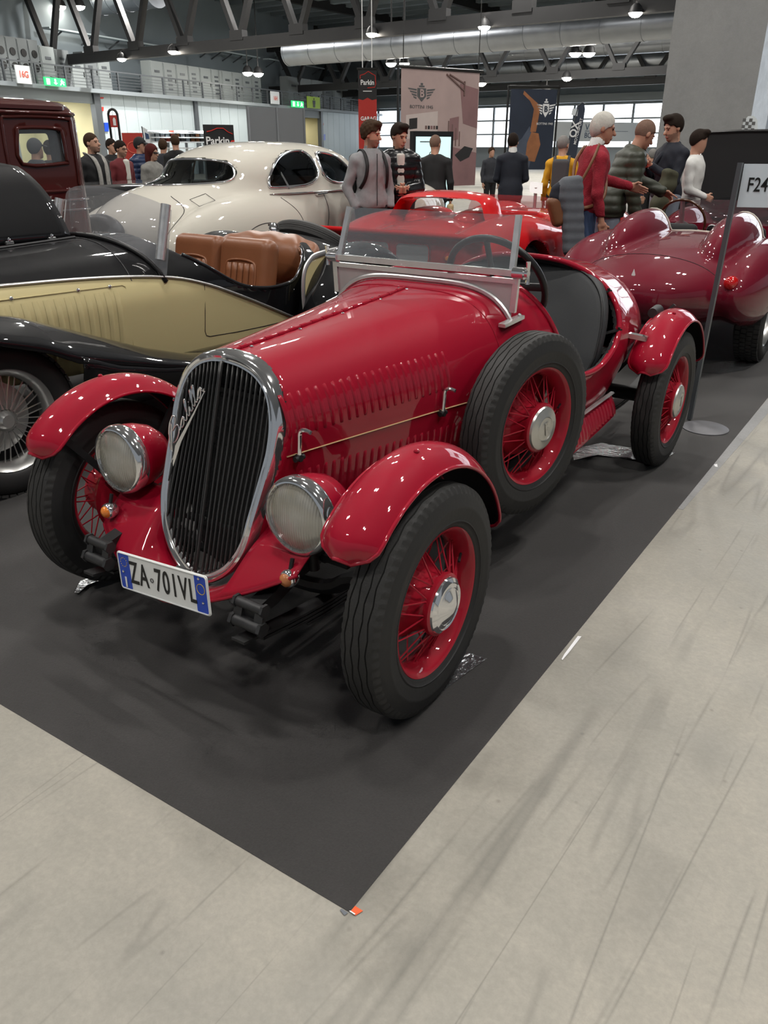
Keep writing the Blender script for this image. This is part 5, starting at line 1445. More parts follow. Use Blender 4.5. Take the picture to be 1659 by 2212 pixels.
# ================================================================== maroon racing roadster with two headrest fairings
RX = -.07
mar = thing('racing_car', 'maroon open racing car with twin rounded headrest fairings behind its seats', 'car')
def mar_f(P):
    Q = P.copy(); Q[:, 0] = np.abs(P[:, 0] - RX)
    body = s_sup(Q, (0, 5.65, .53), (.66, 2.0, .27), 2.5)
    tail = s_ell(Q, (0, 4.75, .54), (.58, 1.10, .29))
    rf = s_ell(Q, (.57, 4.72, .55), (.19, .80, .285))
    ff = s_ell(Q, (.56, 6.9, .60), (.20, .7, .285))
    d = smin(body, tail, .10); d = smin(d, rf, .08); d = smin(d, ff, .08)
    hr = s_ell(Q, (.33, 4.86, .72), (.165, .74, .265)); hr = np.maximum(hr, P[:, 1] - 5.02)
    d = smin(d, hr, .022)
    pit = s_sup(Q, (0, 5.56, .86), (.50, .53, .36), 3.2)
    d = smax(d, -pit, .02)
    for yy in (4.72, 6.9):
        arch = np.maximum(np.hypot(P[:, 1] - yy, P[:, 2] - .31) - .345, .44 - Q[:, 0])
        d = smax(d, -arch, .01)
    return np.maximum(d, .20 - P[:, 2])
net_obj('body', mar_f, (RX - .86, 3.5, .16), (RX + .86, 7.75, 1.05), .0165, 'maroon_paint', mar, 3, 45)
for sx in (1, -1):
    simple_wheel(mar, (RX + sx * .60, 4.72, .31), .31, .17, .20, 16, 'wire_alloy', sx < 0, .05, spoke_r=.003)
    simple_wheel(mar, (RX + sx * .60, 6.9, .31), .31, .15, .20, 0, 'wire_alloy', sx < 0, .05)
    p = cast_on(mar_f, (RX + sx * .535, 3.2, .63), (0, 1, 0), 2.5)
    b = MB(); b.lathe([(0, -.045), (.02, -.042), (.035, -.03), (.043, -.01), (.044, .02)], (RX + sx * .535, p.y, .63), (0, 1, 0), 22); b.build('tail_lamp', 'red_lens', mar)
    # edge bead of each headrest
    P = [cast_on(mar_f, (RX + sx * .33 + .5 * math.cos(a), 4.99, .70 + .5 * math.sin(a)), (-math.cos(a), 0, -math.sin(a)), 1.0, .0) for a in np.linspace(.15, PI - .15, 22)]
    MB().tube([p_ + Vector((0, .025, 0)) for p_ in P if p_], .006, 6).build('headrest_bead', 'ivory_paint', mar, angle=180)
Q = cast_many(mar_f, [(RX + a, b, 2.0) for a, b in [(-.44, 4.02), (-.30, 4.30), (-.26, 4.52)]] + [(RX + a, b, 2.0) for a, b in [(.26, 4.52), (.30, 4.30), (.44, 4.02)]], (0, 0, -1), 2, .0)
Q1 = cast_many(mar_f, [(RX + x, 4.0 - .02 * (1 - (x / .42) ** 2), 2.0) for x in np.linspace(-.42, .42, 20)], (0, 0, -1), 2, .0)
MB().tube(Q1, .003, 5).build('boot_gap', 'matte_black', mar)
p = cast_on(mar_f, (RX, 3.2, .67), (0, 1, 0), 2.5)
if p: 
    MB().poly([p + Vector((0, -.004, .035)), p + Vector((.012, -.004, 0)), p + Vector((0, -.004, -.035)), p + Vector((-.012, -.004, 0))], (0, -.004, 0)).build('boot_badge', 'plate_white', mar, False)
c_, n3 = Vector((RX - .30, 5.72, .835)), Vector((0, .9, .35)).normalized(); x3, y3 = frame(n3)
o = MB().tube([c_ + (x3 * math.cos(a) + y3 * math.sin(a)) * .19 for a in np.linspace(0, 2 * PI, 41)[:-1]], .011, 8, closed=True).build('steering_wheel', 'wood_rim', mar, angle=180)
for k in range(3):
    a = PI / 2 + k * 2 * PI / 3
    MB().tube([c_, c_ + (x3 * math.cos(a) + y3 * math.sin(a)) * .185], .02, 6, flat=.25, up=tuple(n3)).build('wheel_spoke', 'aluminium', o)
MB().box((RX, 6.05, .74), (.96, .04, .14)).build('dashboard', 'maroon_paint', mar, False)
for k, x in enumerate((-.12, .0, .16)):
    o = MB().cyl((RX + x, 6.03, .76), (RX + x, 6.015, .76), .045, n=18).build('gauge', 'chrome', mar)
    MB().cyl((RX + x, 6.016, .76), (RX + x, 6.012, .76), .037, n=18).build('gauge_face', 'ink_black', o)
MB().grid(lambda u, v: Vector((RX + lerp(-.52, .52, u), 6.15 - .10 * (1 - (2 * u - 1) ** 2) + .08 * (1 - v), .80 + .20 * v * (1 - abs(2 * u - 1) ** 5))), 24, 5).build('wind_deflector', 'perspex', mar, angle=180)
for sx in (1, -1):
    net_obj('seat_back', lambda P, sx=sx: s_box(P, (RX + sx * .25, 5.28, .66), (.2, .06, .2), .05), (RX + sx * .25 - .28, 5.1, .4), (RX + sx * .25 + .28, 5.45, .95), .03, 'matte_black', mar, 2)

# ================================================================== red sports prototype behind the windscreen
QX = -2.12
rac = thing('sports_car', 'bright red sports prototype with rear spoiler, mesh vents and a roll hoop', 'car', (-.24, .30, 0))
def rac_f(P):
    Q = P.copy(); Q[:, 0] = np.abs(P[:, 0] - QX)
    body = s_sup(Q, (0, 5.9, .50), (.86, 2.0, .30), 3.2)
    rf = s_ell(Q, (.62, 4.95, .55), (.26, .95, .31))
    ff = s_ell(Q, (.62, 7.2, .55), (.26, .8, .28))
    deck = s_ell(Q, (0, 4.9, .58), (.50, .9, .24))
    d = smin(body, rf, .10); d = smin(d, ff, .10); d = smin(d, deck, .10)
    d = smax(d, (4.03 - P[:, 1]), .04)
    lip = s_box(P, (QX, 4.06, .735 ), (.86, .12, .022), .02, rotm('X', -14))
    d = smin(d, lip, .06)
    pit = s_sup(Q, (0, 5.75, .88), (.52, .55, .34), 3.0)
    d = smax(d, -pit, .02)
    arch = np.maximum(np.hypot(P[:, 1] - 4.95, P[:, 2] - .31) - .35, .58 - Q[:, 0]); d = smax(d, -arch, .01)
    return np.maximum(d, .14 - P[:, 2])
net_obj('body', rac_f, (QX - .98, 3.8, .1), (QX + .98, 8.1, .98), .0185, 'racer_red', rac, 3, 45)
HP = smooth_path([(QX - .60, 4.85, .74), (QX - .52, 4.88, .86), (QX - .44, 4.92, .985), (QX - .25, 4.93, 1.022), (QX, 4.93, 1.03), (QX + .25, 4.93, 1.022), (QX + .44, 4.92, .985), (QX + .52, 4.88, .86), (QX + .60, 4.85, .74)], 6)
MB().loft([[p + Vector((0, a, 0)) + (Vector((p.x - QX, 0, p.z - .55)).normalized() * b) for a, b in ((-.16, -.03), (-.10, .0), (.05, .018), (.12, .0), (.1, -.05), (-.05, -.05))] for p in HP], True, True, True).build('roll_hoop', 'racer_red', rac, angle=60)
for sx in (1, -1):
    simple_wheel(rac, (QX + sx * .74, 4.95, .31), .31, .2, .19, 0, 'wire_alloy', sx < 0)
    simple_wheel(rac, (QX + sx * .74, 7.2, .31), .31, .2, .19, 0, 'wire_alloy', sx < 0)
    # mesh vents and lamps on the tail panel
    pts = rr(.33, .15, .04)
    Q = cast_many(rac_f, [(QX + sx * .20 + a, 3.5, .60 + b) for a, b in pts], (0, 1, 0), 1.5, .003)
    yv = min(p.y for p in Q) - .004; Q = [Vector((p.x, yv, p.z)) for p in Q]
    MB().poly(Q, (0, .02, 0)).build('mesh_vent', 'mesh_grey', rac, False)
    MB().tube(Q, .006, 5, closed=True).build('vent_rim', 'racer_red', rac, angle=180)
    p = cast_on(rac_f, (QX + sx * .56, 3.5, .585), (0, 1, 0), 1.5)
    MB().lathe([(0, -.04), (.03, -.035), (.05, -.018), (.058, .0), (.058, .01)], p, (0, 1, 0), 24).build('tail_lamp', 'red_lens', rac)
    MB().lathe([(0, -.05), (.016, -.047), (.02, -.034)], p, (0, 1, 0), 16).build('signal_lens', 'amber', rac)
MB().grid(lambda u, v: Vector((QX + lerp(-.6, .6, u), 6.35 - .30 * (1 - (2 * u - 1) ** 2) * (1 - .0 * v) + .15 - .12 * v, .76 + .20 * v * (1 - abs(2 * u - 1) ** 6))), 28, 5).build('wind_deflector', 'perspex', rac, angle=180)
for sx in (1, -1):
    net_obj('headrest_hump', lambda P, sx=sx: s_ell(P, (QX + sx * .26, 5.05, .80), (.20, .34, .10)), (QX + sx * .26 - .25, 4.6, .66), (QX + sx * .26 + .25, 5.45, .95), .025, 'racer_red', rac, 2, 180)

# ================================================================== brown vintage saloon at the left
VX = -3.86
vin = thing('vintage_car', 'tall dark brown vintage saloon with upright rear cabin and side window', 'car')
def vin_out(P):
    q = s_box(P, (VX - .76, .82, 1.18), (.76, 1.70, .52), .13)
    return q
VW = [(1.98, 1.30), (2.31, 1.30), (2.335, 1.325), (2.33, 1.49), (2.29, 1.525), (2.02, 1.525), (1.98, 1.49)]
VW2 = [(1.05, 1.25), (1.72, 1.25), (1.72, 1.525), (1.05, 1.525)]
def vin_f(P):
    d = vin_out(P); d = smax(d, -np.maximum(d + .05, .72 - P[:, 2]), .004)
    for w in (VW, VW2): d = np.maximum(d, -s_poly2(P[:, 1], P[:, 2], w))
    bw = np.maximum(s_box(np.stack([P[:, 0], P[:, 2], P[:, 2] * 0], 1), (VX - .76, 1.38, 0), (.38, .12, 1), .04), 2.0 - P[:, 1])
    return np.maximum(d, -bw)
net_obj('body', vin_f, (VX - 1.6, -1.0, .6), (VX + .08, 2.6, 1.76), .025, ['brown_paint', 'seat_grey'], vin, 3, 40, pick=lambda c: (vin_out(c) < -.02).astype(int))
MB().loft([[Vector((x, y, 1.655 + dz)) for x, y in [(VX - .76 + a, 1.0 * .82 + b) for a, b in rr(1.50 - k, 3.34 - k, .16)]] for k, dz in ((.0, -.012), (.0, .012), (.06, .035), (.3, .06))], True, False, True).build('roof_panel', 'brown_paint', vin, angle=50)
MB().tube([(VX - .76 + a, 1.0 * .82 + b, 1.62) for a, b in rr(1.54, 3.38, .14)], .012, 6, closed=True).build('drip_rail', 'brown_paint', vin, angle=180)
for w in (VW, VW2):
    P = smooth_path([(a, b, 0) for a, b in w], 3, True)
    MB().tube([(VX + .002, p.x, p.y) for p in P], .014, 6, closed=True).build('window_frame', 'brown_paint', vin, angle=180)
    MB().poly([(VX - .02, a, b) for a, b in w], (.004, 0, 0)).build('side_window', 'window_glass', vin, False)
# inset panel round the rear window, with pleated trim below
MB().tube([(VX + .004, p.x, p.y) for p in smooth_path([(1.90, 1.12, 0), (2.38, 1.12, 0), (2.41, 1.16, 0), (2.41, 1.53, 0), (2.36, 1.59, 0), (1.94, 1.59, 0), (1.88, 1.54, 0), (1.88, 1.15, 0)], 3, True)], .012, 6, closed=True).build('panel_bead', 'brown_paint', vin, angle=180)
for z in (1.055, .985):
    MB().tube([(VX + .004, y, z) for y in np.linspace(-.8, 2.41, 12)] + [(VX - .03, 2.49, z), (VX - .14, 2.522, z), (VX - 1.3, 2.522, z)], .009, 6).build('waist_bead', 'chrome', vin, angle=180)
net_obj('rear_seat', lambda P: s_box(P, (VX - .76, 2.1, .95), (.66, .12, .24), .06), (VX - 1.5, 1.9, .65), (VX - .02, 2.3, 1.25), .03, 'brown_leather', vin, 2)
for sx in (0, 1):
    simple_wheel(vin, (VX - .10 - sx * 1.32, 1.95, .36), .36, .13, .23, 0, 'brown_paint', sx == 1)
    simple_wheel(vin, (VX - .10 - sx * 1.32, -.9, .36), .36, .13, .23, 0, 'brown_paint', sx == 1)
    def rwv(u, v, sx=sx):
        a = math.radians(lerp(0, 180, u)); r = .44 + .05 * (1 - abs(2 * v - 1) ** 2.2)
        return Vector((VX - .10 - sx * 1.32 - .14 + .28 * v, 1.95 + r * math.cos(a), .36 + r * math.sin(a)))
    MB().grid(rwv, 30, 8).build('rear_wing', 'black_paint', vin, angle=180, thick=.006)
    def fwv(u, v, sx=sx):
        a = math.radians(lerp(0, 180, u)); r = .44 + .05 * (1 - abs(2 * v - 1) ** 2.2)
        return Vector((VX - .10 - sx * 1.32 - .14 + .28 * v, -.9 + r * math.cos(a), .36 + r * math.sin(a)))
    MB().grid(fwv, 30, 8).build('front_wing', 'black_paint', vin, angle=180, thick=.006)
b = MB(); b.box((VX - .76, .75, .56), (1.2, 3.2, .2)); b.build('chassis', 'chassis', vin, False)
# ================================================================== stand sign F24
bc = at_z(1523, 926); pc0 = at_z(1489, 908)
fs = thing('sign_stand', 'grey metal stand with round foot carrying the white F24 board', 'sign', (bc.x, bc.y, 0))
MB().lathe([(0, .012), (.115, .010), (.122, .006), (.122, .0015)][::-1], (0, 0, 0), (0, 0, 1), 48).build('foot_plate', 'foot_grey', fs, angle=40)
pz = at_x(1597, 352, pc0.x)
top_z = None
for z in np.linspace(.8, 2.0, 400):
    d = Vector((pc0.x, pc0.y, z)) - _C; zz = d.dot(_FW); v = 1106 - CAM_F * d.dot(_UP) / zz
    if v < 352: top_z = z; break
tl = Vector((pc0.x + .028, pc0.y + .02, top_z))
MB().bar(Vector((pc0.x, pc0.y, .008)) - Vector((bc.x, bc.y, 0)), tl - Vector((bc.x, bc.y, 0)), .034, .022, up=(1, 0, 0)).build('post', 'rail_grey', fs, False)
sv = Vector((.92, .30, 0)).normalized(); sp0 = tl - Vector((bc.x, bc.y, 0)) + sv * .018
MB().poly([sp0 + Vector((0, 0, -.005)), sp0 + sv * .30 + Vector((0, 0, -.005)), sp0 + sv * .30 + Vector((0, 0, -.205)), sp0 + Vector((0, 0, -.205))], Vector((sv.y, -sv.x, 0)) * -.006).build('board', 'sign_pale', fs, False)
text('lettering', 'F24', .092, sp0 + sv * .078 + Vector((sv.y, -sv.x, 0)) * .002 + Vector((0, 0, -.103)), sv, (0, 0, 1), 'ink_black', fs, .0008, .0006, sx=.72)

def facing_frame(p):
    d = _C - p; d.z = 0; d.normalize(); return Vector((-d.y, d.x, 0)), d    # right as seen, towards viewer
def quad_board(name, label, cat, pl, pr_, z0, z1, mat_, t_=.03):
    """upright board from ground point pl to pr_ with parts hung on its front"""
    th = thing(name, label, cat)
    x = (pr_ - pl); x.z = 0; L = x.length; x.normalize(); n = Vector((x.y, -x.x, 0))
    if n.dot(_C - pl) < 0: n = -n
    b = MB().poly([Vector((pl.x, pl.y, z0)), Vector((pr_.x, pr_.y, z0)), Vector((pr_.x, pr_.y, z1)), Vector((pl.x, pl.y, z1))], n * -t_).build('sheet', mat_, th, False)
    def pt(u, v, off=.004): return Vector((pl.x, pl.y, z0)) + x * (L * u) + Vector((0, 0, (z1 - z0) * v)) + n * off
    def shape(nm, uv, m_, off=.004): return MB().poly([pt(u, v, off) for u, v in uv], n * -.003).build(nm, m_, th, False)
    def word(s_, u, v, size, m_, bold=0.0, sx=1.0, off=.006, shear=0.0): return text('lettering', s_, size, pt(u, v, off), x, (0, 0, 1), m_, th, bold, .0008, sx=sx, shear=shear)
    return th, pt, shape, word, x, n
def zat(px, py, d): return at_d(px, py, d).z
mat('print_pink', (0.42, 0.31, 0.29), .6, var=.15, vscale=2.5); mat('print_rose', (0.24, 0.13, 0.13), .6, var=.25, vscale=3); mat('print_brown', (0.16, .095, .085), .6, var=.2, vscale=4)
mat('print_white', (.55, .46, .43), .6, var=.1, vscale=5); mat('print_navy', (.022, .030, .050), .6, var=.3, vscale=3); mat('print_orange', (.30, .12, .05), .6, var=.4, vscale=6); mat('print_dark', (.02, .018, .018), .6)
mat('print_blueg', (.07, .085, .12), .6, var=.3, vscale=4)
def winged_b(pt, shape, word, u, v, w_, h_, m_):
    shape('shield', [(u - w_ * .16, v + h_ * .30), (u + w_ * .16, v + h_ * .30), (u + w_ * .16, v - h_ * .15), (u, v - h_ * .45), (u - w_ * .16, v - h_ * .15)], m_)
    shape('crown', [(u - w_ * .10, v + h_ * .36), (u + w_ * .10, v + h_ * .36), (u + w_ * .10, v + h_ * .44), (u - w_ * .10, v + h_ * .44)], m_)
    shape('crown_tip', [(u - w_ * .04, v + h_ * .46), (u + w_ * .04, v + h_ * .46), (u + w_ * .04, v + h_ * .58), (u - w_ * .04, v + h_ * .58)], m_)
    for sg in (-1, 1):
        for k in range(4):
            y = v + h_ * (.24 - .15 * k); L_ = w_ * (.50 - .065 * k)
            shape('wing_feather', [(u + sg * w_ * .19, y), (u + sg * L_, y + h_ * .06), (u + sg * L_ * .94, y - h_ * .02), (u + sg * w_ * .19, y - h_ * .09)], m_)
# ---- pink hanging banner
d1, d2 = 17.5, 18.8
pl, pr_ = at_d(866, 300, d1), at_d(1030, 300, d2)
th, pt, shape, word, bx_, bn_ = quad_board('hanging_banner', 'pink printed cloth banner with winged shield emblem hanging above the screen', 'banner', pl, pr_, zat(1027, 400, d2), zat(865, 146, d1), 'print_pink', .01)
shape('print_patch', [(0, 0), (1, 0), (1, .30), (.62, .36), (.2, .34), (0, .30)], 'print_rose', .003)
shape('print_patch', [(.74, .90), (.99, .86), (.99, .52), (.80, .56)], 'print_rose', .003)
for a_, b_ in (((.56, .97), (.80, .84)), ((.60, .97), (.80, .90)), ((.80, .92), (.80, .80))): MB().tube([pt(*a_), pt(*b_)], .02, 5).build('print_line', 'print_brown', th)
for k_ in range(5): shape('print_patch', [(.30 + .035 * k_, .505), (.325 + .035 * k_, .505), (.325 + .035 * k_, .535), (.30 + .035 * k_, .535)], ('print_brown', 'print_dark', 'print_rose')[k_ % 3], .006)
for k_ in range(4): shape('print_patch', [(.60 + .05 * k_, .36), (.612 + .05 * k_, .36), (.612 + .05 * k_, .58 - .03 * k_), (.60 + .05 * k_, .58 - .03 * k_)], 'print_brown', .006)
shape('print_patch', [(.06, .42), (.46, .44), (.46, .66), (.06, .62)], 'print_white', .003)
shape('print_patch', [(.10, .50), (.20, .51), (.20, .60), (.10, .59)], 'print_dark')
shape('print_patch', [(.62, .40), (.74, .42), (.74, .62), (.62, .60)], 'print_rose')
shape('print_patch', [(.70, .28), (.83, .36), (.95, .34), (.90, .26), (.78, .22)], 'print_dark')
shape('print_patch', [(.22, .34), (.30, .43), (.45, .43), (.52, .35)], 'print_brown')
winged_b(pt, shape, word, .25, .80, .34, .15, 'ink_grey'); word('B', .25, .80, .20, 'print_pink', .006, 1, .012); word('BOTTINI 1945', .25, .69, .085, 'ink_grey', .0, 1.15)
MB().cyl(pt(-.06, 1.01), pt(1.04, 1.01), .03, n=8).build('top_rod', 'ink_black', th)
for u in (.02, .98): MB().cyl(pt(u, 1.0), pt(u, 1.0) + Vector((0, 0, 3.2)), .01, n=5).build('hanging_wire', 'ink_black', th)
MB().cyl(pt(-.04, 1.05), pt(-.04, -.4), .025, n=6).build('side_pole', 'ink_black', th)
# ---- dark banner
d1, d2 = 21, 21.5
pl, pr_ = at_d(1098, 300, d1), at_d(1195, 300, d2)
th, pt, shape, word, bx_, bn_ = quad_board('hanging_banner', 'dark navy printed banner with orange lamp picture, right of the pink one', 'banner', pl, pr_, zat(1190, 366, d2), zat(1098, 192, d1), 'print_navy', .01)
shape('print_patch', [(.05, .02), (.5, .03), (.6, .35), (.45, .55), (.3, .40), (.12, .3)], 'print_blueg', .003)
shape('print_patch', [(.40, .12), (.62, .10), (.72, .32), (.66, .46), (.50, .48), (.42, .34)], 'print_orange', .004)
shape('print_patch', [(.47, .48), (.60, .48), (.66, .80), (.40, .92), (.28, .98), (.26, .94), (.42, .86), (.52, .76)], 'print_orange', .004)
winged_b(pt, shape, word, .78, .76, .42, .22, 'ink_white'); word('B', .78, .76, .17, 'print_navy', .005, 1, .012); word('BOTTINI 1945', .78, .58, .07, 'ink_white')
MB().cyl(pt(-.08, 1.03), pt(1.06, 1.03), .03, n=8).build('top_rod', 'ink_black', th)
for u in (-.06, 1.04): MB().cyl(pt(u, 1.05), pt(u, -.6), .025, n=6).build('side_pole', 'ink_black', th)
# ---- tall red and black banner
d1 = 24
pl, pr_ = at_d(775, 300, d1), at_d(814, 300, d1)
th, pt, shape, word, bx_, bn_ = quad_board('hanging_banner', 'narrow red and black hanging banner with white lettering above the two young men', 'banner', pl, pr_, zat(795, 420, d1), zat(795, 150, d1), 'banner_red', .02)
shape('print_patch', [(0, .775), (.25, .765), (.5, .785), (.75, .765), (1, .775), (1, 1), (0, 1)], 'banner_black')
word('Parkin', .50, .90, .17, 'ink_white', .004, .86, .012); word('GARAG', .54, .62, .135, 'ink_white', .004, .92); shape('print_line', [(.26, .832), (.74, .832), (.74, .838), (.26, .838)], 'ink_white', .006)
MB().tube([pt(u, v, .008) for u, v in ((.12, .93), (.12, .955), (.35, .965), (.55, .985), (.78, .965), (.92, .955), (.95, .89), (.9, .865), (.5, .86))], .010, 5).build('car_outline', 'ink_red', th)
MB().cyl(pt(-.06, 1.005), pt(1.06, 1.005), .03, n=6).build('top_rod', 'ink_black', th)
for u in (.25, .75): MB().cyl(pt(u, 1.0), pt(u, 1.0) + Vector((0, 0, 2.6)), .012, n=5).build('hanging_wire', 'ink_white', th)
# ---- small black roll-up
d1 = 17
pl, pr_ = at_d(441, 300, d1), at_d(506, 300, d1 + .2)
th, pt, shape, word, bx_, bn_ = quad_board('roll_up_banner', 'small black roll-up banner with white lettering behind the ivory saloon', 'banner', pl, pr_, .02, zat(470, 269, d1), 'banner_black', .02)
word('Parkin', .44, .84, .19, 'ink_white', .004); word('g', .93, .83, .19, 'ink_red', .004)
MB().tube([pt(u, v, .008) for u, v in ((.1, .93), (.25, .94), (.45, .965), (.65, .965), (.8, .93), (.95, .91))], .008, 5).build('car_outline', 'ink_red', th)
# ---- grey partition
d1 = 19
pl, pr_ = at_d(539, 300, d1), at_d(658, 300, d1 + 1.0)
pt_ = thing('partition', 'grey two-panel partition wall behind the roof of the ivory saloon', 'partition')
xx = pr_ - pl; xx.z = 0
for k in range(2):
    a_, b_ = pl + xx * (k * .5 + .008), pl + xx * (k * .5 + .49)
    MB().poly([Vector((a_.x, a_.y, 0.03)), Vector((b_.x, b_.y, .03)), Vector((b_.x, b_.y, zat(600, 233, d1 + .5))), Vector((a_.x, a_.y, zat(600, 233, d1 + .5)))], (0, .04, 0)).build('panel', 'partition_grey', pt_, False)
for k in (0, .5, 1):
    a_ = pl + xx * k; MB().box((a_.x, a_.y, zat(600, 233, d1 + .5) / 2 + .01), (.04, .05, zat(600, 233, d1 + .5))).build('post', 'partition_frame', pt_, False)
# ---- touch-screen kiosk
d1 = 14.2
pl, pr_ = at_d(893, 300, d1), at_d(979, 300, d1 + .5)
z1_ = zat(935, 283, d1); z0_ = zat(935, 470, d1)
th, pt, shape, word, bx_, bn_ = quad_board('display_kiosk', 'tall black kiosk with glowing pale screen behind the man in a blazer', 'screen', pl, pr_, 0.02, z1_, 'black_plastic', .10)
zz0 = (z0_ + .08) / z1_
shape('screen', [(.06, zz0), (.94, zz0), (.94, .95), (.06, .95)], 'screen_glow'); shape('screen_line', [(.16, .898), (.62, .898), (.62, .908), (.16, .908)], 'ink_grey', .006); word('O', .45, .78, .14, 'ink_grey')
# ---- Vintage Boat board
d1 = 26
pl, pr_ = at_d(1197, 300, d1), at_d(1392, 300, d1 + 2)
th, pt, shape, word, bx_, bn_ = quad_board('sign_board', 'pale lilac board with thin navy capitals behind the man in red', 'sign', pl, pr_, zat(1290, 305, d1), zat(1290, 262, d1), 'sign_white', .05)
for u_ in (.04, .96): MB().cyl(Vector((*pt(u_, 0, -.03).xy, .01)), pt(u_, .0, -.03), .03, n=6).build('leg', 'rail_grey', th)
word('VINTA', .43, .72, .24, 'ink_navy', -.002, 1.05); word('BOAT S', .42, .30, .20, 'ink_navy', .0, 1.0)
shape('rule', [(.32, .52), (.80, .52), (.80, .54), (.32, .54)], 'ink_navy')
# ---- feather flag
d1 = 16
pl = at_d(1227, 300, d1); pr_ = at_d(1258, 300, d1)
th, pt, shape, word, bx_, bn_ = quad_board('feather_flag', 'navy feather flag with white slanted lettering behind the man in yellow', 'flag', pl, pr_, .02, .06, 'ink_black', .2)
r_, f_ = facing_frame(pl)
base = Vector((pl.x, pl.y, 0)); 
def fpt(px_, py_, off=.01): 
    q = at_pl(px_, py_, base, f_); return q + f_ * off
MB().poly([fpt(*q, 0) for q in ((1222, 340), (1232, 280), (1240, 248), (1247, 228), (1255, 222), (1262, 224), (1264, 236), (1260, 262), (1252, 300), (1243, 345))], f_ * -.01).build('flag_cloth', 'plate_blue' if False else 'print_navy', th, False)
MB().tube([base + Vector((0, 0, .05))] + [fpt(*q, 0) for q in ((1224, 335), (1240, 262), (1250, 228), (1258, 221), (1264, 225))], .012, 5).build('flag_pole', 'rail_grey', th)
MB().poly([fpt(*q, .004) for q in ((1237, 234), (1249, 236), (1247, 251), (1234, 248))], f_ * -.004).build('flag_patch', 'sign_white', th, False)
up_ = (fpt(1256, 250) - fpt(1240, 310)).normalized(); rt_ = up_.cross(f_)
text('lettering', 'OX', .17, fpt(1241, 280, .014), up_, -rt_, 'ink_white', th, .004); text('lettering', 'MOTORSPORT', .065, fpt(1249, 284, .014), up_, -rt_, 'ink_white', th, .001)
# ---- signs over the mezzanine
def wall_sign(name, label, cat, x0, y0, x1, y1_, mat_, off=.55, dep=.06):
    th = thing(name, label, cat)
    P = [wp(x0, y0, off), wp(x1, y0 + (x1 - x0) * .08, off), wp(x1, y1_ + (x1 - x0) * .08, off), wp(x0, y1_, off)]
    zt, zb = (P[0].z + P[1].z) / 2, (P[2].z + P[3].z) / 2
    Q = [Vector((P[0].x, P[0].y, zt)), Vector((P[1].x, P[1].y, zt)), Vector((P[1].x, P[1].y, zb)), Vector((P[0].x, P[0].y, zb))]
    MB().poly(Q, wn * -dep).build('board', mat_, th, False)
    MB().cyl(Q[0].lerp(Q[1], .5), Q[0].lerp(Q[1], .5) + wn * -.25 + Vector((0, 0, .05)), .015, n=5).build('sign_hanger', 'rail_grey', th)
    def pt(u, v, o=.01): return Q[0] + (Q[1] - Q[0]) * u + Vector((0, 0, (zb - zt) * v)) + wn * o
    return th, pt, zt - zb
th, pt, hh = wall_sign('hall_sign', 'white hall sign reading 16G hung on the mezzanine railing', 'sign', 32, 140, 63, 179, 'sign_white'); text('lettering', '16G', hh * .50, pt(.5, .5), we, (0, 0, 1), 'ink_coral', th, .008, .002, sx=.9)
th, pt, hh = wall_sign('hall_sign', 'white hall sign reading 16H hung on the mezzanine railing', 'sign', 585, 197, 603, 224, 'sign_white'); text('lettering', '16H', hh * .46, pt(.5, .55), we, (0, 0, 1), 'ink_coral', th, .008, .002, sx=.9)
for k, (x0, y0, x1, y1_) in enumerate(((95, 166, 141, 184), (630, 217, 656, 231))):
    th, pt, hh = wall_sign('exit_sign', ('green lit exit sign with running figure above the left doorway', 'green lit exit sign with running figure next to the lime sign')[k], 'sign', x0, y0, x1, y1_, 'exit_green', .6)
    L_ = (pt(1, 0) - pt(0, 0)).length
    def sh(nm, uv): MB().poly([pt(u, v, .012) for u, v in uv], wn * -.004).build(nm, 'exit_white', th, False)
    sh('door_symbol', [(.08, .15), (.24, .15), (.24, .88), (.08, .88)]); sh('arrow_shaft', [(.46, .15), (.53, .15), (.53, .62), (.46, .62)]); sh('arrow_tip', [(.40, .60), (.60, .60), (.5, .85)])
    MB().cyl(pt(.80, .2, .012), pt(.80, .2, .02), hh * .09, n=10).build('runner_head', 'exit_white', th)
    sh('runner_body', [(.74, .3), (.86, .32), (.83, .58), (.76, .56)]); sh('runner_leg', [(.76, .54), (.82, .56), (.74, .86), (.69, .82)]); sh('runner_leg', [(.80, .54), (.86, .56), (.92, .78), (.87, .84)]); sh('runner_arm', [(.86, .34), (.94, .5), (.91, .53), (.83, .4)])
th, pt, hh = wall_sign('toilet_sign', 'lime green sign with dark standing figure above the second doorway', 'sign', 664, 208, 691, 233, 'sign_lime', .7)
MB().cyl(pt(.5, .2, .012), pt(.5, .2, .02), hh * .09, n=10).build('figure_head', 'ink_black', th)
for nm, uv in (('figure_body', [(.38, .32), (.62, .32), (.6, .62), (.4, .62)]), ('figure_leg', [(.41, .62), (.49, .62), (.49, .92), (.42, .92)]), ('figure_leg', [(.51, .62), (.59, .62), (.58, .92), (.51, .92)])):
    MB().poly([pt(u, v, .012) for u, v in uv], wn * -.004).build(nm, 'ink_black', th, False)
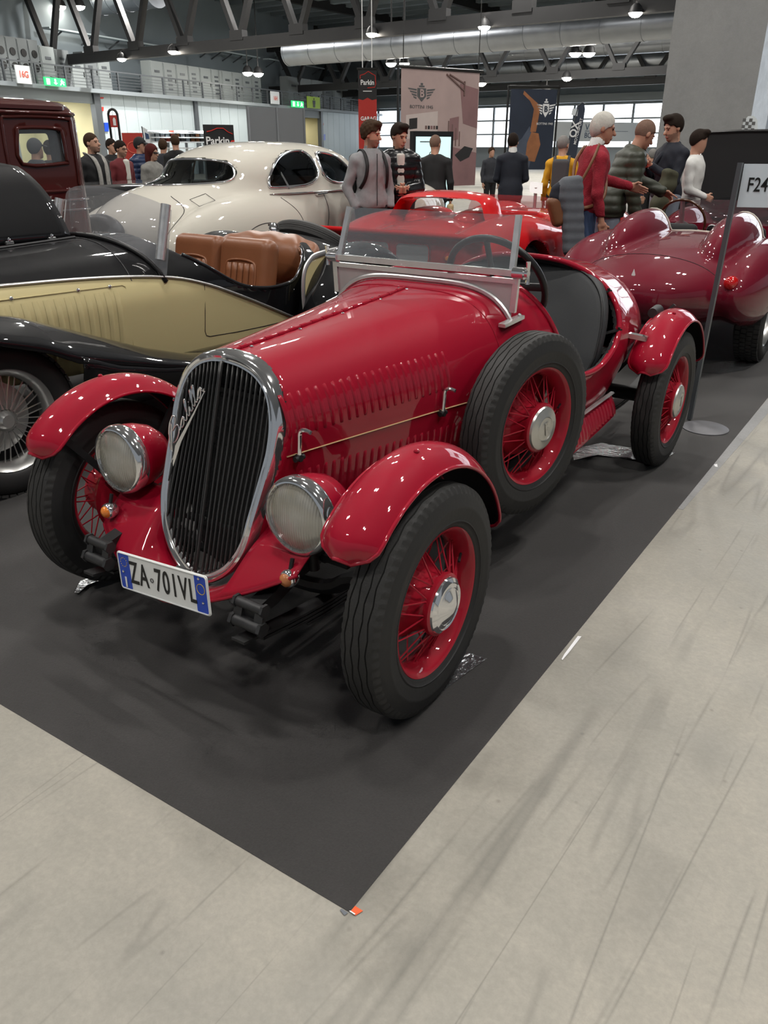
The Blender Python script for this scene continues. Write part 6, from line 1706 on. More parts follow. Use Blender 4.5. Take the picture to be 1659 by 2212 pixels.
# ---- small wall fittings
def wall_plate(name, label, cat, x0, y0, x1, y1_, mat_, off=.06):
    P = [wp(x0, y0, off), wp(x1, y0, off), wp(x1, y1_, off), wp(x0, y1_, off)]
    return tag(MB().poly(P, wn * -.06).build(name, mat_, None, False), label, cat)
wall_plate('wall_box', 'blue dispenser box on the white panels right of the doorway', 'box', 226, 265, 235, 284, 'plate_blue'); wall_plate('safety_sign', 'small red sign on the white panels right of the doorway', 'sign', 216, 231, 224, 240, 'sign_red')
wall_plate('wall_box', 'blue dispenser box on the white panels near the second doorway', 'box', 697, 290, 703, 303, 'plate_blue'); wall_plate('safety_sign', 'small red sign on the white panels near the second doorway', 'sign', 693, 266, 699, 271, 'sign_red')
wall_plate('safety_sign', 'tiny red sign high on the white panels by the first column', 'sign', 214, 210, 224, 213, 'sign_red')
# ---- fire point stand
d1 = 22; pl = at_d(241, 300, d1); pr_ = at_d(260, 300, d1); th = thing('fire_point_stand', 'dark arched stand with red extinguisher sign before the white panels', 'stand')
r_, f_ = facing_frame(pl); wz = zat(250, 236, d1); wv = (pr_ - pl); wv.z = 0
MB().tube([Vector((pl.x, pl.y, .01)), Vector((pl.x, pl.y, wz - .12))] + [Vector((pl.x, pl.y, wz - .12)) + wv * (.5 - .5 * math.cos(a)) + Vector((0, 0, .12 * math.sin(a))) for a in np.linspace(.2, PI - .2, 8)] + [Vector((pr_.x, pr_.y, wz - .12)), Vector((pr_.x, pr_.y, .01))], .03, 6).build('frame', 'ink_black', th)
z0_, z1_ = zat(250, 275, d1), zat(250, 249, d1)
MB().poly([Vector((pl.x, pl.y, z0_)), Vector((pr_.x, pr_.y, z0_)), Vector((pr_.x, pr_.y, z1_)), Vector((pl.x, pl.y, z1_))], f_ * .02).build('sign_plate', 'sign_red', th, False)
q = Vector((pl.x, pl.y, z0_)) + wv * .58 + f_ * .03
MB().poly([q + wv * a + Vector((0, 0, (z1_ - z0_) * b)) for a, b in ((-.16, .15), (.16, .15), (.16, .65), (.06, .8), (-.06, .8), (-.16, .65))], f_ * .005).build('symbol', 'ink_white', th, False)
# ---- stalls behind the crowd
d1 = 21
pl, pr_ = at_d(264, 300, d1), at_d(309, 300, d1)
th, pt, shape, word, bx_, bn_ = quad_board('stall_board', 'red stall board behind the bearded man in burgundy', 'board', pl, pr_, .02, zat(285, 287, d1), 'sign_red', .05)
MB().tube([pt(.5 + .3 * math.cos(a), .82 + .07 * math.sin(a), .01) for a in np.linspace(0, 2 * PI, 24)[:-1]], .012, 5, closed=True).build('oval_mark', 'ink_coral', th)
pl = at_d(308, 300, 20); r_, f_ = facing_frame(pl); base = Vector((pl.x, pl.y, 0)); th = thing('feather_flag', 'white feather flag behind the crowd at left', 'flag')
MB().poly([fpt(*q, 0) for q in ((308, 274), (318, 280), (323, 292), (326, 320), (316, 320), (312, 295))], f_ * -.01).build('flag_cloth', 'sign_white', th, False)
MB().tube([base + Vector((0, 0, .02))] + [fpt(*q, 0) for q in ((312, 320), (310, 295), (306, 273))], .012, 5).build('flag_pole', 'ink_black', th)
MB().poly([fpt(*q, .01) for q in ((313, 286), (321, 290), (323, 300), (315, 300))], f_ * -.004).build('flag_print', 'ink_navy', th, False)
pl, pr_ = at_d(322, 300, 24), at_d(440, 300, 24.5); xx = pr_ - pl; xx.z = 0; th = thing('stall_shelf', 'white stall shelving stacked with small boxes behind the crowd', 'shelf')
zsh = [zat(380, y, 24) for y in (287, 297, 307, 320)]
for z in zsh: MB().bar(Vector((pl.x, pl.y, z)), Vector((pl.x, pl.y, z)) + xx, .5, .03).build('shelf_board', 'sign_white', th, False)
for k in range(4):
    q = pl + xx * (k / 3); MB().box((q.x, q.y, zsh[0] / 2), (.05, .05, zsh[0])).build('shelf_post', 'sign_white', th, False)
random.seed(3); cols_ = ['ink_coral', 'sign_white', 'ink_navy', 'print_orange', 'sign_pale', 'cabinet_white', 'ink_grey']
adj = dict(zip(cols_, ['coral', 'white', 'navy', 'orange', 'pale blue', 'grey', 'dark']))
for j in range(2):
    for k in range(11):
        q = pl + xx * ((k + .5) / 11); c_ = random.choice(cols_); h_ = .10 + .06 * random.random()
        o = MB().box((0, 0, h_ / 2), (.10, .2, h_)).build('goods_box', c_, None, False); o.location = (q.x, q.y, zsh[j + 1] + .017); o.rotation_euler = (0, 0, math.atan2(xx.y, xx.x))
        tag(o, f'small {adj[c_]} box, {["first","second","third","fourth","fifth","sixth","seventh","eighth","ninth","tenth","eleventh"][k]} from left on the {"upper" if j == 0 else "lower"} stall shelf', 'box', 'boxes on the stall shelving')
for k in range(3):
    q = pl + xx * ((k + .5) / 3); o = MB().box((q.x, q.y, zsh[0] + .12), (.8, .06, .04)).build('stall_lamp', 'lamp_glow_cool', None, False)
    MB()
    tag(o, f'{["left", "middle", "right"][k]} strip lamp on top of the stall shelving', 'lamp', 'strip lamps on the stall shelving'); o.location.z = -.085
# ---- lectern sign between the suited man and the yellow sweater
d1 = 11.2; q = at_d(1155, 440, d1); th = thing('info_stand', 'white tilted information plate on a thin pole behind the red sports prototype', 'stand', (q.x, q.y, 0))
r_, f_ = facing_frame(q); zc = zat(1155, 405, d1)
MB().cyl((0, 0, .01), (0, 0, zc), .022, n=10).build('pole', 'aluminium', th); MB().lathe([(0, .012), (.14, .01), (.14, .0)][::-1], (0, 0, 0), (0, 0, 1), 24).build('foot_plate', 'aluminium', th)
MB().poly([Vector((0, 0, zc)) + r_ * a + Vector((0, 0, b)) - f_ * (b * .8) for a, b in ((-.08, -.06), (.085, -.075), (.085, .055), (-.08, .07))], f_ * .01).build('plate', 'white_paint', th, False)
# ---- black car with raised bonnet behind the maroon racer
d_y = 9.8
bb = thing('black_car', 'black car with tall raised bonnet behind the maroon racing car', 'car')
P = [at_y(x, y, d_y) for x, y in ((1512, 470), (1506, 330), (1512, 296), (1535, 286), (1600, 283), (1700, 282), (1760, 300), (1760, 470))]
MB().poly(P, (0.02, .06, 0)).build('raised_bonnet', 'matte_black', bb, False)
MB().tube(P, .02, 6).build('bonnet_edge', 'black_plastic', bb)
a_, b_ = at_y(1514, 332, d_y - .05), at_y(1462, 478, 9.2); MB().cyl(a_, b_, .008, n=6).build('prop_rod', 'aluminium', bb)
c_ = (P[0] + P[-1]) / 2
net_obj('body', lambda Q: np.minimum(s_sup(Q, (c_.x, d_y + 1.2, .55), (.85, 1.9, .32), 3), s_sup(Q, (c_.x, d_y + 1.9, .9), (.7, .9, .45), 2.6)), (c_.x - 1, d_y - .8, .2), (c_.x + 1, d_y + 3.3, 1.4), .04, 'black_paint', bb, 2, 50)
for sx in (-1, 1):
    for yy in (d_y + .1, d_y + 2.5): simple_wheel(bb, (c_.x + sx * .72, yy, .31), .31, .16, .2, 0, 'wire_alloy', sx < 0)
# ---- checkered flag by the pier
q = at_d(1608, 300, 18.0); r_, f_ = facing_frame(q); base = Vector((q.x, q.y, 0)); th = thing('feather_flag', 'black and white chequered feather flag beside the concrete pier', 'flag')
MB().poly([fpt(*p_, 0) for p_ in ((1597, 330), (1600, 290), (1606, 262), (1616, 251), (1628, 250), (1636, 258), (1637, 275), (1634, 330))], f_ * -.01).build('flag_cloth', 'sign_white', th, False)
for i in range(4):
    for j in range(4):
        if (i + j) % 2 == 0: MB().poly([fpt(1605 + 7 * (i + a) - 1.2 * (j + b), 256 + 7 * (j + b), .006) for a, b in ((0, 0), (1, 0), (1, 1), (0, 1))], f_ * -.003).build('check_square', 'ink_grey', th, False)
MB().cyl(fpt(1597, 335, 0), base + Vector((0, 0, .02)), .012, n=5).build('flag_pole', 'rail_grey', th)
# ---- dark car parts seen between the brown and the ivory cars
dk = thing('dark_car', 'black car roof and wing glimpsed behind the ivory saloon at left', 'car')
c_ = Vector((-6.22, 4.55, 0)); zr = zat(250, 394, 9.85)
net_obj('body', lambda Q: smin(s_box(Q, (c_.x, c_.y, zr - .32), (.50, 1.25, .32), .10), s_ell(Q, (c_.x + .42, c_.y - .75, .5), (.14, .6, .38)), .1), (c_.x - .7, c_.y - 1.5, .1), (c_.x + .7, c_.y + 1.4, 1.2), .04, 'black_paint', dk, 2, 50)
for sx in (-1, 1):
    for yy in (-.95, .95): simple_wheel(dk, (c_.x + sx * .42, c_.y + yy, .31), .31, .15, .2, 0, 'wire_alloy', sx < 0)
# ================================================================== people
def pm(name, c, rough=.8, var=.12, vscale=14, bump=.15, bscale=120, **k): return mat(name, c, rough, var=var, vscale=vscale, bump=bump, bscale=bscale, **k)
pm('skin', (.46, .25, .17), .5, .06, 10, .0); pm('skin_tan', (.38, .19, .125), .5, .06, 10, .0); pm('beard_skin', (.24, .135, .095), .6, .2, 60, .0)
pm('hair_dark', (.018, .012, .009), .85, .3, 40, .25, 90, spec=.15); pm('hair_brown', (.045, .026, .015), .85, .3, 40, .25, 90, spec=.15); pm('hair_white', (.46, .44, .40), .85, .2, 40, .25, 90, spec=.15); pm('hair_grey', (.20, .19, .18), .85, .2, 40, .25, 90, spec=.15); pm('hair_red', (.07, .015, .013), .85, .2, 40, .25, 90, spec=.15); pm('hair_shaved', (.16, .10, .075), .85, .2, 60, .25, 90, spec=.15)
pm('fleece_grey', (.25, .252, .26), .95, .15, 40, .4, 260); pm('black_puffer', (.008, .008, .009), .25, .2, 8, .25, 22); pm('blazer_black', (.010, .010, .011)); pm('suit_navy', (.010, .013, .022)); pm('yellow_knit', (.60, .30, .012)); pm('red_knit', (.235, .010, .022), .95, .2, 30, .5, 90)
pm('olive_puffer', (.030, .034, .022), .5, .2, 8, .3, 18); pm('navy_knit', (.007, .009, .017)); pm('white_shirt', (.62, .62, .60)); pm('denim', (.055, .095, .19)); pm('jeans_light', (.20, .23, .28)); pm('trousers_dark', (.010, .010, .012)); pm('burgundy_knit', (.12, .012, .016)); pm('blue_puffer', (.014, .028, .075), .4, .2, 8, .25, 18)
pm('grey_coat', (.20, .195, .18), .9, .4, 18); pm('coat_black', (.007, .007, .008)); pm('scarf_check', (.30, .29, .27), .9, .5, 24); pm('backpack_black', (.009, .009, .010), .7); pm('grey_canvas', (.055, .056, .06)); pm('tan_leather', (.16, .065, .028), .5); pm('quilt_grey', (.10, .11, .125), .8); pm('shoe_black', (.01, .01, .011), .5); pm('tote_cream', (.48, .36, .20)); pm('khaki_green', (.050, .050, .028)); pm('cap_black', (.010, .010, .011)); pm('coat_mid', (.03, .032, .04)); pm('knit_white', (.55, .53, .48)); pm('eye_dark', (.012, .009, .008), .2, 0, 1, 0); pm('lips', (.30, .12, .10), .5, 0, 1, 0)
def vrot(v, ax, deg): return Matrix.Rotation(math.radians(deg), 3, ax) @ Vector(v)
def hand_net(wr, d, nrm, curl, side, point=False, h=.0065):
    d = Vector(d).normalized(); nrm = Vector(nrm); nrm = (nrm - d * nrm.dot(d)).normalized(); lat = d.cross(nrm) * side
    wr = Vector(wr); caps = []
    lens = (.070, .078, .072, .056)
    for i in range(4):
        base = wr + d * .088 + lat * (.028 - .0185 * i)
        c = 0.10 if (point and i == 0) else curl
        a1, a2 = c * 60, c * 125
        d1_ = (d * math.cos(math.radians(a1)) + nrm * math.sin(math.radians(a1)))
        d2_ = (d * math.cos(math.radians(a2)) + nrm * math.sin(math.radians(a2)))
        m_ = base + d1_ * lens[i] * .52; e = m_ + d2_ * lens[i] * .55
        caps += [(base - d * .01, m_, .0092, .0086), (m_, e, .0086, .0072)]
    tb = wr + d * .030 + lat * .030; tm = tb + (d * .6 + lat * .7 + nrm * .25).normalized() * .038; te = tm + (d * .85 + lat * .15 + nrm * (.2 + .5 * curl)).normalized() * .032
    caps += [(tb, tm, .0125, .0105), (tm, te, .0102, .0082)]
    R = np.array(Matrix((lat, d, nrm)).transposed())
    def f(P):
        v = s_box(P, wr + d * .052, (.041, .050, .0145), .014, R)
        v = smin(v, s_cap(P, wr - d * .05, wr + d * .015, .026, .027), .015)
        for a, b, ra, rb in caps: v = smin(v, s_cap(P, a, b, ra, rb), .005)
        return v
    c = wr + d * .06
    return surf_net(f, (c.x - .15, c.y - .15, c.z - .15), (c.x + .15, c.y + .15, c.z + .15), h, 2)
ARM = {'hang': ((.055, -.02, -.28), (.06, .05, -.53)), 'pocket': ((.085, -.05, -.27), (.045, .07, -.46)), 'clasp': ((.06, .04, -.28), (-.13, .25, -.30)), 'phone': ((.03, .09, -.27), (-.12, .30, -.12)), 'reach': ((.03, .22, -.18), (-.02, .46, -.24)), 'point': ((.02, .20, -.20), (-.03, .44, -.30)), 'hold': ((.05, .03, -.28), (-.06, .22, -.36)), 'back': ((.06, -.10, -.27), (.02, -.02, -.50))}
_cache = {}
def person(label, pos, heading, height, top, top_mat, legs_mat, hair='short', hair_mat='hair_dark', skin='skin', lean=0.0, head=(0, 0), arms=('hang', 'hang'), detail=1, beard=False, hem=.86, hands=True, collar=None, quilt=0.0, build=1.0, stoop=0.0):
    """top-level person: a continuous body mesh with clothing and hair as parts (local frame: +y forward, 1.75 m tall)"""
    pos = Vector(pos); hd = Vector(heading); t = thing('person', label, 'person', (pos.x, pos.y, 0), math.atan2(-hd.x, hd.y))
    sc_ = height / 1.75; t.scale = (sc_,) * 3
    L = Matrix.Rotation(math.radians(-lean), 3, 'X'); pv = Vector((0, 0, .95))
    def up(p): return pv + L @ (Vector(p) - pv)
    chest, neck = up((0, 0, 1.26)), up((0, -.012, 1.47))
    Ls = Matrix.Rotation(math.radians(-(lean + stoop) * .8), 3, 'X')
    hc = neck + Ls @ Vector((0, .035, .155))
    HR = Matrix.Rotation(math.radians(head[0]), 3, 'Z') @ Matrix.Rotation(math.radians(-(lean * .5 + head[1])), 3, 'X'); HRn = np.array(HR)
    sh = {s_: up((s_ * .172 * build, -.012, 1.375)) for s_ in (1, -1)}
    el, wr = {}, {}
    for s_, a in ((-1, arms[0]), (1, arms[1])):
        e, w = ARM[a] if isinstance(a, str) else a
        el[s_] = sh[s_] + Vector((s_ * e[0], e[1], e[2])); wr[s_] = sh[s_] + Vector((s_ * w[0], w[1], w[2]))
    hips = {s_: Vector((s_ * .092, 0, .93)) for s_ in (1, -1)}; kn = {1: Vector((.10, .03, .50)), -1: Vector((-.10, .0, .50))}; an = {1: Vector((.105, .03, .085)), -1: Vector((-.105, -.05, .085))}
    b_ = build
    cf, cm, cb_, cp2 = up((0, .018, 1.29)), up((0, .01, 1.12)), up((0, -.015, 1.425)), Vector((0, -.005, .96))
    def torso(P, g=0.0):
        v = s_ell(P, cf, (.168 * b_ + g, .112 * b_ + g, .20 + g), np.array(L)); v = smin(v, s_ell(P, cm, (.148 * b_ + g, .105 * b_ + g, .20 + g), np.array(L)), .05)
        v = smin(v, s_ell(P, cp2, (.165 * b_ + g, .118 * b_ + g, .15 + g)), .05)
        for s_ in (1, -1): v = smin(v, s_cap(P, cb_, sh[s_], .055 + g, .054 + g), .05)
        return v
    def arms_f(P, g=0.0, cut=0.0):
        v = None
        for s_ in (1, -1):
            w_ = wr[s_] - (wr[s_] - el[s_]).normalized() * cut
            a = smin(s_cap(P, sh[s_], el[s_], .052 + g, .041 + g), s_cap(P, el[s_], w_, .041 + g, .030 + g), .02)
            v = a if v is None else np.minimum(v, a)
        return v
    def legs_f(P, g=0.0):
        v = None
        for s_ in (1, -1):
            a = smin(s_cap(P, hips[s_], kn[s_], .092 + g, .058 + g), s_cap(P, kn[s_], an[s_], .058 + g, .044 + g), .03)
            v = a if v is None else smin(v, a, .02)
        return v
    def headf(P):
        q = (P - np.array(hc)) @ HRn
        v = s_ell(q, (0, -.012, .022), (.076, .097, .100)); v = smin(v, s_ell(q, (0, .028, -.045), (.056, .066, .074)), .03)
        v = smin(v, s_ell(q, (0, .062, -.098), (.030, .026, .022)), .02)
        if detail:
            v = smin(v, s_cap(q, (0, .088, .004), (0, .110, -.030), .009, .0145), .012)
            v = smin(v, s_ell(q, (0, .080, .024), (.050, .014, .010)), .012)
            for s_ in (1, -1):
                v = smin(v, s_ell(q, (s_ * .078, -.008, -.008), (.010, .020, .030)), .008)
                v = smax(v, -s_ell(q, (s_ * .031, .098, .005), (.016, .012, .009)), .008)
            v = smin(v, s_ell(q, (0, .089, -.066), (.024, .012, .010)), .008)
        return v
    def body(P):
        v = smin(torso(P, -.012), arms_f(P, -.008), .03); v = smin(v, legs_f(P, -.012), .03)
        v = smin(v, s_cap(P, up((0, -.015, 1.40)), hc + HR @ Vector((0, -.018, -.05)), .062, .053), .03)
        for s_ in (1, -1): v = smin(v, s_ell(P, an[s_] + Vector((0, .07, -.05)), (.04, .12, .035)), .02)
        return smin(v, headf(P), .022)
    pts = [chest, hc] + list(el.values()) + list(wr.values()) + list(sh.values())
    lo = Vector((min(p.x for p in pts) - .17, min(p.y for p in pts) - .20, -.02)); hi = Vector((max(p.x for p in pts) + .17, max(p.y for p in pts) + .20, max(p.z for p in pts) + .18))
    lo.x = min(lo.x, -.30); hi.x = max(hi.x, .30); lo.y = min(lo.y, -.22); hi.y = max(hi.y, .25)
    h = .0115 if detail else .021
    V, F = surf_net(body, lo, hi, h, 3)
    nb = len(F); parts = [(V, F)]
    if hands:
        for s_, a in ((-1, arms[0]), (1, arms[1])):
            if a == 'pocket': continue
            d = (wr[s_] - el[s_]).normalized(); nr = {'hang': (-s_, 0, 0), 'back': (-s_, 0, 0), 'clasp': (-.2 * s_, -1, .3), 'phone': (-s_ * .3, -.4, 1), 'reach': (-s_ * .8, 0, -.4), 'point': (-s_ * .5, 0, -.8), 'hold': (-s_ * .3, -.8, .2)}.get(a if isinstance(a, str) else 'hang')
            cu = {'hang': .35, 'clasp': .75, 'phone': .7, 'reach': .18, 'point': .55, 'hold': .8}.get(a if isinstance(a, str) else 'hang', .35)
            dd = d
            if a == 'clasp': dd = (d + Vector((-s_ * .5, .1, .1))).normalized()
            parts.append(hand_net(wr[s_] - d * .005, dd, nr, cu, s_, a == 'point', .0066 if detail else .010))
    VV, FF = [], []; base = 0
    for v_, f_ in parts: VV.append(v_); FF.append(f_ + base); base += len(v_)
    VV, FF = np.concatenate(VV), np.concatenate(FF)
    cen = VV[FF].mean(1); q = (cen - np.array(hc)) @ HRn
    fm = np.zeros(len(FF), int)
    if beard: fm[:] = np.where((q[:, 2] < -.045) & (q[:, 2] > -.14) & (q[:, 1] > -.01) & ~((np.abs(q[:, 0]) < .022) & (q[:, 2] > -.078) & (q[:, 2] < -.060)), 1, 0)
    make_mesh('body', VV, FF, [skin, 'beard_skin'], t, True, 180, fm)
    hcn = np.array(hc)
    if detail:
        for s_ in (1, -1):
            e = hc + HR @ Vector((s_ * .031, .0835, .003)); MB().ell(e, (.010, .007, .0055), 8, 6).build('eye', 'eye_dark', t)
            MB().tube([hc + HR @ Vector((s_ * x, y, z)) for x, y, z in ((.012, .0915, .021), (.03, .0895, .025), (.05, .0745, .019))], .0036, 5).build('eyebrow', hair_mat if hair_mat != 'hair_shaved' else 'hair_brown', t)
        MB().tube([hc + HR @ Vector((x, .0985 - abs(x) * .25, -.068)) for x in (-.024, -.01, .01, .024)], .0042, 5).build('mouth', 'lips', t)
    # hair
    if hair != 'bald':
        def hf(P):
            q = (P - hcn) @ HRn
            g = {'short': .010, 'curly': .017, 'quiff': .012, 'side': .008, 'long': .016, 'crop': .004, 'cap': .012}[hair]
            v = s_ell(q, (0, -.014, .028), (.078 + g, .099 + g, .100 + g))
            if hair == 'curly': v = v + .006 * np.sin(q[:, 0] * 120) * np.sin(q[:, 1] * 110) * np.sin(q[:, 2] * 100); v = smin(v, s_ell(q, (0, .06, .105), (.07, .045, .035)), .02)
            if hair == 'quiff': v = smin(v, s_ell(q, (0, .055, .112), (.066, .045, .035)), .025)
            if hair == 'side': v = smin(v, s_ell(q, (0, -.06, -.01), (.075, .05, .08)), .03)
            face = s_ell(q, (0, .118, -.040), (.086, .105, .112)); v = smax(v, -face, .008)
            low = {'long': -.20}.get(hair, -.075)
            v = smax(v, -(q[:, 2] - (-.062 if hair != 'side' else -.085) - 1.15 * np.clip(q[:, 1] + .045, 0, .085)), .008) if hair != 'long' else v
            if hair == 'long':
                v = smin(v, s_ell(q, (0, -.05, -.08), (.092, .07, .15)), .03); v = smax(v, -s_ell(q, (0, .12, -.06), (.066, .10, .12)), .01)
            return v
        net_obj('hair' if hair != 'cap' else 'cap', hf, hc - Vector((.2, .2, .3)), hc + Vector((.2, .22, .2)), .010 if detail else .015, hair_mat, t, 2, 180)
        if hair == 'cap': MB().grid(lambda u, v: hc + HR @ Vector((lerp(-.07, .07, u), .075 + .085 * v * (1 - (2 * u - 1) ** 4 * .5), .052 - .022 * v + .012 * (1 - (2 * u - 1) ** 2))), 10, 6).build('cap_peak', hair_mat, t, angle=180, thick=.006)
    # trousers and shoes
    def tf(P):
        v = smin(legs_f(P, .010), s_ell(P, (0, -.005, .95), (.175 * b_, .128 * b_, .15)), .04)
        return smax(smax(v, P[:, 2] - 1.03, .01), .10 - P[:, 2], .01)
    if ('t', build) not in _cache: _cache[('t', build)] = surf_net(tf, (-.3, -.25, .06), (.3, .25, 1.08), .019, 2)
    make_mesh('trousers', *_cache[('t', build)], legs_mat, t, True, 180)
    for s_ in (1, -1):
        a = an[s_]
        if ('s', s_) not in _cache: _cache[('s', s_)] = surf_net(lambda P, a=a: smax(smin(s_ell(P, a + Vector((0, .075, -.045)), (.048, .135, .05)), s_cap(P, a + Vector((0, -.01, -.03)), a + Vector((0, 0, .05)), .05, .05), .02), .004 - P[:, 2], .004), a + Vector((-.1, -.12, -.1)), a + Vector((.1, .26, .14)), .018, 2)
        make_mesh('shoe', *_cache[('s', s_)], 'shoe_black', t, True, 180)
    # upper garment
    th_ = {'knit': .010, 'jacket': .014, 'puffer': .032, 'blazer': .013, 'coat': .018}[top]
    nk = np.array(up((0, 0, 1.485))); axis = np.array(L @ Vector((0, 0, 1)))
    def jf(P):
        v = smin(torso(P, th_), arms_f(P, th_ * .85, .012), .014)
        w = s_ell(P, Vector((0, -.002, hem + .06)), (.172 * b_ + th_, .125 * b_ + th_, .16)); v = smin(v, w, .05)
        if top in ('jacket', 'puffer', 'coat'): v = smin(v, s_cap(P, up((0, -.02, 1.44)), up((0, .0, 1.485)), .078, .072), .02)
        if quilt: v = v + quilt * (np.abs(np.sin((P[:, 2] + .25 * P[:, 0] * 0) * PI / .085)) - .6) * -1
        elif top != 'blazer': v = v + .0035 * np.sin(P[:, 2] * 46 + np.sin(P[:, 0] * 24) * 1.6) * np.sin(P[:, 0] * 31 + P[:, 1] * 27)
        v = smax(v, hem - P[:, 2], .012)
        v = smax(v, (P - nk) @ axis - .012, .01)
        return smax(v, -s_cap(P, up((0, -.015, 1.40)), hc, .064, .064), .006)
    net_obj({'knit': 'sweater', 'jacket': 'jacket', 'puffer': 'puffer_jacket', 'blazer': 'blazer', 'coat': 'coat'}[top], jf, (lo.x - .03, lo.y - .03, hem - .1), (hi.x + .03, hi.y + .03, max(nk[2] + .06, 1.3)), .0125 if detail else .021, top_mat, t, 2, 180)
    if collar: net_obj('collar', lambda P: smax(s_cap(P, up((0, -.015, 1.455)), up((0, -.004, 1.515)), .071, .066), -s_cap(P, up((0, -.015, 1.40)), hc, .060, .056), .003), up((-.1, -.12, 1.40)), up((.1, .12, 1.57)), .007, collar, t, 2, 180)
    return t, up, hc, HR, sh, el, wr
RTv = Vector((_RT.x, _RT.y, 0)).normalized(); TOv = Vector((-_FW.x, -_FW.y, 0)).normalized()
def hd(deg):  # 0 = towards the viewer, 90 = to the right in the picture, 180 = away
    a = math.radians(deg); return TOv * math.cos(a) + RTv * math.sin(a)
def spot(px, py, d): p = at_d(px, py, d); return Vector((p.x, p.y, 0)), p.z
def backpack(t, up, mat_, sx=.14):
    net_obj('backpack', lambda P: s_box(P, up((0, -.21, 1.24)), (sx, .075, .20), .05), up((-.22, -.34, .98)), up((.22, -.08, 1.5)), .018, mat_, t, 2, 180)
def straps(t, up, mat_, xo=.105, w_=.021, zb=1.10):
    for s_ in (1, -1):
        P = smooth_path([up((s_ * xo * .9, -.14, 1.36)), up((s_ * xo, -.055, 1.475)), up((s_ * xo, .06, 1.455)), up((s_ * xo * 1.1, .15, 1.33)), up((s_ * xo * 1.25, .135, 1.2)), up((s_ * xo * 1.5, .06, zb))], 5)
        MB().tube(P, w_, 6, flat=.35, up=(0, 1, .2)).build('strap', mat_, t, angle=180)
# 1 fleece
q, z = spot(800, 262, 8.6)
t, up, hc, HR, sh, el, wr = person('young man in grey zip fleece with black backpack straps, looking right', q, hd(28), z, 'jacket', 'fleece_grey', 'trousers_dark', 'curly', 'hair_brown', 'skin', 0, (38, 8), ('pocket', 'pocket'), 1, True, .90, collar='fleece_grey')
straps(t, up, 'backpack_black'); backpack(t, up, 'backpack_black')
MB().tube([up((0, .150, 1.44)), up((0, .153, 1.30)), up((0, .148, 1.1)), up((0, .150, .93))], .005, 5).build('zip', 'steel_dark', t)
# 2 puffer
q, z = spot(862, 267, 9.05)
t, up, hc, HR, sh, el, wr = person('young man in shiny black puffer jacket with clasped hands, smiling down', q, hd(8), z, 'puffer', 'black_puffer', 'trousers_dark', 'quiff', 'hair_dark', 'skin', 0, (32, 16), ('clasp', 'clasp'), 1, False, .93, quilt=.008, collar='black_puffer')
net_obj('shirt', lambda P: s_box(P, up((0, .138, 1.20)), (.046, .024, .25), .022), up((-.08, .0, .88)), up((.08, .24, 1.5)), .014, 'knit_white', t, 2, 180)
# 3 blazer man before the screen
q, z = spot(941, 292, 11.6)
t, up, hc, HR, sh, el, wr = person('man in black blazer seen from behind in front of the glowing screen', q, hd(172), z, 'blazer', 'blazer_black', 'denim', 'crop', 'hair_shaved', 'skin', 0, (-25, 8), ('hang', 'hang'), 1, False, .80, build=1.12)
o = net_obj('shopping_bag', lambda P: s_box(P, wr[1] + Vector((.0, .02, -.20)), (.05, .10, .14), .03), wr[1] + Vector((-.15, -.2, -.42)), wr[1] + Vector((.15, .2, 0)), .02, 'tote_cream', t, 2, 180)
# 4 dark suit
q, z = spot(1110, 288, 12.5)
person('man in dark navy suit seen from behind before the navy banner', q, hd(176), z, 'blazer', 'suit_navy', 'suit_navy', 'short', 'hair_dark', 'skin', 0, (-20, 0), ('hold', 'hold'), 1, False, .78, collar='white_shirt', build=1.08)
# 5 yellow
q, z = spot(1219, 293, 11.4)
t, up, hc, HR, sh, el, wr = person('grey-haired man in yellow sweater with dark grey backpack', q, hd(165), z, 'knit', 'yellow_knit', 'trousers_dark', 'crop', 'hair_grey', 'skin', 0, (-30, 0), ('hang', 'hang'), 1)
backpack(t, up, 'grey_canvas', .12); straps(t, up, 'grey_canvas')
# 6 red sweater
q, z = spot(1322, 240, 7.6); q = q - RTv * .17
t, up, hc, HR, sh, el, wr = person('white-haired man in red cable sweater reaching out, jacket and bag at his back', q, hd(98), z, 'knit', 'red_knit', 'denim', 'side', 'hair_white', 'skin_tan', 9, (-18, 6), ('reach', 'hang'), 1, False, .90, collar='white_shirt', build=1.06)
MB().tube(smooth_path([up((-.13, -.06, 1.47)), up((-.10, .07, 1.42)), up((.0, .150, 1.25)), up((.14, .12, 1.08)), up((.21, .0, .99)), up((.20, -.13, .97)), up((.10, -.17, 1.13)), up((-.04, -.15, 1.33)), up((-.13, -.06, 1.47))], 5), .015, 6, flat=.4, up=(1, 0, .3)).build('bag_strap', 'tan_leather', t, angle=180)
MB().tube(smooth_path([up((.17, -.05, 1.49)), up((.23, -.10, 1.35)), up((.24, -.17, 1.15)), up((.25, -.26, 1.0))], 5), .013, 6, flat=.4, up=(1, 0, 0)).build('bag_strap', 'tan_leather', t, angle=180)
net_obj('shoulder_bag', lambda P: s_box(P, up((.27, -.27, .94)), (.06, .14, .13), .045, rotm('X', 22)), up((.1, -.5, .7)), up((.42, -.02, 1.16)), .018, 'tan_leather', t, 2, 180)
net_obj('draped_jacket', lambda P: smin(s_box(P, up((.31, -.19, .88)), (.05, .10, .33), .05, rotm('X', 8)), s_ell(P, up((.27, -.30, 1.04)), (.07, .13, .12)), .05) + .003 * np.sin(P[:, 2] * 75), up((.12, -.52, .48)), up((.46, .02, 1.32)), .018, ['quilt_grey', 'suit_navy'], t, 2, 180, pick=lambda c: ((c[:, 2] < .62) | (c[:, 1] < up((0, -.36, 1.0)).y)).astype(int))
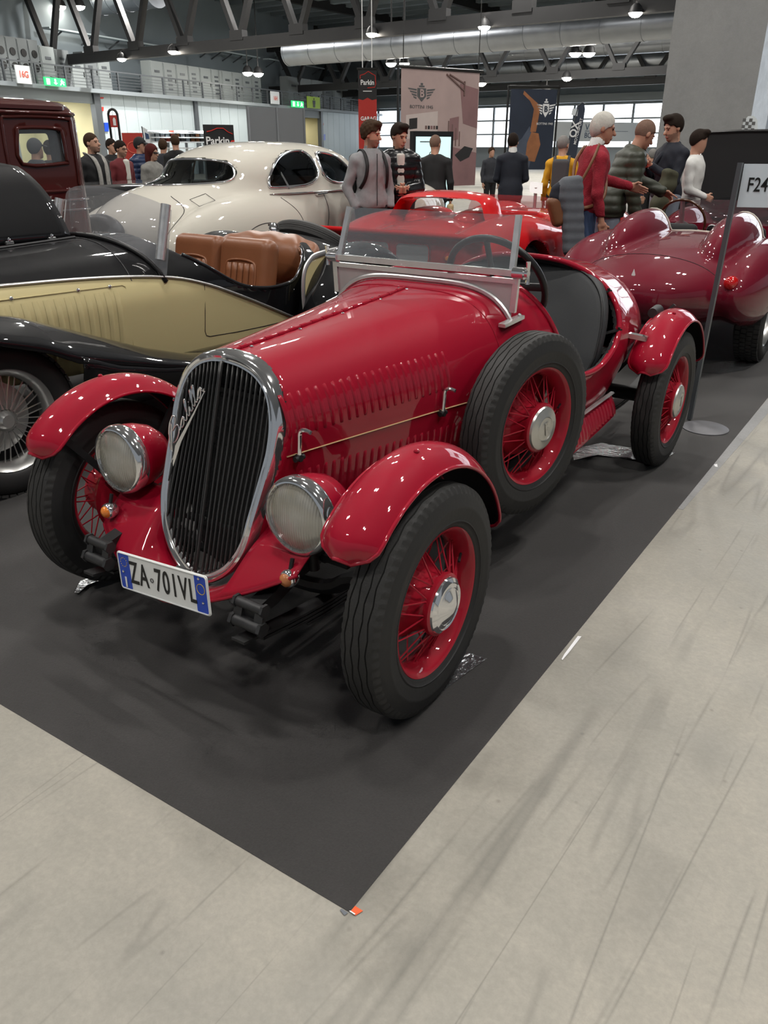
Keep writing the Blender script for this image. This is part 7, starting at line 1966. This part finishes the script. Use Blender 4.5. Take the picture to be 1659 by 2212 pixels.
# 7 olive
q, z = spot(1332, 284, 8.4)
person('bald man in olive puffer jacket leaning in and pointing into the cockpit', q, hd(95), z * 1.10, 'puffer', 'olive_puffer', 'jeans_light', 'crop', 'hair_shaved', 'skin_tan', 24, (12, 16), ('point', 'hang'), 1, False, .82, quilt=.010, build=1.05)
# 8 navy sweater with phone
q, z = spot(1462, 248, 9.6)
t, up, hc, HR, sh, el, wr = person('dark-haired man in navy sweater reading his phone, wristwatch on his arm', q, hd(-68), z, 'knit', 'navy_knit', 'jeans_light', 'quiff', 'hair_dark', 'skin', 0, (-4, 16), ('phone', 'phone'), 1, True, .93)
c_ = (wr[1] + wr[-1]) / 2 + Vector((0, .09, .06)); MB().box(c_, (.072, .012, .145), Matrix.Rotation(math.radians(-35), 3, 'X')).build('phone', 'black_plastic', t)
w_ = wr[1] - (wr[1] - el[1]).normalized() * .03; dd = (wr[1] - el[1]).normalized(); MB().cyl(w_ - dd * .012, w_ + dd * .012, .036, n=16).build('watch', 'white_paint', t)
MB().tube(smooth_path([up((-.06, -.04, 1.49)), up((-.02, .11, 1.40)), up((.08, .150, 1.25)), up((.17, .11, 1.05))], 5), .03, 6, flat=.3, up=(0, 1, 0)).build('scarf', 'suit_navy', t, angle=180)
net_obj('coat_on_arm', lambda P: s_box(P, el[-1] + Vector((-.0, .13, -.14)), (.06, .10, .26), .05, rotm('X', 18)) + .008 * np.sin(P[:, 2] * 40), el[-1] + Vector((-.2, -.1, -.55)), el[-1] + Vector((.2, .4, .2)), .02, 'khaki_green', t, 2, 180)
# 9 behind the sign
q, z = spot(1510, 281, 10.0)
person('dark-haired man in white shirt and black waistcoat half hidden by the raised bonnet', q, hd(60), z, 'knit', 'white_shirt', 'trousers_dark', 'quiff', 'hair_dark', 'skin', 0, (0, 10), ('hang', 'hold'), 0)
# left crowd
def crowd(label, px, py, d, ang, top, tm, hair, hm, **k):
    q, z = spot(px, py, d); return person(label, q, hd(ang), z, top, tm, k.pop('legs', 'trousers_dark'), hair, hm, k.pop('skin', 'skin'), k.pop('lean', 0), k.pop('head', (0, 0)), k.pop('arms', ('hang', 'hang')), k.pop('detail', 0), **k)
t, up, hc, HR, sh, el, wr = crowd('balding man in black coat and checked scarf beside the brown car', 193, 287, 10.9, 62, 'coat', 'coat_black', 'crop', 'hair_brown', detail=1, beard=True, build=1.12, head=(12, -6))
for s_ in (1, -1): MB().tube(smooth_path([up((s_ * .07, -.08, 1.49)), up((s_ * .085, .08, 1.46)), up((s_ * .07, .155, 1.33)), up((s_ * .06, .165, 1.1)), up((s_ * .055, .165, .92))], 5), .038, 6, flat=.3, up=(0, 1, 0)).build('scarf', 'scarf_check', t, angle=180)
crowd('dark-haired man in black jacket behind the bearded man', 238, 300, 14.4, 40, 'jacket', 'coat_black', 'short', 'hair_dark', head=(20, 0), detail=1)
t, up, hc, HR, sh, el, wr = crowd('bearded man with glasses in burgundy cardigan and white tee', 257, 304, 12.9, 58, 'knit', 'burgundy_knit', 'short', 'hair_dark', detail=1, beard=True, head=(10, 5))
net_obj('tee', lambda P: s_box(P, up((0, .10, 1.30)), (.05, .055, .17), .04), up((-.1, 0, 1.05)), up((.1, .22, 1.52)), .02, 'knit_white', t, 2, 180)
MB().tube([hc + HR @ Vector((x, .105 - abs(x) * .35, .004)) for x in (-.075, -.045, -.02, 0, .02, .045, .075)], .005, 5).build('glasses', 'ink_black', t); backpack(t, up, 'backpack_black')
crowd('man in black cap and blue quilted puffer jacket by the ivory saloon', 299, 297, 13.5, 72, 'puffer', 'blue_puffer', 'cap', 'cap_black', detail=1, quilt=.012, head=(10, 4), build=1.08)
t, up, hc, HR, sh, el, wr = crowd('woman with dark red hair and sunglasses in grey coat by the ivory saloon', 324, 312, 12.4, 62, 'coat', 'grey_coat', 'long', 'hair_red', detail=1, head=(10, 6))
MB().tube([hc + HR @ Vector((x, .108 - abs(x) * .35, .004)) for x in (-.075, -.04, 0, .04, .075)], .012, 5).build('sunglasses', 'ink_black', t)
crowd('brown-haired visitor in dark coat behind the ivory roof, left one', 350, 301, 15.5, 170, 'coat', 'coat_mid', 'short', 'hair_brown')
crowd('short-haired visitor in black coat behind the ivory roof, right one', 377, 291, 15.0, 200, 'coat', 'coat_black', 'crop', 'hair_brown')
crowd('visitor in pale cap seen through the brown car window', 71, 300, 10.8, 150, 'coat', 'coat_mid', 'cap', 'grey_canvas')
crowd('dark-haired visitor in black coat seen through the brown car window', 104, 304, 11.3, 190, 'coat', 'coat_black', 'short', 'hair_dark')
crowd('grey-haired visitor in dark jacket far behind the phone reader', 1412, 322, 15.5, 200, 'jacket', 'coat_mid', 'short', 'hair_grey')
crowd('visitor in blue jacket far behind the olive jacket man', 1385, 318, 14.5, 100, 'jacket', 'blue_puffer', 'short', 'hair_dark')
crowd('visitor in dark coat standing far beside the navy suit', 1062, 318, 19.0, 20, 'coat', 'coat_mid', 'short', 'hair_brown')
